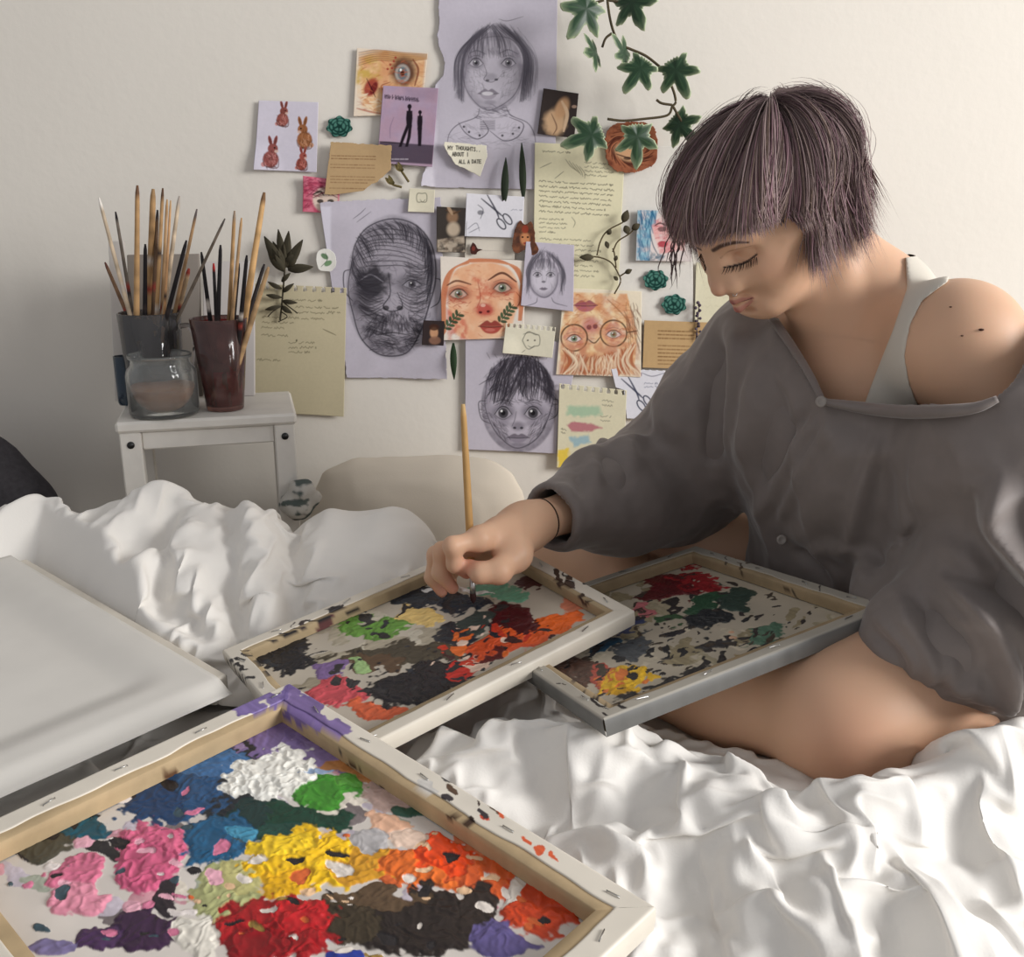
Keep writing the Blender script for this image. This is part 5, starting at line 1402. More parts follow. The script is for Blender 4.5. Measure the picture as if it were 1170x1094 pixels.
A.line([(564, 460), (575, 457), (586, 462)], 1.6, HB, .6); A.line([(600, 461), (610, 457), (620, 460)], 1.6, HB, .6)
A.ell(592, 487, 9, 6, (112, 106, 118), .7, soft=.6); A.ell(588, 489, 2, 1.5, HB, .9); A.ell(596, 489, 2, 1.5, HB, .9); A.line([(590, 470), (588, 480), (585, 487)], 1, GR, .6); lips(A, 592, 500, 26, 10, (104, 96, 108), (142, 134, 148), GD, .85); A.ell(592, 508, 9, 2.5, (120, 114, 126), .5, soft=.6)
scrib(A, [(558, 470), (578, 486), (584, 508), (568, 498)], 90, 7, .8, HB, .45, 22, .9, .8); scrib(A, [(604, 486), (628, 470), (622, 492), (604, 508)], 90, 7, .8, HB, .45, 23, -.9, .8); scrib(A, [(566, 455), (622, 455), (620, 464), (566, 464)], 50, 8, .8, HB, .5, 24, .3)
A.line([(555, 458), (547, 460), (550, 478), (560, 484)], 1.3, GD, .7); A.line([(631, 456), (638, 458), (636, 474), (627, 480)], 1.3, GD, .7); scrib(A, [(548, 460), (556, 460), (558, 480), (551, 476)], 20, 5, .8, HB, .5, 25); scrib(A, [(630, 458), (638, 460), (634, 476), (628, 478)], 20, 5, .8, HB, .5, 26)
A.build('pencil_portrait', 'pencil portrait of a short-haired boy on lavender paper, lowest of the portraits', 'drawing', 2, 'pencil portraits on the wall')
# --- pale sheet with the letter, and plain sheets that lie beneath
A = Art([(714, 166), (790, 168), (792, 372), (700, 372)], (224, 220, 212), seed=8); A.build('blank_sheet', 'plain white sheet under the two green rosettes', 'paper', 0)
A = Art([(795, 300), (850, 304), (850, 380), (793, 376)], (220, 214, 186), seed=9); A.write(806, 330, 840, 3, 4, 10, (190, 184, 150), .4, seed=4); A.build('note_page', 'pale yellow page just behind her chin', 'paper', 1)
A = Art([(611, 163), (714, 168), (706, 334), (609, 330)], (226, 219, 186), seed=10, tone=.03); I2 = (92, 88, 72)
A.write(620, 173, 664, 1, 3, 5, I2, .9, .05, 1); A.write(616, 207, 706, 7, 3.0, 5.7, I2, 1, .06, 2, .9); A.write(616, 250, 652, 4, 2.8, 5.0, I2, .9, .03, 4); A.write(617, 273, 690, 8, 3.0, 5.8, I2, .9, .04, 5); A.write(668, 186, 704, 4, 2.8, 4.6, I2, .9, .08, 6)
for k in range(5): A.line([(646 + 4 * k, 182 + 2 * k), (652 + 4 * k, 190 + 2 * k), (660 + 2 * k, 196 + 2 * k)], .9, I2, .7)
A.line([(617, 192), (630, 186)], .9, I2, .7); A.line([(634, 204), (644, 196)], .9, I2, .7); A.line([(653, 248), (657, 254), (655, 260)], .9, I2, .7)
A.build('letter', 'tall pale yellow letter full of small handwriting', 'paper', 2)
A = Art([(531, 270), (588, 272), (588, 297), (531, 295)], (222, 214, 200), seed=11); A.line([(536, 286), (580, 287)], .8, (170, 160, 150), .5); A.build('paper_strip', 'blank cream strip between the scissors sketch and orange painting', 'paper', 1)
# --- painted faces
A = Art([(503, 293), (601, 298), (598, 386), (505, 389)], (232, 222, 210), seed=12)
sk = smooth_path([(512, 330), (520, 310), (540, 301), (566, 301), (586, 312), (593, 336), (588, 360), (576, 384), (528, 386), (514, 362), (512, 330)], 50)
A.poly(sk, (240, 196, 160), 1, 1.5); A.wash(sk, [(232, 170, 128), (244, 208, 176), (226, 150, 108)], .5, 12)
hr = (204, 124, 88)
for k in range(26):
    q = k / 26; A.line([(505 + 5 * q, 386 - 8 * q), (504 + 6 * q, 340), (512 + 7 * q, 312 - 4 * q), (536, 297 + 4 * q)], 1.5, [(206, 128, 90), (226, 164, 126), (180, 98, 68)][k % 3], .6); A.line([(536, 296 + 4 * q), (566, 296 + 4 * q), (588 + 6 * q, 308), (598 - 4 * q, 336), (596 - 4 * q, 366)], 1.5, [(206, 128, 90), (226, 164, 126), (180, 98, 68)][k % 3], .6)
for ex, ey in ((524, 336), (574, 329)):
    A.ell(ex, ey, 18, 11, (190, 92, 70), .7, soft=.6); A.ell(ex, ey, 13, 8, (96, 52, 44), .6, soft=.6); eye(A, ex, ey, 19, 10, (50, 28, 28), (216, 196, 180), iris=(104, 116, 96)); scrib(A, [(ex - 15, ey + 4), (ex + 15, ey + 4), (ex + 12, ey + 14), (ex - 12, ey + 14)], 26, 5, 1, (176, 60, 50), .6, int(ex))
A.line([(511, 326), (522, 321), (538, 325)], 2.4, (96, 52, 40), .85); A.line([(558, 320), (574, 312), (590, 322)], 2.6, (84, 46, 38), .9)
smudge(A, [(540, 316), (560, 316), (562, 344), (544, 344)], (206, 96, 70), .7, 5, 3, 3); A.line([(546, 322), (549, 340), (545, 352)], 1.4, (176, 84, 62), .7); A.ell(553, 354, 12, 9, (186, 62, 62), .85, soft=.5, rag=.15); A.ell(549, 357, 2.2, 1.6, (80, 26, 30), .9); A.ell(558, 356, 2.2, 1.6, (80, 26, 30), .9); A.ell(552, 349, 3, 2, (240, 200, 180), .7)
lips(A, 561, 373, 29, 15, (140, 38, 42), (170, 58, 56), (62, 20, 24)); A.ell(560, 377, 6, 2, (214, 130, 116), .6); scrib(A, sk, 70, 5, 1.2, (204, 96, 66), .4, 30); smudge(A, [(510, 352), (534, 366), (534, 388), (512, 388)], (206, 90, 70), .7, 5, 4, 2); A.ell(592, 342, 6, 12, (224, 140, 100), .8, soft=.4); A.line([(590, 334), (595, 342), (590, 352)], 1.2, (160, 76, 52), .8)
for (x, y, dx, dy) in ((510, 374, 1, -.85), (573, 366, .85, -.9)):
    A.line([(x, y), (x + 16 * dx, y + 20 * dy)], 1.2, (38, 60, 42), .95)
    for k in range(5):
        for s_ in (-1, 1): A.ell(x + 3.6 * k * dx + 2.6 * s_, y + 4.4 * k * dy + 1.6 * s_, 4.0, 1.9, (46, 74, 52) if (k + s_) % 2 else (62, 92, 64), .95, rot=-.8 + .9 * s_)
A.build('watercolour_face', 'orange watercolour of a staring woman with leaves on her cheeks', 'painting', 4, 'painted faces on the wall')
A = Art([(644, 329), (733, 333), (732, 431), (635, 428)], (236, 224, 200), seed=14)
A.wash([(650, 334), (716, 336), (728, 380), (724, 428), (640, 427), (640, 380)], [(238, 194, 130), (226, 160, 100), (242, 214, 170), (206, 130, 90)], .75)
lips(A, 669, 349, 28, 13, (150, 74, 92), (176, 96, 112), (80, 34, 48)); A.ell(675, 371, 12, 10, (196, 120, 122), .8, soft=.6); A.ell(673, 374, 3, 3, (110, 50, 56), .8); A.ell(680, 373, 3, 3, (110, 50, 56), .8)
for gx, gy in ((701, 381), (656, 386)):
    A.wash(smooth_path([(gx - 14, gy), (gx, gy - 14), (gx + 14, gy), (gx, gy + 14), (gx - 14, gy)], 30), [(214, 150, 130), (230, 180, 150), (190, 110, 96)], .7, 4); eye(A, gx, gy + 1, 16, 8, (90, 60, 50), iris=(110, 130, 100))
    A.line([(gx + 15 * math.cos(t), gy + 15 * math.sin(t)) for t in np.linspace(0, 6.4, 24)], 1.8, (86, 66, 50), .9, taper=False)
A.line([(671, 387), (679, 392), (686, 385)], 1.6, (86, 66, 50), .9); A.line([(716, 380), (728, 378)], 1.6, (86, 66, 50), .9); A.line([(694, 342), (712, 360), (724, 378)], 1.4, (150, 96, 60), .7)
smudge(A, [(640, 392), (730, 392), (730, 430), (638, 428)], (196, 130, 100), .7, 7, 6, 3); scrib(A, [(650, 336), (716, 338), (728, 392), (644, 396)], 130, 7, 1.3, (190, 116, 74), .5, 33); scrib(A, [(714, 350), (730, 352), (730, 400), (720, 396)], 40, 14, 1.3, (120, 76, 54), .6, 34, 1.3, .6); strokes(A, 40, [(642, 398), (670, 408), (700, 404), (728, 392)], [(650, 428), (676, 428), (696, 428), (726, 426)], [(650, 412), (666, 420), (704, 416), (722, 412)], 1.5, (110, 66, 48), .7, 35); strokes(A, 90, [(642, 398), (670, 408), (700, 404), (728, 392)], [(640, 428), (670, 428), (700, 428), (730, 426)], [(648, 412), (664, 420), (706, 416), (722, 412)], 2.2, (178, 104, 70), .7, 15); strokes(A, 40, [(642, 398), (670, 408), (700, 404), (728, 392)], [(640, 428), (670, 428), (700, 428), (730, 426)], [(654, 412), (670, 420), (700, 416), (718, 412)], 2.0, (240, 220, 190), .7, 16)
A.build('watercolour_face', 'upside-down watercolour face wearing round glasses', 'painting', 3, 'painted faces on the wall')
A = Art([(408, 55), (489, 61), (481, 131), (404, 133)], (232, 216, 196), seed=17)
A.poly([(412, 66), (440, 58), (486, 66), (480, 130), (436, 131), (414, 122)], (226, 176, 128), .9, 2); A.wash([(410, 66), (440, 58), (486, 66), (480, 130), (430, 130), (408, 110)], [(236, 190, 136), (206, 130, 84), (242, 206, 160)], .6, 10); smudge(A, [(408, 70), (432, 60), (436, 88), (418, 100), (406, 96)], (204, 170, 84), .9, 8, 5, 3)
for k in range(16): A.line([(410, 60 + k), (432, 57 + k * .8), (458, 60 + .7 * k), (488, 62 + k * .4)], 1.2, [(120, 66, 44), (176, 120, 70), (214, 170, 110)][k % 3], .55)
A.ell(461, 82, 16, 18, (84, 48, 40), .92, soft=.4, rag=.12); A.ell(460, 84, 9, 11, (176, 168, 160), .95, soft=.2); A.ell(460, 84, 6, 8, (104, 116, 122), .95); A.ell(460, 84, 2.6, 3.4, (26, 24, 28), 1); A.ell(458, 80, 1.3, 1.6, (240, 240, 236), 1); A.line([(472, 68), (478, 80), (474, 98)], 2.4, (120, 60, 44), .8); A.line([(446, 94), (436, 98), (438, 104)], 1.4, (150, 70, 50), .7)
A.ell(424, 100, 8, 12, (160, 62, 54), .95, rot=.45, soft=.3); A.ell(427, 101, 3.5, 8, (112, 34, 36), .9, rot=.45); A.line([(419, 90), (424, 100), (429, 111)], 1.4, (70, 24, 26), .9)
scrib(A, [(412, 70), (484, 68), (480, 130), (412, 126)], 110, 7, 1.4, (186, 100, 66), .5, 31); scrib(A, [(412, 108), (446, 112), (440, 132), (410, 132)], 40, 8, 1.6, (240, 220, 190), .7, 32); A.line([(408, 124), (424, 128), (442, 131)], 2, (176, 84, 50), .7)
for x, y in ((446, 74), (450, 70), (443, 79), (452, 66), (448, 78)): A.ell(x, y, 1.5, 1.5, (160, 52, 48), .85)
A.build('watercolour_face', 'sideways watercolour face with one wide dark-ringed eye', 'painting', 1, 'painted faces on the wall')
A = Art([(347, 201), (389, 206), (387, 244), (346, 242)], (214, 120, 140), seed=18)
A.wash([(347, 201), (389, 206), (387, 244), (346, 242)], [(196, 70, 104), (220, 130, 150), (176, 56, 84)], .8, 5); A.ell(372, 228, 15, 15, (232, 212, 196), .95, soft=.15); scrib(A, [(347, 202), (388, 206), (386, 222), (356, 226), (352, 240), (347, 240)], 60, 9, 1.4, (120, 34, 60), .6, 36); A.line([(358, 222), (366, 219), (370, 223)], 2.2, (40, 28, 28), .9); A.line([(376, 223), (381, 219), (386, 222)], 2.2, (40, 28, 28), .9); A.ell(366, 230, 4, 2.5, (40, 30, 30), .9); A.ell(378, 230, 4, 2.5, (40, 40, 32), .9); A.ell(372, 240, 4, 2, (160, 50, 60), .9); A.line([(358, 226), (372, 220), (386, 226)], 1.6, (120, 40, 60), .8)
A.build('painted_card', 'small painted card of a face with bright pink hair', 'painting', 2, 'painted faces on the wall', curl=(.004, 0, 0, 0))
A = Art([(728, 240), (790, 241), (790, 299), (726, 298)], (222, 210, 206), seed=19)
A.wash([(728, 240), (752, 241), (744, 262), (742, 298), (727, 298)], [(96, 160, 190), (60, 130, 168), (150, 196, 210)], .9, 5); A.wash([(744, 258), (760, 244), (786, 250), (782, 286), (754, 290)], [(226, 160, 160), (216, 120, 126), (238, 196, 188)], .8, 6); scrib(A, [(728, 242), (752, 242), (744, 262), (742, 297), (728, 297)], 60, 14, 1.4, (40, 100, 136), .7, 37, 1.5, .7); scrib(A, [(746, 250), (784, 250), (780, 284), (754, 288)], 40, 5, 1.2, (190, 80, 90), .5, 38); A.line([(748, 258), (754, 255), (761, 258)], 1.8, (80, 46, 50), .9); A.ell(756, 262, 5, 3, (90, 60, 64), .8); A.ell(757, 279, 6, 4, (176, 50, 66), .9); A.line([(742, 262), (746, 280), (752, 292)], 1.3, (60, 90, 110), .8); A.wash([(744, 288), (760, 292), (756, 298), (740, 298)], [(90, 130, 150), (60, 90, 110)], .8, 3)
A.build('painted_card', 'small painted card of a pink face with blue hair', 'painting', 3, 'painted faces on the wall')
A = Art([(688, 138), (752, 140), (750, 200), (690, 198)], (150, 92, 66), seed=20); A.wash([(688, 138), (752, 140), (750, 200), (690, 198)], [(120, 64, 44), (96, 48, 36), (168, 104, 74)], .85, 6)
cx, cy = 721, 168
A.clip(smooth_path([(690, 170), (694, 148), (712, 140), (738, 140), (750, 152), (750, 184), (738, 194), (714, 198), (696, 190), (690, 170)], 40), 1.5)
for k in range(40): t = k * .61; A.line([(cx + 28 * math.cos(t) * .95, cy + 24 * math.sin(t)), (cx + 22 * math.cos(t + .5), cy + 18 * math.sin(t + .5)), (cx + 18 * math.cos(t + 1), cy + 13 * math.sin(t + 1))], 1.5, [(84, 40, 30), (176, 112, 80), (60, 30, 26)][k % 3], .8)
A.ell(718, 174, 17, 11, (212, 168, 128), .9, rot=.3, soft=.3); A.line([(704, 176), (716, 180), (730, 184)], 1.6, (70, 40, 34), .9); A.ell(717, 181, 5, 2, (50, 34, 30), .8)
A.build('painted_cutout', 'round red-brown painted cutout of curling hair around a face', 'painting', 4)
# --- photographs, cards and printed pages
A = Art([(438, 98), (501, 101), (494, 191), (431, 186)], (176, 154, 176), seed=22); A.wash([(438, 98), (501, 101), (494, 191), (431, 186)], [(190, 168, 188), (166, 146, 172), (186, 150, 164)], .6, 16); A.poly([(462, 100), (501, 101), (497, 116), (464, 112)], (150, 128, 148), .5, 4)
A.poly([(434, 162), (496, 166), (494, 188), (431, 184)], (70, 60, 74), .9, .8); A.line([(434, 162), (462, 164)], 1.6, (44, 36, 44), .9); A.print_rows(448, 182, 466, 1, 3, 1.4, (200, 190, 200), .7); ticks(A, 440, 110.5, 478, 3.6, (64, 52, 68), .85, .11, 3)
def figure(A, x, y, h, lean):
    c = (34, 26, 34); A.ell(x + lean * .0 * h, y + h * .06, h * .055, h * .065, c)
    A.poly([(x - h * .07, y + h * .16), (x + h * .07, y + h * .16), (x + h * .075, y + h * .34), (x + h * .05, y + h * .56), (x - h * .07, y + h * .56), (x - h * .085, y + h * .34)], c, 1, .6)
    A.poly([(x - h * .075, y + h * .5), (x + h * .01, y + h * .5), (x - lean * h * .62 + h * .03, y + h * .8), (x - lean * h + h * .03, y + h * 1.02), (x - lean * h - h * .04, y + h * 1.02), (x - lean * h * .62 - h * .05, y + h * .78)], c); A.poly([(x - h * .02, y + h * .5), (x + h * .06, y + h * .5), (x - lean * h * .1 + h * .05, y + h * .8), (x - lean * h * .35 + h * .04, y + h * 1.02), (x - lean * h * .35 - h * .03, y + h * 1.02), (x - lean * h * .1 - h * .03, y + h * .78)], c); A.line([(x, y + h * .1), (x, y + h * .2)], h * .06, c)
figure(A, 468, 119, 48, .22); figure(A, 480, 126, 40, .02); A.line([(450, 134), (446, 146), (446, 158)], 1, (120, 104, 130), .6)
A.build('film_poster', 'small purple poster with two dark standing silhouettes', 'poster', 3)
A = Art([(621, 101), (661, 107), (656, 158), (614, 153)], (58, 50, 48), seed=24); A.ell(634, 140, 14, 16, (206, 170, 134), .95, soft=.4, rag=.15); A.ell(642, 124, 8, 14, (196, 154, 116), .95, rot=.4, soft=.4); A.line([(642, 116), (648, 130), (644, 150)], 4, (214, 182, 150), .9); A.line([(630, 130), (636, 145), (632, 154)], 1.5, (110, 78, 60), .8); A.ell(656, 122, 3, 2, (180, 150, 130), .8)
A.build('photo_print', 'small dark photo of a crouching bare figure beside the ivy', 'photo', 3)
A = Art([(499, 236), (534, 238), (532, 289), (499, 288)], (64, 58, 54), seed=25); A.ell(517, 248, 7, 8, (150, 118, 92), .9, soft=.4); A.line([(510, 240), (517, 244), (526, 241)], 2, (90, 66, 48), .9); A.ell(518, 262, 8, 9, (196, 178, 156), .95, soft=.4); A.wash([(500, 274), (530, 270), (532, 288), (500, 288)], [(176, 160, 140), (140, 124, 108), (206, 190, 170)], .9, 5); A.ell(514, 240, 2, 7, (190, 160, 130), .8, rot=-.5)
A.build('photo_print', 'small dark photo of a pale statue in profile', 'photo', 4)
A = Art([(484, 366), (508, 367), (507, 395), (482, 394)], (56, 46, 46), seed=26); A.ell(496, 380, 5, 7, (206, 156, 120), .95, soft=.3); A.ell(496, 374, 6, 4, (70, 44, 34), .9); A.ell(497, 389, 7, 5, (150, 110, 90), .8); A.build('photo_print', 'tiny dark photo of a face beside the orange watercolour', 'photo', 5)
A = Art([(378, 162), (448, 166), (447, 214), (371, 224)], BROWN, 2.6, seed=27); A.clip([(378, 162), (448, 166), (447, 194), (434, 206), (420, 214), (404, 229), (390, 224), (371, 222)], 1.2); IB = (120, 84, 54)
A.print_rows(379, 178, 429, 2, 3.2, 1.3, IB, .7, .02, 1); A.print_rows(378, 188, 428, 7, 3.4, 1.2, IB, .6, .02, 2); A.print_rows(377, 212, 420, 2, 3, 1.2, IB, .6, .02, 3); A.print_rows(380, 220, 392, 1, 3, 1.2, IB, .6, .02, 3)
A.build('book_page', 'torn brown book page with lines of print above the old man', 'paper', 4, curl=(0, .003, 0, 0))
A = Art([(736, 366), (852, 370), (850, 424), (734, 420)], (192, 160, 116), 2.4, seed=28); A.print_rows(752, 378, 800, 10, 4.2, 1.5, (118, 84, 50), .75, .03, 4); A.build('book_page', 'brown page of print partly behind the grey sleeve', 'paper', 3)
A = Art([(296, 115), (364, 117), (362, 197), (291, 194)], (214, 208, 220), seed=30)
def rabbit(A, x, y, s, col, flip=1):
    d = tuple(int(c * .62) for c in col)
    A.ell(x, y + 6 * s, 9 * s, 10 * s, col, 1, soft=.15, rag=.05); A.ell(x + flip * 2 * s, y - 6 * s, 6 * s, 6 * s, col, 1, soft=.15)
    for k in (-1, 1): A.ell(x + flip * 2 * s + k * 3 * s, y - 15 * s, 2.2 * s, 6.5 * s, col, 1, rot=k * .25, soft=.2); A.ell(x + flip * 2 * s + k * 3 * s, y - 15 * s, .9 * s, 4.5 * s, d, .8, rot=k * .25)
    A.ell(x - flip * 8 * s, y + 12 * s, 3 * s, 3 * s, tuple(min(255, c + 50) for c in col), .9); A.ell(x + flip * 4 * s, y - 7 * s, 1.1 * s, 1.1 * s, (30, 20, 20), 1)
    bx = [(x - 9 * s, y - 10 * s), (x + 9 * s, y - 10 * s), (x + 10 * s, y + 16 * s), (x - 10 * s, y + 16 * s)]
    scrib(A, smooth_path([(x, y - 11 * s), (x + 8 * s, y + 4 * s), (x + 6 * s, y + 15 * s), (x - 6 * s, y + 15 * s), (x - 8 * s, y + 4 * s), (x, y - 11 * s)], 20), 46, 4 * s, 1.0, d, .7, int(x), 1.2); scrib(A, [(x - 4 * s, y), (x + 6 * s, y), (x + 5 * s, y + 13 * s), (x - 3 * s, y + 13 * s)], 18, 4 * s, 1.1, tuple(min(255, c + 55) for c in col), .7, int(y), 1.2); A.ell(x + flip * 6 * s, y - 3 * s, 2.5 * s, 1.8 * s, (220, 190, 176), .8); A.line([(x - 9 * s, y + 6 * s), (x - 6 * s, y + 14 * s), (x + 7 * s, y + 16 * s), (x + 9 * s, y + 6 * s)], 1.0, d, .8); A.line([(x - 5 * s, y + 15 * s), (x + 6 * s, y + 15 * s)], 1.4 * s, d, .7)
rabbit(A, 323, 132, .80, (150, 84, 76), 1); rabbit(A, 348, 154, 1.0, (160, 104, 68), -1); rabbit(A, 310, 176, 1.0, (146, 82, 78), 1); rabbit(A, 345, 183, .74, (162, 84, 74), 1)
A.build('rabbit_sheet', 'white sheet with four little brown painted rabbits', 'drawing', 1, curl=(0, 0, 0, .006))
A = Art([(290, 324), (396, 329), (393, 476), (282, 470)], (200, 189, 158), seed=32, tone=.04); A.holes(10, 3.6, 1.7); I3 = (84, 80, 58)
A.write(332, 343, 382, 1, 3.6, 5, I3, .85, .02, 1); A.write(338, 351, 390, 2, 3.6, 6, I3, .9, .02, 2); A.write(300, 362, 372, 2, 3.6, 6, I3, .85, .04, 3); A.write(299, 374, 352, 1, 3.6, 6, I3, .8, .03, 4); A.write(299, 383, 356, 1, 3.6, 6, I3, .85, .03, 5); A.write(330, 392, 364, 3, 3.4, 5.2, I3, .85, .0, 6); A.write(294, 411, 334, 1, 3.4, 5, I3, .85, .04, 7); A.line([(369, 376), (384, 383)], 1, I3, .8); A.ell(339, 389, 1.2, 1.2, I3, .9)
A.build('notebook_page', 'large beige spiral notebook page of handwriting behind the stool', 'paper', 2)
A = Art([(468, 215), (497, 217), (496, 243), (466, 242)], (224, 217, 194), seed=33)
A.line([(482 + 6 * math.cos(t), 226 + 6 * math.sin(t) + 1.2 * math.sin(3 * t)) for t in np.linspace(0, 6.4, 16)], .9, (90, 90, 74), .8, taper=False); A.line([(480, 228), (483, 231), (486, 228)], .8, (90, 90, 74), .8); A.build('sketch_note', 'little cream note with a small flower doodle', 'paper', 3)
A = Art([(578, 369), (635, 374), (631, 409), (574, 403)], (224, 218, 196), seed=34); A.holes(9, 2.8, 1.2); A.line([(607 + 10 * math.cos(t), 389 + 9 * math.sin(t) + 1.5 * math.sin(4 * t)) for t in np.linspace(0, 6.4, 22)], .9, (96, 96, 84), .8, taper=False)
for ex in (603, 611): A.ell(ex, 389, 1.2, 1.0, (80, 80, 70), .9)
A.line([(603, 395), (607, 397), (611, 395)], .8, (96, 96, 84), .8); A.line([(598, 382), (606, 380), (616, 383)], .9, (96, 96, 84), .8); A.line([(600, 400), (596, 403)], .8, (96, 96, 84), .7); A.build('sketch_note', 'torn spiral note with a doodled round face', 'paper', 5, curl=(0, 0, 0, .005))
A = Art([(506, 161), (558, 166), (556, 204), (510, 190)], (232, 226, 206), seed=35); A.clip([(508, 162), (556, 166), (557, 180), (549, 202), (534, 195), (520, 188), (513, 178), (507, 166)], .9)
FONT = {'M': [[(0, 1), (0, 0), (.5, .6), (1, 0), (1, 1)]], 'Y': [[(0, 0), (.5, .5), (1, 0)], [(.5, .5), (.5, 1)]], 'T': [[(0, 0), (1, 0)], [(.5, 0), (.5, 1)]], 'H': [[(0, 0), (0, 1)], [(1, 0), (1, 1)], [(0, .5), (1, .5)]], 'O': [[(.5, 0), (0, .3), (0, .7), (.5, 1), (1, .7), (1, .3), (.5, 0)]], 'U': [[(0, 0), (0, .8), (.5, 1), (1, .8), (1, 0)]], 'G': [[(1, .1), (.4, 0), (0, .5), (.4, 1), (1, .9), (1, .55), (.6, .55)]], 'S': [[(1, .1), (.3, 0), (.1, .3), (.9, .65), (.7, 1), (0, .9)]], 'A': [[(0, 1), (.5, 0), (1, 1)], [(.2, .65), (.8, .65)]], 'B': [[(0, 0), (0, 1), (.8, .9), (.9, .6), (0, .5), (.8, .3), (.7, 0), (0, 0)]], 'E': [[(1, 0), (0, 0), (0, 1), (1, 1)], [(0, .5), (.8, .5)]], 'L': [[(0, 0), (0, 1), (.9, 1)]], 'D': [[(0, 0), (0, 1), (.7, .9), (1, .5), (.7, .1), (0, 0)]], '!': [[(.4, 0), (.4, .7)], [(.4, .92), (.4, 1)]], '.': [[(.4, .92), (.4, 1)]]}
def letter(A, txt, x, y, h, w, lw, col, slope):
    for ch in txt:
        for st in FONT.get(ch, []): A.line([(x + a * w, y + b * h + slope * (x + a * w - 507)) for a, b in st], lw, col, .95, curve=False, taper=False)
        x += w * 1.45
letter(A, 'MY', 512, 166.5, 4.2, 2.2, .9, (30, 28, 26), .08); letter(A, 'THOUGHTS..', 521, 165.5, 4.2, 2.0, .9, (30, 28, 26), .09); letter(A, 'ABOUT !', 517, 174, 4.2, 1.9, .95, (24, 22, 22), .02); letter(A, 'ALL', 524.5, 182.5, 4.0, 1.9, .9, (30, 28, 26), .02); letter(A, 'A', 534.5, 182.5, 4.0, 1.9, .9, (30, 28, 26), .02); letter(A, 'DATE', 539.5, 182, 4.0, 1.9, .9, (30, 28, 26), .02)
A.build('torn_note', 'torn white scrap with bold handwriting on the top portrait', 'paper', 4, lift=.006)
def scissors(A, x0, y0, x1, y1, s, ink):
    d = np.array([x1 - x0, y1 - y0], float); L = np.hypot(*d); d /= L; n = np.array([-d[1], d[0]]); p = np.array([x0, y0], float); m = p + d * L * .5
    A.line([p + n * 5, m, m + d * L * .22 - n * 2], 2.0, ink, .9); A.line([p - n * 3, m, m + d * L * .22 + n * 3], 2.0, ink, .9)
    for k in (-1, 1):
        c = p + d * L * .86 + n * k * 4.5 * s; A.line([c + d * 7 * s * math.cos(t) + n * 3.4 * s * math.sin(t) for t in np.linspace(0, 6.4, 18)], 1.5, ink, .95, taper=False)
A = Art([(533, 221), (599, 225), (597, 272), (531, 270)], (226, 224, 230), seed=36); scissors(A, 554, 224, 580, 258, 1, (52, 52, 66)); A.write(584, 240, 597, 1, 3, 5, (90, 90, 120), .7, 0, 3); A.line([(534, 262), (544, 255), (548, 264)], 1, (110, 110, 122), .7); A.line([(536, 266), (548, 260)], 1, (110, 110, 122), .7); A.ell(549, 243, 4, 3, (70, 70, 80), .7, rag=.3); A.line([(546, 234), (552, 240), (549, 250)], 1.1, (90, 90, 100), .8)
A.build('scissors_sketch', 'white card with ink scissors under the dark hanging leaves', 'drawing', 4)
A = Art([(698, 421), (776, 424), (760, 480), (712, 478)], (224, 223, 230), seed=37); A.clip([(698, 421), (776, 424), (776, 482), (716, 480), (712, 446), (700, 442)]); scissors(A, 714, 430, 740, 466, 1, (56, 60, 84)); A.write(736, 438, 756, 2, 3, 4, (84, 90, 120), .8, 0, 4); A.line([(733, 426), (745, 430), (760, 426)], 1, (100, 100, 120), .8); A.ell(731, 428, 2.5, 3, (120, 70, 100), .8)
A.build('scissors_sketch', 'white card with blue ink scissors next to the grey sleeve', 'drawing', 3)
A = Art([(639, 438), (716, 446), (712, 540), (636, 534)], (220, 213, 184), seed=38); A.holes(9, 3.4, 1.5)
A.poly([(648, 464), (684, 464), (688, 474), (664, 476), (648, 474)], (150, 190, 160), .75, 2, 2); A.poly([(648, 486), (654, 482), (676, 484), (688, 489), (674, 493), (652, 493)], (184, 110, 122), .9, 1.2, 1.5); A.poly([(650, 500), (672, 498), (676, 506), (656, 510)], (140, 180, 196), .8, 1.5, 2); A.poly([(637, 514), (650, 512), (652, 534), (637, 534)], (232, 200, 60), .9, 1.5, 2)
A.write(688, 458, 704, 2, 3, 5, I2, .8, .05, 5); A.write(686, 476, 700, 2, 3, 5, I2, .8, .05, 6); A.write(641, 490, 648, 2, 2.6, 4, I2, .8, .3, 7)
A.build('swatch_page', 'spiral page with green, pink and blue paint swatches', 'paper', 4)
A = Art([(601, 276), (656, 280), (655, 356), (595, 349)], (195, 188, 201), seed=39)
A.line([(606, 312), (608, 330), (622, 340), (634, 330), (638, 312)], 1.1, GR, .8); A.ell(621, 318, 16, 20, (208, 202, 213), .8); round_shade(A, 621, 318, 17, 22, (120, 114, 126), .6); strokes(A, 46, [(622, 286), (612, 290), (606, 300)], [(602, 336), (604, 328), (604, 320)], [(606, 306), (605, 308), (603, 312)], .9, (96, 92, 102), .6, 20); strokes(A, 46, [(622, 286), (632, 290), (640, 300)], [(640, 338), (642, 330), (644, 322)], [(640, 306), (643, 310), (645, 314)], .9, (96, 92, 102), .6, 21); strokes(A, 40, [(612, 290), (622, 288), (634, 292)], [(608, 308), (622, 308), (636, 308)], [(608, 300), (622, 298), (638, 300)], 1, GR, .6, 22)
for ex in (614, 629): eye(A, ex, 314, 9, 5, GD, (200, 194, 205), GR, .8)
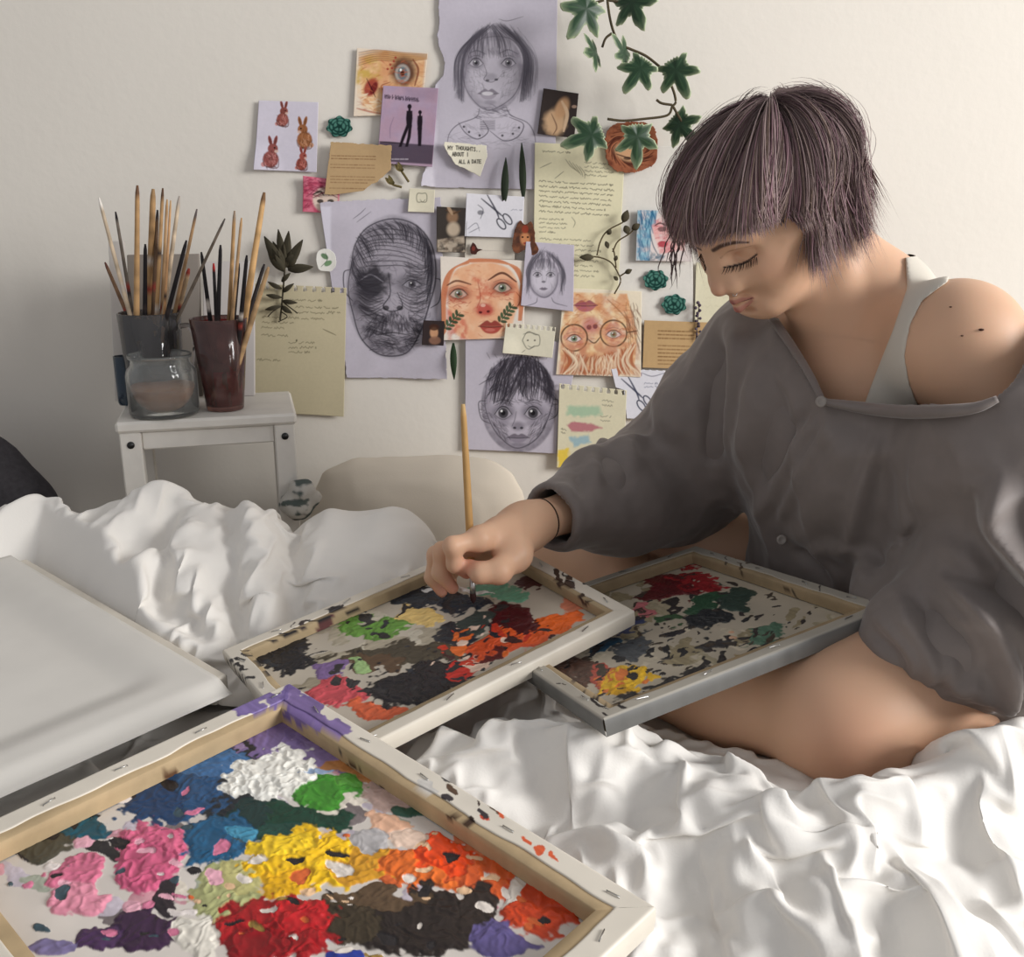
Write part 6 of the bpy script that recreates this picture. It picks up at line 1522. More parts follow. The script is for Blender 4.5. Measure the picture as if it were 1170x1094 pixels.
A.ell(621, 322, 2.5, 1.5, GR, .7); lips(A, 621, 330, 9, 4, (110, 100, 114), (140, 130, 144), GD, .8); A.line([(614, 340), (612, 346), (600, 350)], 1, GR, .7); A.line([(630, 340), (634, 346), (648, 350)], 1, GR, .7); scrib(A, [(604, 290), (640, 290), (646, 340), (600, 340)], 50, 8, .7, (110, 106, 116), .35, 40, 1.4, .8); A.build('pencil_portrait', 'small pencil sketch of a girl beside the orange watercolour', 'drawing', 5, 'pencil portraits on the wall')
# --- cut-out stickers
def rosette(x, y, r, label, layer):
    A = Art([(x - r * 1.25, y - r), (x + r * 1.25, y - r), (x + r * 1.25, y + r), (x - r * 1.25, y + r)], (40, 84, 74), 2.6, seed=int(x))
    pts = []
    for k in range(60):
        t = k / 60 * 6.2832; pts.append((x + r * 1.15 * (.90 + .08 * math.cos(7 * t + x)) * math.cos(t), y + r * .95 * (.90 + .08 * math.cos(7 * t + x)) * math.sin(t)))
    A.clip(pts)
    for ring, n_ in ((.82, 9), (.55, 7), (.3, 5)):
        for k in range(n_):
            t = k / n_ * 6.2832 + ring * 4; px_, py_ = x + r * 1.15 * ring * math.cos(t), y + r * ring * math.sin(t) * .9
            A.ell(px_, py_, r * .36, r * .25, (22, 58, 52), 1, rot=t + 1.57, soft=.2); A.ell(px_, py_ - r * .05, r * .25, r * .14, (84, 136, 122), .85, rot=t + 1.57, soft=.5)
    A.ell(x, y, r * .16, r * .14, (24, 56, 50)); A.build('rosette_sticker', label, 'sticker', layer, 'green rosette stickers', lift=.003)
rosette(388, 145, 14, 'green rosette sticker right of the rabbit sheet', 1); rosette(749, 320, 13.5, 'green rosette sticker under the blue-haired face', 2); rosette(770, 348, 13.5, 'green rosette sticker lowest, above the brown page', 2)
A = Art([(362, 283), (385, 285), (384, 311), (360, 309)], (232, 230, 222), 2.2, seed=41); A.clip(smooth_path([(361, 296), (364, 286), (374, 284), (383, 290), (384, 304), (376, 311), (364, 308), (361, 296)], 24), .5); A.ell(371, 293, 5, 3, (80, 120, 76), .9, rot=.6); A.ell(375, 301, 5, 3, (96, 140, 90), .9, rot=-.5); A.line([(367, 305), (374, 297), (372, 289)], .8, (70, 100, 66), .9); A.build('leaf_sticker', 'small white sticker with a green sprig at the old man sheet edge', 'sticker', 3)
A = Art([(536, 275), (553, 275), (553, 292), (536, 292)], (72, 42, 38), 2.4, seed=42); A.clip(smooth_path([(537, 283), (540, 277), (544, 280), (546, 284), (552, 285), (546, 288), (544, 291), (538, 290), (537, 283)], 26)); A.ell(541, 284, 2, 3, (130, 60, 50), .8); A.build('dark_sticker', 'tiny dark cut-out sticker on the blank cream strip', 'sticker', 3)
A = Art([(584, 252), (616, 252), (616, 293), (584, 293)], (110, 70, 52), 2.2, seed=43); A.clip(smooth_path([(588, 262), (594, 252), (600, 256), (607, 253), (611, 264), (612, 276), (616, 286), (608, 292), (600, 286), (590, 290), (585, 282), (588, 262)], 40), .6); A.wash([(584, 252), (616, 252), (616, 293), (584, 293)], [(92, 56, 44), (134, 84, 58), (66, 48, 42)], .8, 4); A.ell(600, 273, 6, 8, (206, 140, 96), .9, soft=.4); A.ell(597, 271, 1.4, 1.1, (40, 24, 20)); A.ell(603, 271, 1.4, 1.1, (40, 24, 20)); A.ell(600, 278, 2.2, 1.2, (150, 60, 50)); A.ell(600, 262, 4, 5, (150, 60, 44), .8); A.build('animal_cutout', 'brown furry cut-out creature with a small orange face', 'sticker', 5)
# --- pressed plants
def leaf_shape(mb, base, tip, wd, col, bow=.006, Yd=.01, seg=7, col2=None):
    """a thin, slightly folded leaf blade between two pixels near the wall"""
    b = P(base[0], base[1], WALL_Y - Yd); t = P(tip[0], tip[1], WALL_Y - Yd - bow * .5); d = t - b; L = np.linalg.norm(d); d /= L
    s_ = np.cross(d, (0, 1, 0)); s_ /= np.linalg.norm(s_); nrm = np.array([0, -1, 0])
    v = []; cc = []
    for i in range(seg + 1):
        q = i / seg; w_ = wd * math.sin(math.pi * min(max(q, .03), .985) ** .8) ** .8; c = b + d * L * q + nrm * bow * math.sin(q * math.pi)
        v += [c - s_ * w_ + nrm * .0012, c, c + s_ * w_ + nrm * .0012]; cc += [col, col2 or col, col]
    f = []
    for i in range(seg):
        for k in (0, 1): a = i * 3 + k; f.append((a, a + 1, a + 4, a + 3))
    mb.add(v, f, [lin(c) for c in cc])
def thin(o, t=.0006):
    md = o.modifiers.new('thickness', 'SOLIDIFY'); md.thickness = t; md.offset = 0; return o
def stem(mb, pts, r, col, Yd=.008): mb.tube(smooth_path([P(a, b, WALL_Y - Yd) for a, b in pts], 6 * len(pts)), r, 6, c=lin(col))
r_ = empty('dried_plant', P(324, 362, WALL_Y - .012)); tag(r_, 'dark dried plant with pointed leaves taped over the notebook page', 'dried plant')
m = MB(); stem(m, [(326, 300), (324, 325), (322, 348), (320, 366)], .0016, (62, 56, 44), .014); stem(m, [(323, 345), (332, 352), (340, 358)], .0011, (62, 54, 42), .014); stem(m, [(321, 350), (312, 356), (306, 362)], .0011, (62, 54, 42), .014); stem(m, [(321, 356), (328, 362), (318, 368)], .001, (62, 54, 42), .014); m.build('stem', M_VC_MATTE, r_)
for bs, tp, wd in (((326, 306), (318, 262), .0075), ((325, 308), (302, 270), .0095), ((327, 305), (330, 264), .0080), ((328, 306), (346, 274), .0085), ((329, 308), (358, 305), .0080), ((325, 310), (306, 286), .0085), ((328, 304), (340, 290), .0085), ((325, 306), (312, 276), .0085), ((322, 330), (306, 322), .0042), ((323, 334), (336, 324), .0042), ((322, 340), (304, 337), .0042), ((323, 344), (340, 346), .0042), ((322, 322), (332, 312), .0042), ((321, 350), (303, 354), .004), ((322, 350), (334, 358), .005)):
    m = MB(); leaf_shape(m, bs, tp, wd, (72, 66, 52), .004, .014, col2=(58, 54, 42)); thin(m.build('leaf', M_VC_MATTE, r_))
def single_leaf(base, tip, wd, label, col):
    m = MB(); leaf_shape(m, base, tip, wd, col, .008, .010, 10, tuple(int(c * .8) for c in col)); o = thin(m.build('pressed_leaf', M_VC_MATTE)); recenter(o); tag(o, label, 'leaf', 'long dark pressed leaves')
single_leaf((576, 234), (578, 180), .0065, 'dark narrow pressed leaf, left one hanging over the scissors card', (52, 62, 48)); single_leaf((598, 228), (596, 163), .0060, 'dark narrow pressed leaf, right one beside the letter', (56, 66, 50)); single_leaf((518, 392), (519, 434), .0060, 'dark green pressed leaf right of the old man sheet', (50, 70, 46))
def sprig(bs, mid, tp, label):
    m = MB(); stem(m, [bs, mid, tp], .0022, (104, 92, 60)); leaf_shape(m, mid, (tp[0] - 3, tp[1] - 2), .004, (112, 98, 62), .003, .009); leaf_shape(m, mid, (tp[0] + 5, tp[1] + 1), .004, (96, 86, 54), .003, .009); leaf_shape(m, mid, (tp[0] + 1, tp[1] - 5), .004, (116, 104, 66), .003, .009); o = m.build('dried_sprig', M_VC_MATTE); recenter(o); tag(o, label, 'dried plant')
sprig((467, 208), (459, 196), (454, 190), 'olive dried sprig slanting under the purple poster'); sprig((459, 214), (449, 211), (443, 205), 'smaller olive dried bud on the brown page edge')
r_ = empty('dried_branch', P(702, 330, WALL_Y - .02)); tag(r_, 'thin dried branch with small round dark leaves over the letter', 'dried plant')
m = MB(); BC = (92, 80, 58)
for p_ in ([(702, 336), (709, 322), (706, 312), (698, 300), (684, 294), (668, 294)], [(682, 292), (686, 276), (694, 264), (712, 254)], [(700, 288), (706, 276), (718, 268), (727, 260)], [(708, 316), (714, 312)], [(704, 306), (702, 290), (700, 284)]): stem(m, p_, .0014, BC, .018)
m.build('stem', M_VC_MATTE, r_)
for bs, tp, wd in (((712, 254), (717, 240), .007), ((714, 258), (718, 268), .006), ((694, 268), (698, 262), .0045), ((692, 276), (695, 284), .004), ((678, 294), (662, 294), .006), ((722, 262), (731, 256), .006), ((714, 312), (722, 308), .0045), ((702, 298), (705, 292), .0035), ((706, 320), (701, 316), .0035)):
    m = MB(); leaf_shape(m, bs, tp, wd, (76, 70, 54), .003, .019, 5); thin(m.build('leaf', M_VC_MATTE, r_))
m = MB(); stem(m, [(795, 390), (797, 370), (799, 345)], .001, (90, 80, 84), .014)
for k in range(14):
    y_ = 346 + k * 3.0; c = P(797.5 + 2.6 * math.sin(k * 2.4), y_, WALL_Y - .015); b = .0034 - .00008 * k
    m.lathe([(0, -b), (b * .8, -b * .5), (b, 0), (b * .7, b * .6), (0, b)], 8, c, lin((74, 62, 76) if k % 2 else (92, 80, 92)))
o = m.build('dried_lavender', M_VC_MATTE); recenter(o); tag(o, 'dried lavender stem hanging just left of her chin', 'dried plant')
# --- ivy
def ivy_leaf(root, px, py, size, rot, tilt, Yd, k):
    c = P(px, py, WALL_Y - Yd); n_ = 72; lob = [(0, 1.0), (1.05, .80), (2.15, .62), (-1.05, .80), (-2.15, .62)]
    V = [(0, 0, 0)]; cc = [lin((34, 58, 38))]
    rings = (.35, .68, .9, 1.0)
    for q in rings:
        for i in range(n_):
            t = i / n_ * 2 * math.pi; r = .42
            for a0, l in lob:
                d = abs((t - a0 + math.pi) % (2 * math.pi) - math.pi); r = max(r, l * max(0, 1 - (d / .66) ** 1.35))
            r = r * (1 - .15 * max(0, math.cos(t - math.pi)) ** 8)
            edge = .03 * math.sin(t * 23 + k)
            rr = q * (r + edge * q) ; v = (math.sin(t) * rr, math.cos(t) * rr, -.16 * rr * rr + .05 * math.cos(5 * t) * rr)
            V.append(v)
            vein = min(abs((t - a0 + math.pi) % (2 * math.pi) - math.pi) for a0, _ in lob)
            g0 = np.array(lin((36, 62, 40))); g1 = np.array(lin((70, 100, 66))); cr = np.array(lin((186, 198, 160)))
            w_ = 1 if q > .95 else (.25 if q > .8 else 0); col = (g0 * (1 - w_) + cr * w_); col = col * (1 - .5 * max(0, 1 - vein * 14)) + g1 * .5 * max(0, 1 - vein * 14) if w_ < .5 else col
            cc.append(tuple(col * (.9 + .2 * ((i * 7 + k) % 5) / 5)))
    F = [(0, 1 + i, 1 + (i + 1) % n_) for i in range(n_)]
    for q in range(3): F += [(1 + q * n_ + i, 1 + (q + 1) * n_ + i, 1 + (q + 1) * n_ + (i + 1) % n_, 1 + q * n_ + (i + 1) % n_) for i in range(n_)]
    Mx = Matrix.Translation(Vector(c)) @ Matrix.Rotation(math.pi / 2, 4, 'X') @ Matrix.Rotation(rot, 4, 'Z') @ Matrix.Rotation(tilt[0], 4, 'X') @ Matrix.Rotation(tilt[1], 4, 'Y') @ Matrix.Scale(size * 1.18, 4)
    m = MB(); m.add([Mx @ Vector(v) for v in V], F, cc); thin(m.build('leaf', M_VC_GLOSS2, root))
M_VC_GLOSS2 = material('ivy_leaf_skin', vcol=True, rough=.42, spec=.4)
r_ = empty('ivy_garland', P(700, 100, WALL_Y - .05)); tag(r_, 'trailing ivy with cream-edged green leaves hanging at the top of the wall', 'ivy')
m = MB(); IV = (84, 74, 56)
for p_, Yd in (([(692, -40), (694, 0), (699, 30), (708, 50), (720, 56), (738, 64), (756, 78)], .06), ([(699, 38), (692, 44), (688, 54)], .06), ([(756, 78), (768, 100), (772, 116), (768, 122), (762, 132), (735, 136), (712, 138), (694, 136)], .05), ([(768, 120), (776, 134), (782, 144)], .05), ([(768, 120), (756, 118), (750, 114)], .05), ([(690, 0), (672, 6)], .06), ([(694, 0), (720, 4)], .06)): stem(m, p_, .0022, IV, Yd)
m.build('stem', M_VC_MATTE, r_)
for k, (x, y, s_, rt, tl, Yd) in enumerate([(670, 10, .047, 2.6, (.3, -.2), .08), (722, 2, .044, 3.5, (.5, .3), .075), (680, 60, .036, 1.8, (1.15, .1), .08), (714, 62, .034, .6, (.5, .9), .07), (732, 78, .040, 2.5, (.2, .2), .085), (772, 80, .042, 3.6, (.15, .2), .085), (676, 154, .046, 1.9, (.2, .2), .075), (728, 156, .044, 3.2, (-.1, -.2), .08), (776, 142, .040, 3.9, (.3, .3), .05)]): ivy_leaf(r_, x, y, s_, rt, tl, Yd, k)
# ------------------------------------------------------------------ stool, brushes and glasses by the wall
SY = 1.43; SA = math.radians(15)
tl = P(134, 483, SY); tr = P(332, 481, SY)
SW = .258; SD = .185; ZT = tl[2]
stool = empty('step_stool', (tl[0], tl[1], FLOOR_Z), SA); tag(stool, 'white painted wooden stool with worn edges holding the paintbrush glasses', 'stool')
WHITE = lin((214, 208, 200))
M_STOOL = material('chipped_white_paint', lin((216, 211, 203)), .55, noise=(30, .05, 5), bump=(150, .1, .0008))
def sbox(name, x0, y0, z0, x1, y1, z1, bev=.002, m=M_STOOL):
    k = MB(); k.box(x0, y0, z0, x1, y1, z1, bev); return k.build(name, m, stool, local=True)
ht = ZT - FLOOR_Z
sbox('top', -.004, -.004, ht - .017, SW + .004, SD + .004, ht, .004)
lw = .031
for x in (.0, SW - lw):
    for y in (.0, SD - lw): sbox('leg', x, y, 0, x + lw, y + lw, ht - .0172)
sbox('rail', lw, .006, ht - .046, SW - lw, .024, ht - .0175); sbox('rail', lw, SD - .024, ht - .046, SW - lw, SD - .006, ht - .0175)
sbox('rail', .006, lw, ht - .046, .024, SD - lw, ht - .0175); sbox('rail', SW - .024, lw, ht - .046, SW - .006, SD - lw, ht - .0175)
sbox('rail', lw, .006, .09, SW - lw, .024, .12)
for x in (lw / 2, SW - lw / 2):
    k = MB(); k.tube([(x, .002, ht - .036), (x, -.0015, ht - .036)], .0055, 16); k.tube([(x, -.0012, ht - .036), (x, -.0022, ht - .036)], .0028, 6); k.build('bolt', material('dark_bolt', (.05, .05, .05), .4, metal=.8), stool, local=True)
def on_stool(px, dy):
    """point on the stool top under pixel column px, dy behind the front edge"""
    a = Vector((0, 0, 0)); best = None
    for i in range(401):
        x = -.02 + (SW + .04) * i / 400
        w_ = np.array([tl[0] + x * math.cos(SA) - dy * math.sin(SA), tl[1] + x * math.sin(SA) + dy * math.cos(SA), ZT])
        e = abs(proj(w_)[0] - px)
        if best is None or e < best[0]: best = (e, w_)
    return best[1]
def glass_mat(name, col, rough=.04, trans=.92):
    return material(name, col, rough, trans=trans, ior=1.45, spec=.5)
M_CLEAR = glass_mat('clear_glass', (.86, .88, .86)); M_SMOKE = glass_mat('smoky_glass', (.52, .50, .50)); M_BLUE = glass_mat('dark_blue_glass', (.05, .09, .14), .1, .6)
M_REDG = material('paint_stained_glass', lin((150, 110, 104)), .12, trans=.8, noise=(60, .25, 3))
M_WATER = material('brown_paint_water', lin((156, 104, 70)), .3, noise=(40, .05, 2)); M_SEDI = material('pale_sediment', lin((196, 176, 152)), .6, noise=(70, .1, 3))
def vessel(name, c, prof, m, label, cat):
    k = MB(); k.lathe(prof, 56, (0, 0, 0)); o = k.build(name, m); o.location = c; tag(o, label, cat); return o
def scale_at(c): return 1.0 / np.linalg.norm(proj(c + np.array([1e-3, 0, 0])) - proj(c)) * 1e-3     # metres per pixel
cm = on_stool(181, .120); u_ = scale_at(cm)
h_ = .001 + (462 - 360) * u_ * 1.02; r1_ = 34 * u_
mug_root = empty('glass_mug', cm); tag(mug_root, 'smoky glass mug crowded with paintbrushes behind the jar', 'mug')
k = MB(); k.lathe([(0, .001), (r1_ * .80, .001), (r1_ * .86, .006), (r1_, h_), (r1_ - .002, h_ + .001), (r1_ - .004, h_ - .002), (r1_ * .80, .009), (0, .008)], 56); k.build('bowl', M_SMOKE, mug_root, local=True)
k = MB(); k.tube(smooth_path([(r1_ * .97, -.006, h_ * .86), (r1_ * 1.38, -.012, h_ * .86), (r1_ * 1.52, -.014, h_ * .66), (r1_ * 1.36, -.012, h_ * .40), (r1_ * .90, -.006, h_ * .36)], 26), .0042, 10); k.build('handle', M_SMOKE, mug_root, local=True)
ct = on_stool(258, .06); u_ = scale_at(ct); ht_ = (471 - 368) * u_ * 1.0
tum = empty('glass_tumbler', ct); tag(tum, 'tapered glass tumbler streaked with red paint holding paintbrushes', 'tumbler')
ra, rb = 20 * u_, 31.5 * u_
k = MB(); k.lathe([(0, .0008), (ra, .0008), (ra + .001, .003), (rb, ht_), (rb - .0015, ht_ + .0008), (rb - .003, ht_ - .001), (ra - .002, .008), (0, .007)], 56); k.build('glass', M_REDG, tum, local=True)
def smear(name, parent, r0, r1, z0, z1, n_lo, col, seed, thr):
    """dried paint clinging to the inside of a glass, with ragged edges"""
    nu, nv = 120, 60; V = []
    t, z = np.meshgrid(np.linspace(0, 2 * math.pi, nu), np.linspace(0, 1, nv), indexing='ij'); t = t.ravel(); z = z.ravel()
    r = r0 + (r1 - r0) * z; V = np.stack([r * np.cos(t), r * np.sin(t), z0 + (z1 - z0) * z], -1)
    n = fbm(np.stack([np.cos(t) * 3, np.sin(t) * 3, z * 2.4], -1) + seed, 3, seed); V, F, us = keep_faces(V, gridfaces(nu, nv), n > thr)
    c = np.array(lin(col))[None] * (.6 + .8 * fbm(V * 160, 2, seed))[:, None]
    return link(name, quadmesh(name, V, F, c), M_VC_MATTE, parent, local=True)
smear('dried_paint', tum, ra - .0012, rb - .0042, .010, ht_ * .96, 3, (128, 30, 32), 3, .44)
smear('dried_paint', tum, ra - .0016, rb - .0046, .010, ht_ * .9, 3, (60, 66, 52), 8, .55)
smear('dried_paint', mug_root, r1_ * .80 - .001, r1_ - .006, .012, h_ * .95, 3, (70, 66, 68), 5, .47)
cj = on_stool(189, .045); u_ = scale_at(cj); hj = (471 - 402) * u_; rj = 38.5 * u_
jar = empty('glass_jar', cj); tag(jar, 'squat open glass jar of brown paint water at the stool front', 'jar')
k = MB(); k.lathe([(0, .0008), (rj * .93, .0008), (rj, .006), (rj, hj * .66), (rj * .96, hj * .76), (rj * .84, hj * .84), (rj * .83, hj * .92), (rj * .90, hj * .95), (rj * .90, hj), (rj * .86, hj + .0005), (rj * .80, hj * .93), (rj * .80, hj * .84), (rj * .92, hj * .74), (rj - .003, hj * .66), (rj - .003, .008), (0, .007)], 60); k.build('glass', M_CLEAR, jar, local=True)
k = MB(); k.lathe([(0, .0135), (rj - .0036, .0135), (rj - .0036, hj * .46), (rj - .0045, hj * .465), (0, hj * .465)], 50); k.build('paint_water', M_WATER, jar, local=True)
k = MB(); k.lathe([(0, .0078), (rj - .0036, .0085), (rj - .0036, .0132), (0, .0132)], 50); k.build('sediment', M_SEDI, jar, local=True)
cb = on_stool(146, .135); u_ = scale_at(cb)
vessel('blue_glass', cb, [(0, .001), (9 * u_, .001), (10 * u_, .006), (10.5 * u_, 56 * u_), (9.4 * u_, 56 * u_), (9 * u_, .008), (0, .007)], M_BLUE, 'dark blue glass half hidden behind the jar at the stool left', 'glass')
# leaning panels
def panel(px0, px1, ptop, dy, lean, col, label, topstrip=None):
    a = on_stool(px0, dy); b = on_stool(px1, dy); a[2] = b[2] = ZT + .0006
    h = (P((px0 + px1) / 2, ptop, (a[1] + b[1]) / 2 + lean)[2] - ZT); k = MB(); t = np.array([0, -.007, 0]); up = np.array([0, lean, h])
    k.hexa([a + t, b + t, b, a, a + t + up, b + t + up, b + up, a + up], .0008, lin(col)); o = k.build('canvas_panel', M_VC_MATTE); recenter(o); tag(o, label, 'canvas'); return o
panel(114, 150, 276, .175, .045, (206, 200, 194), 'off-white panel leaning behind the mug at the stool left edge')
panel(152, 233, 291, .182, .045, (138, 130, 122), 'grey-brown panel leaning behind the brushes in the mug')
panel(234, 292, 299, .165, .060, (190, 184, 180), 'pale grey panel leaning behind the brushes in the tumbler')
# the brushes
WD, BKc, DKW, PAL, GRY = (186, 148, 104), (36, 32, 34), (96, 74, 56), (206, 186, 160), (120, 110, 100)
def brush(cup, rim_c, rim_r, base_r, top, rim, wpx, col, tipc, idx, label, group, depth):
    """handle up: from inside the glass, over the rim, to its end"""
    rimY = rim_c[1] + rim_r * .75 * math.sin(idx * 2.4)
    pr = P(rim[0], rim[1], rimY); lean = .035 * math.sin(idx * 1.7 + 1)
    pt = P(top[0], top[1], rimY + lean)
    d = pr - pt; d /= np.linalg.norm(d)
    zb = ZT + .012 + .004 * (idx % 3); pb = pr + d * ((zb - pr[2]) / d[2])
    off = pb[:2] - rim_c[:2]; L = np.linalg.norm(off)
    if L > base_r: pb[:2] = rim_c[:2] + off * base_r / L
    root = empty('paintbrush', pb); tag(root, label, 'paintbrush', group)
    v = pt - pb; Lh = np.linalg.norm(v); ax = v / Lh; u2 = scale_at(pr); r = wpx * u2 * .5
    g = np.random.default_rng(idx * 7 + int(top[0])); n = 26; q = np.linspace(.16, 1, n)
    rad = r * np.interp(q, [.16, .30, .55, .96, 1], [.85, 1.15, 1.05, .80, .40])
    cc = []
    for i in range(n):
        sp = .7 + .5 * g.random(); c = np.array(lin(col)) * sp
        if g.random() < .10 and q[i] < .7: c = np.array(lin([(200, 190, 180), (60, 50, 48), (150, 60, 50)][g.integers(3)]))
        if q[i] > .965: c = np.array(lin(tipc))
        cc.append(tuple(np.clip(c, 0, 1)))
    k = MB(); k.tube([pb + ax * Lh * t for t in q], rad, 10, c=cc); k.build('handle', M_VC_WOOD, root)
    k = MB(); k.tube([pb + ax * Lh * t for t in (.07, .11, .165)], [r * 1.0, r * 1.1, r * .9], 10, c=(.5, .48, .45)); k.build('ferrule', M_METAL, root)
    k = MB(); k.tube([pb + ax * Lh * t for t in (0, .03, .075)], [r * .3, r * 1.1, r * .95], 8, c=lin((70, 50, 40))); k.build('bristles', M_VC_MATTE, root)
rc = cm + np.array([0, 0, h_])
B1 = [((113, 226), (149, 362), 4.6, PAL, (232, 226, 216), 'paintbrush with white-tipped pale handle, far left in the mug'), ((132, 242), (152, 362), 4.0, GRY, BKc, 'thin grey-topped paintbrush second from left in the mug'), ((157, 212), (156, 360), 6.0, WD, (110, 80, 60), 'tall straight wooden paintbrush reaching highest in the mug'), ((175, 216), (168, 360), 7.6, (176, 140, 98), (150, 120, 84), 'thickest wooden paintbrush handle in the mug'),
      ((180, 240), (175, 360), 4.6, DKW, BKc, 'dark brown paintbrush against the thickest handle in the mug'), ((186, 215), (179, 360), 4.4, WD, (90, 66, 50), 'slim tall paintbrush just right of the thickest handle'), ((191, 228), (185, 360), 3.8, (196, 160, 120), WD, 'slim light wooden paintbrush in the middle of the mug cluster'), ((195, 229), (188, 360), 3.2, (190, 146, 104), WD, 'thinnest reddish wooden paintbrush in the mug cluster'),
      ((205, 224), (187, 359), 5.0, PAL, (170, 160, 150), 'pale tall paintbrush leaning right in the mug'), ((225, 239), (199, 360), 4.0, (170, 136, 100), (96, 86, 84), 'paintbrush with grey rounded end leaning right in the mug'), ((213, 275), (191, 360), 5.2, BKc, BKc, 'black paintbrush leaning right in the mug'), ((120, 300), (146, 361), 4.6, (130, 100, 76), (110, 70, 60), 'short speckled paintbrush leaning out at the mug left'),
      ((166, 279), (164, 360), 5.0, BKc, BKc, 'short upright black paintbrush in the mug'), ((257, 250), (201, 362), 3.6, (120, 108, 96), (90, 84, 80), 'thin grey paintbrush slanting far right out of the mug'), ((216, 307), (203, 360), 6.0, (176, 150, 120), (150, 60, 50), 'short paint-speckled wide paintbrush at the mug right')]
for i, (t_, r_2, w_, c_, tc_, lb) in enumerate(B1): brush(mug_root, rc, r1_ - .006, r1_ * .7, t_, r_2, w_, c_, tc_, i, lb, 'paintbrushes in the mug', h_)
rc = ct + np.array([0, 0, ht_])
B2 = [((230, 288), (239, 367), 4.8, BKc, BKc, 'black paintbrush leaning left out of the tumbler'), ((244, 301), (244, 367), 4.2, BKc, (176, 40, 40), 'black paintbrush with a red end in the tumbler'), ((252, 280), (249, 367), 5.0, BKc, BKc, 'tallest upright black paintbrush in the tumbler'), ((268, 241), (262, 367), 4.6, WD, (150, 130, 110), 'slim wooden paintbrush standing upright in the tumbler middle'), ((276, 249), (265, 367), 4.0, (176, 142, 104), WD, 'slim brown paintbrush right of the tumbler middle'),
      ((302, 220), (279, 367), 7.2, (202, 162, 112), (120, 90, 62), 'long thick light wooden paintbrush, tallest in the tumbler'), ((273, 301), (267, 367), 4.8, BKc, BKc, 'short black paintbrush in the tumbler middle'), ((282, 292), (275, 367), 5.0, BKc, BKc, 'black paintbrush alongside the thick wooden one'), ((302, 302), (282, 367), 5.0, (46, 40, 40), BKc, 'black paintbrush leaning right out of the tumbler'), ((307, 305), (288, 367), 6.2, (186, 152, 112), (160, 130, 96), 'thick wooden paintbrush leaning furthest right in the tumbler')]
for i, (t_, r_2, w_, c_, tc_, lb) in enumerate(B2): brush(tum, rc, rb - .006, ra * .8, t_, r_2, w_, c_, tc_, i + 3, lb, 'paintbrushes in the tumbler', ht_)
# ------------------------------------------------------------------ pillow, cushion and bundle at the wall
def cushion(name, c, hx, hy, hz, rx, m, seed, label, rz=0.0, ry=0.0, pw=2.6, wr=.016):
    nu, nv = 90, 60; V = []
    a, b = np.meshgrid(np.linspace(-math.pi, math.pi, nu), np.linspace(-math.pi / 2, math.pi / 2, nv), indexing='ij'); a = a.ravel(); b = b.ravel()
    f = lambda t, e: np.sign(t) * np.abs(t) ** e
    x = f(np.cos(b), .55) * f(np.cos(a), .55); z = f(np.cos(b), .55) * f(np.sin(a), .55); y = np.sin(b)
    th = (1 - np.abs(x) ** pw) * (1 - np.abs(z) ** pw); y = np.sign(y) * np.abs(y) ** .8 * np.clip(th, .03, 1) ** .5
    V = np.stack([x * hx, y * hy, z * hz], -1)
    nrm = V / (np.linalg.norm(V, axis=1)[:, None] + 1e-9); n = fbm(V * 14, 3, seed) - .5; n2 = (1 - np.abs(2 * fbm(V * 11 + 5, 2, seed + 4) - 1)) ** 2
    V = V + nrm * (wr * (n + .6 * n2))[:, None]
    M = Matrix.Translation(Vector(c)) @ Matrix.Rotation(rz, 4, 'Z') @ Matrix.Rotation(rx, 4, 'X') @ Matrix.Rotation(ry, 4, 'Y')
    me = quadmesh(name, V, gridfaces(nu, nv)); me.transform(M); o = link(name, me, m); recenter(o); tag(o, label, 'pillow'); return o
pc = P(476, 600, 1.60); pc[2] = -.022
cushion('pillow', pc,   .185, .060, .160, -.16, M_COTTON2, 3, 'beige pillow propped against the wall behind the middle palette')
kc = P(-42, 588, 1.55)
cushion('cushion', kc, .13, .06, .13, -.35, material('charcoal_wool', lin((58, 55, 58)), .95, noise=(120, .2, 4), bump=(300, .5, .002)), 8, 'charcoal grey cushion at the left picture edge beside the stool', ry=.75)
S = Field(P(315, 610, 1.47) * [1, 0, 1] + [0, 1.40, 0], P(375, 530, 1.47) * [1, 0, 1] + [0, 1.56, 0], .0024)
b0 = P(343, 566, 1.48)
for dx, dz, r0 in ((-.014, -.012, .020), (.004, .006, .020), (.016, -.006, .016), (-.002, -.020, .022), (.012, .018, .010), (-.006, .014, .011)): S.ell(b0 + np.array([dx, .004 * math.sin(dx * 900), dz]), (r0, r0 * .9, r0 * .85), None, .010)
V, Q = S.mesh(); V = relax(V, Q, 2); N = normals(V, Q); V = V + N * (.006 * (fbm(V * 70, 2, 9) - .5))[:, None]
pat = sstep(.52, .60, fbm(V * np.array([60, 60, 90]) + 3, 2, 31)); c = np.array(lin((186, 182, 174)))[None] * (1 - pat[:, None]) + np.array(lin((84, 92, 88)))[None] * pat[:, None]
o = link('bundled_scarf', quadmesh('bundled_scarf', V, Q, c), M_VC_MATTE); recenter(o); tag(o, 'small bundled grey patterned scarf between stool leg and pillow', 'scarf')
LEGPATH += [([kn_l + [.13, .07, -.052], kn_l + [0, 0, -.054], kn_l * .5 + an_l * .5 + [0, 0, -.046], an_l + [0, 0, -.036]], .05), ([kn_r + [0, 0, -.05], an_r + [0, 0, -.04]], .05), ([hip_l + [0, .05, -.08], hip_r + [0, 0, -.08]], .10)]
exf = lambda X, Y: 1.05 + .06 * sstep(.12, .45, X); eyf = lambda X, Y: 1.06 - .025 * sstep(.2, .5, X)
hmp = lambda X, Y: np.exp(-(((X - .13) / .17) ** 2 + ((Y - .70) / .18) ** 2))
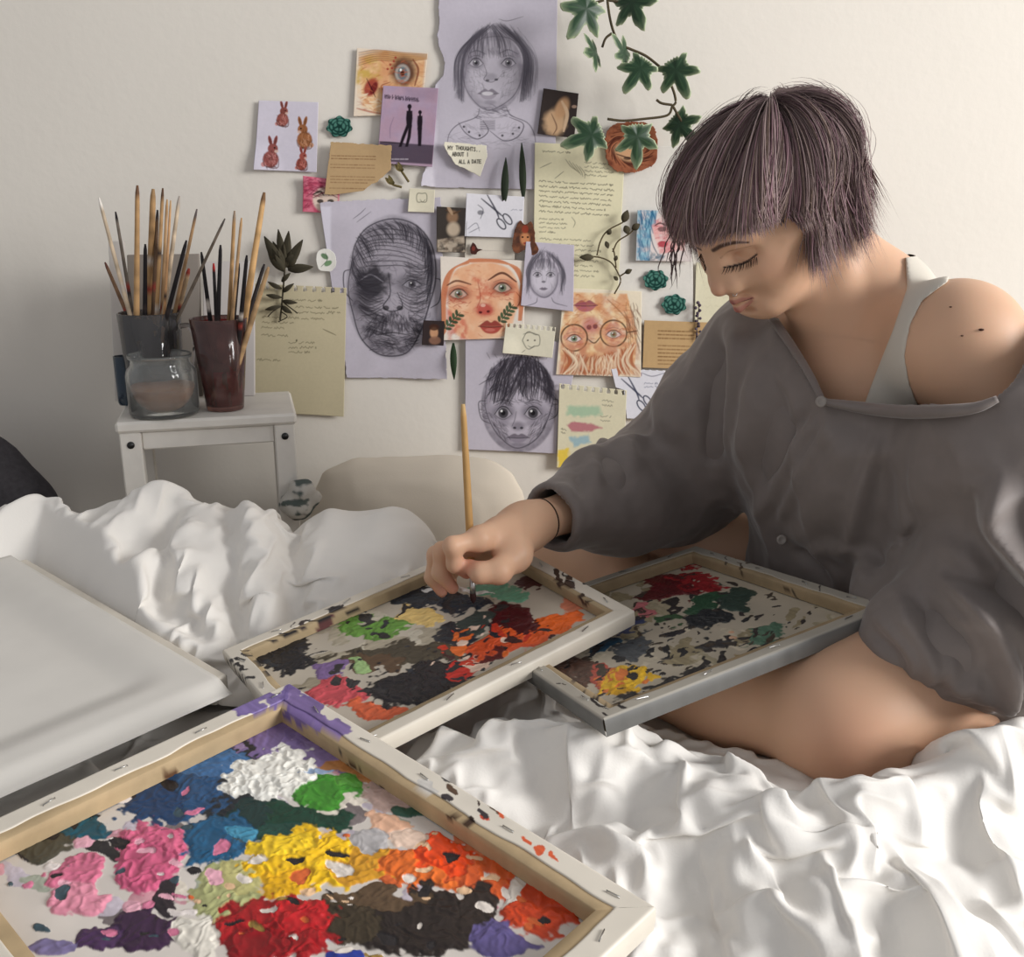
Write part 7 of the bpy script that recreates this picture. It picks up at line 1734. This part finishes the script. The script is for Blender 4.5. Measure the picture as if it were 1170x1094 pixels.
ex1 = lambda X, Y: exf(X, Y) + .035 + .02 * hmp(X, Y); ey1 = lambda X, Y: eyf(X, Y) + .03 + .02 * hmp(X, Y)
ex2 = lambda X, Y: ex1(X, Y) + .03 + .05 * hmp(X, Y); ey2 = lambda X, Y: ey1(X, Y) + .03 + .05 * hmp(X, Y)
Pp = cloth(-.80, 1.05, .30, 1.415, z_front, (0, 1, 2), [(.022, exf, eyf, 90, .05, .0006), (.0115, ex1, ey1, 100, .02, .0002), (.0060, ex2, ey2, 110, .0, .0001)], 12)
def crumple(Pp, seed, fan, k=1.0, frames=None, extra=None):
    """small pressed-in creases over the settled cloth"""
    X = Pp[..., 0].ravel().astype(float); Y = Pp[..., 1].ravel().astype(float)
    D = creases(X, Y, seed, 200, (.05, .16), (.004, .009), (.0015, .0050), fan, .6, .45) + creases(X, Y, seed + 1, 700, (.018, .07), (.002, .0045), (.0005, .0018), 0.0, 2.0, .45)
    if extra is not None: D = D + extra(X, Y)
    Z = Pp[..., 2].ravel() + k * D
    Pp[..., 2] = under_frames(X, Y, Z, .003, frames).reshape(Pp.shape[:2]); return Pp
fan = lambda c: -1.25 + .9 * (c[0] - .30) if c[0] > .2 else .5 + c[1]
Pp = crumple(Pp, 50, fan, 1.0, (0, 1, 2), lambda X, Y: creases(X, Y, 8, 800, (.02, .06), (.003, .0055), (.002, .0058), 1.0, 1.2, .45, (-.06, .34, .50, .90)) * np.minimum(1, 1.6 * hmp(X, Y)))
fs = cloth_object('bed_sheet', Pp, M_COTTON)
recenter(fs); tag(fs, 'white crumpled cotton sheet spread in folds over the bed in front', 'bed sheet')
Pp = cloth(-1.02, -.085, .98, 1.415, z_left, (1, 3), [(.022, 1.07, 1.05, 90, .05, .0006), (.0115, 1.105, 1.08, 100, .02, .0002), (.0058, 1.135, 1.11, 110, .0, .0001)], 31)
Pp = crumple(Pp, 70, lambda c: .9 + 1.2 * (c[0] + .45), 1.1, (1, 3))
lq = cloth_object('quilt', Pp, M_COTTON, push_left)
recenter(lq); tag(lq, 'rumpled white quilt heaped at the left in front of the stool', 'quilt')
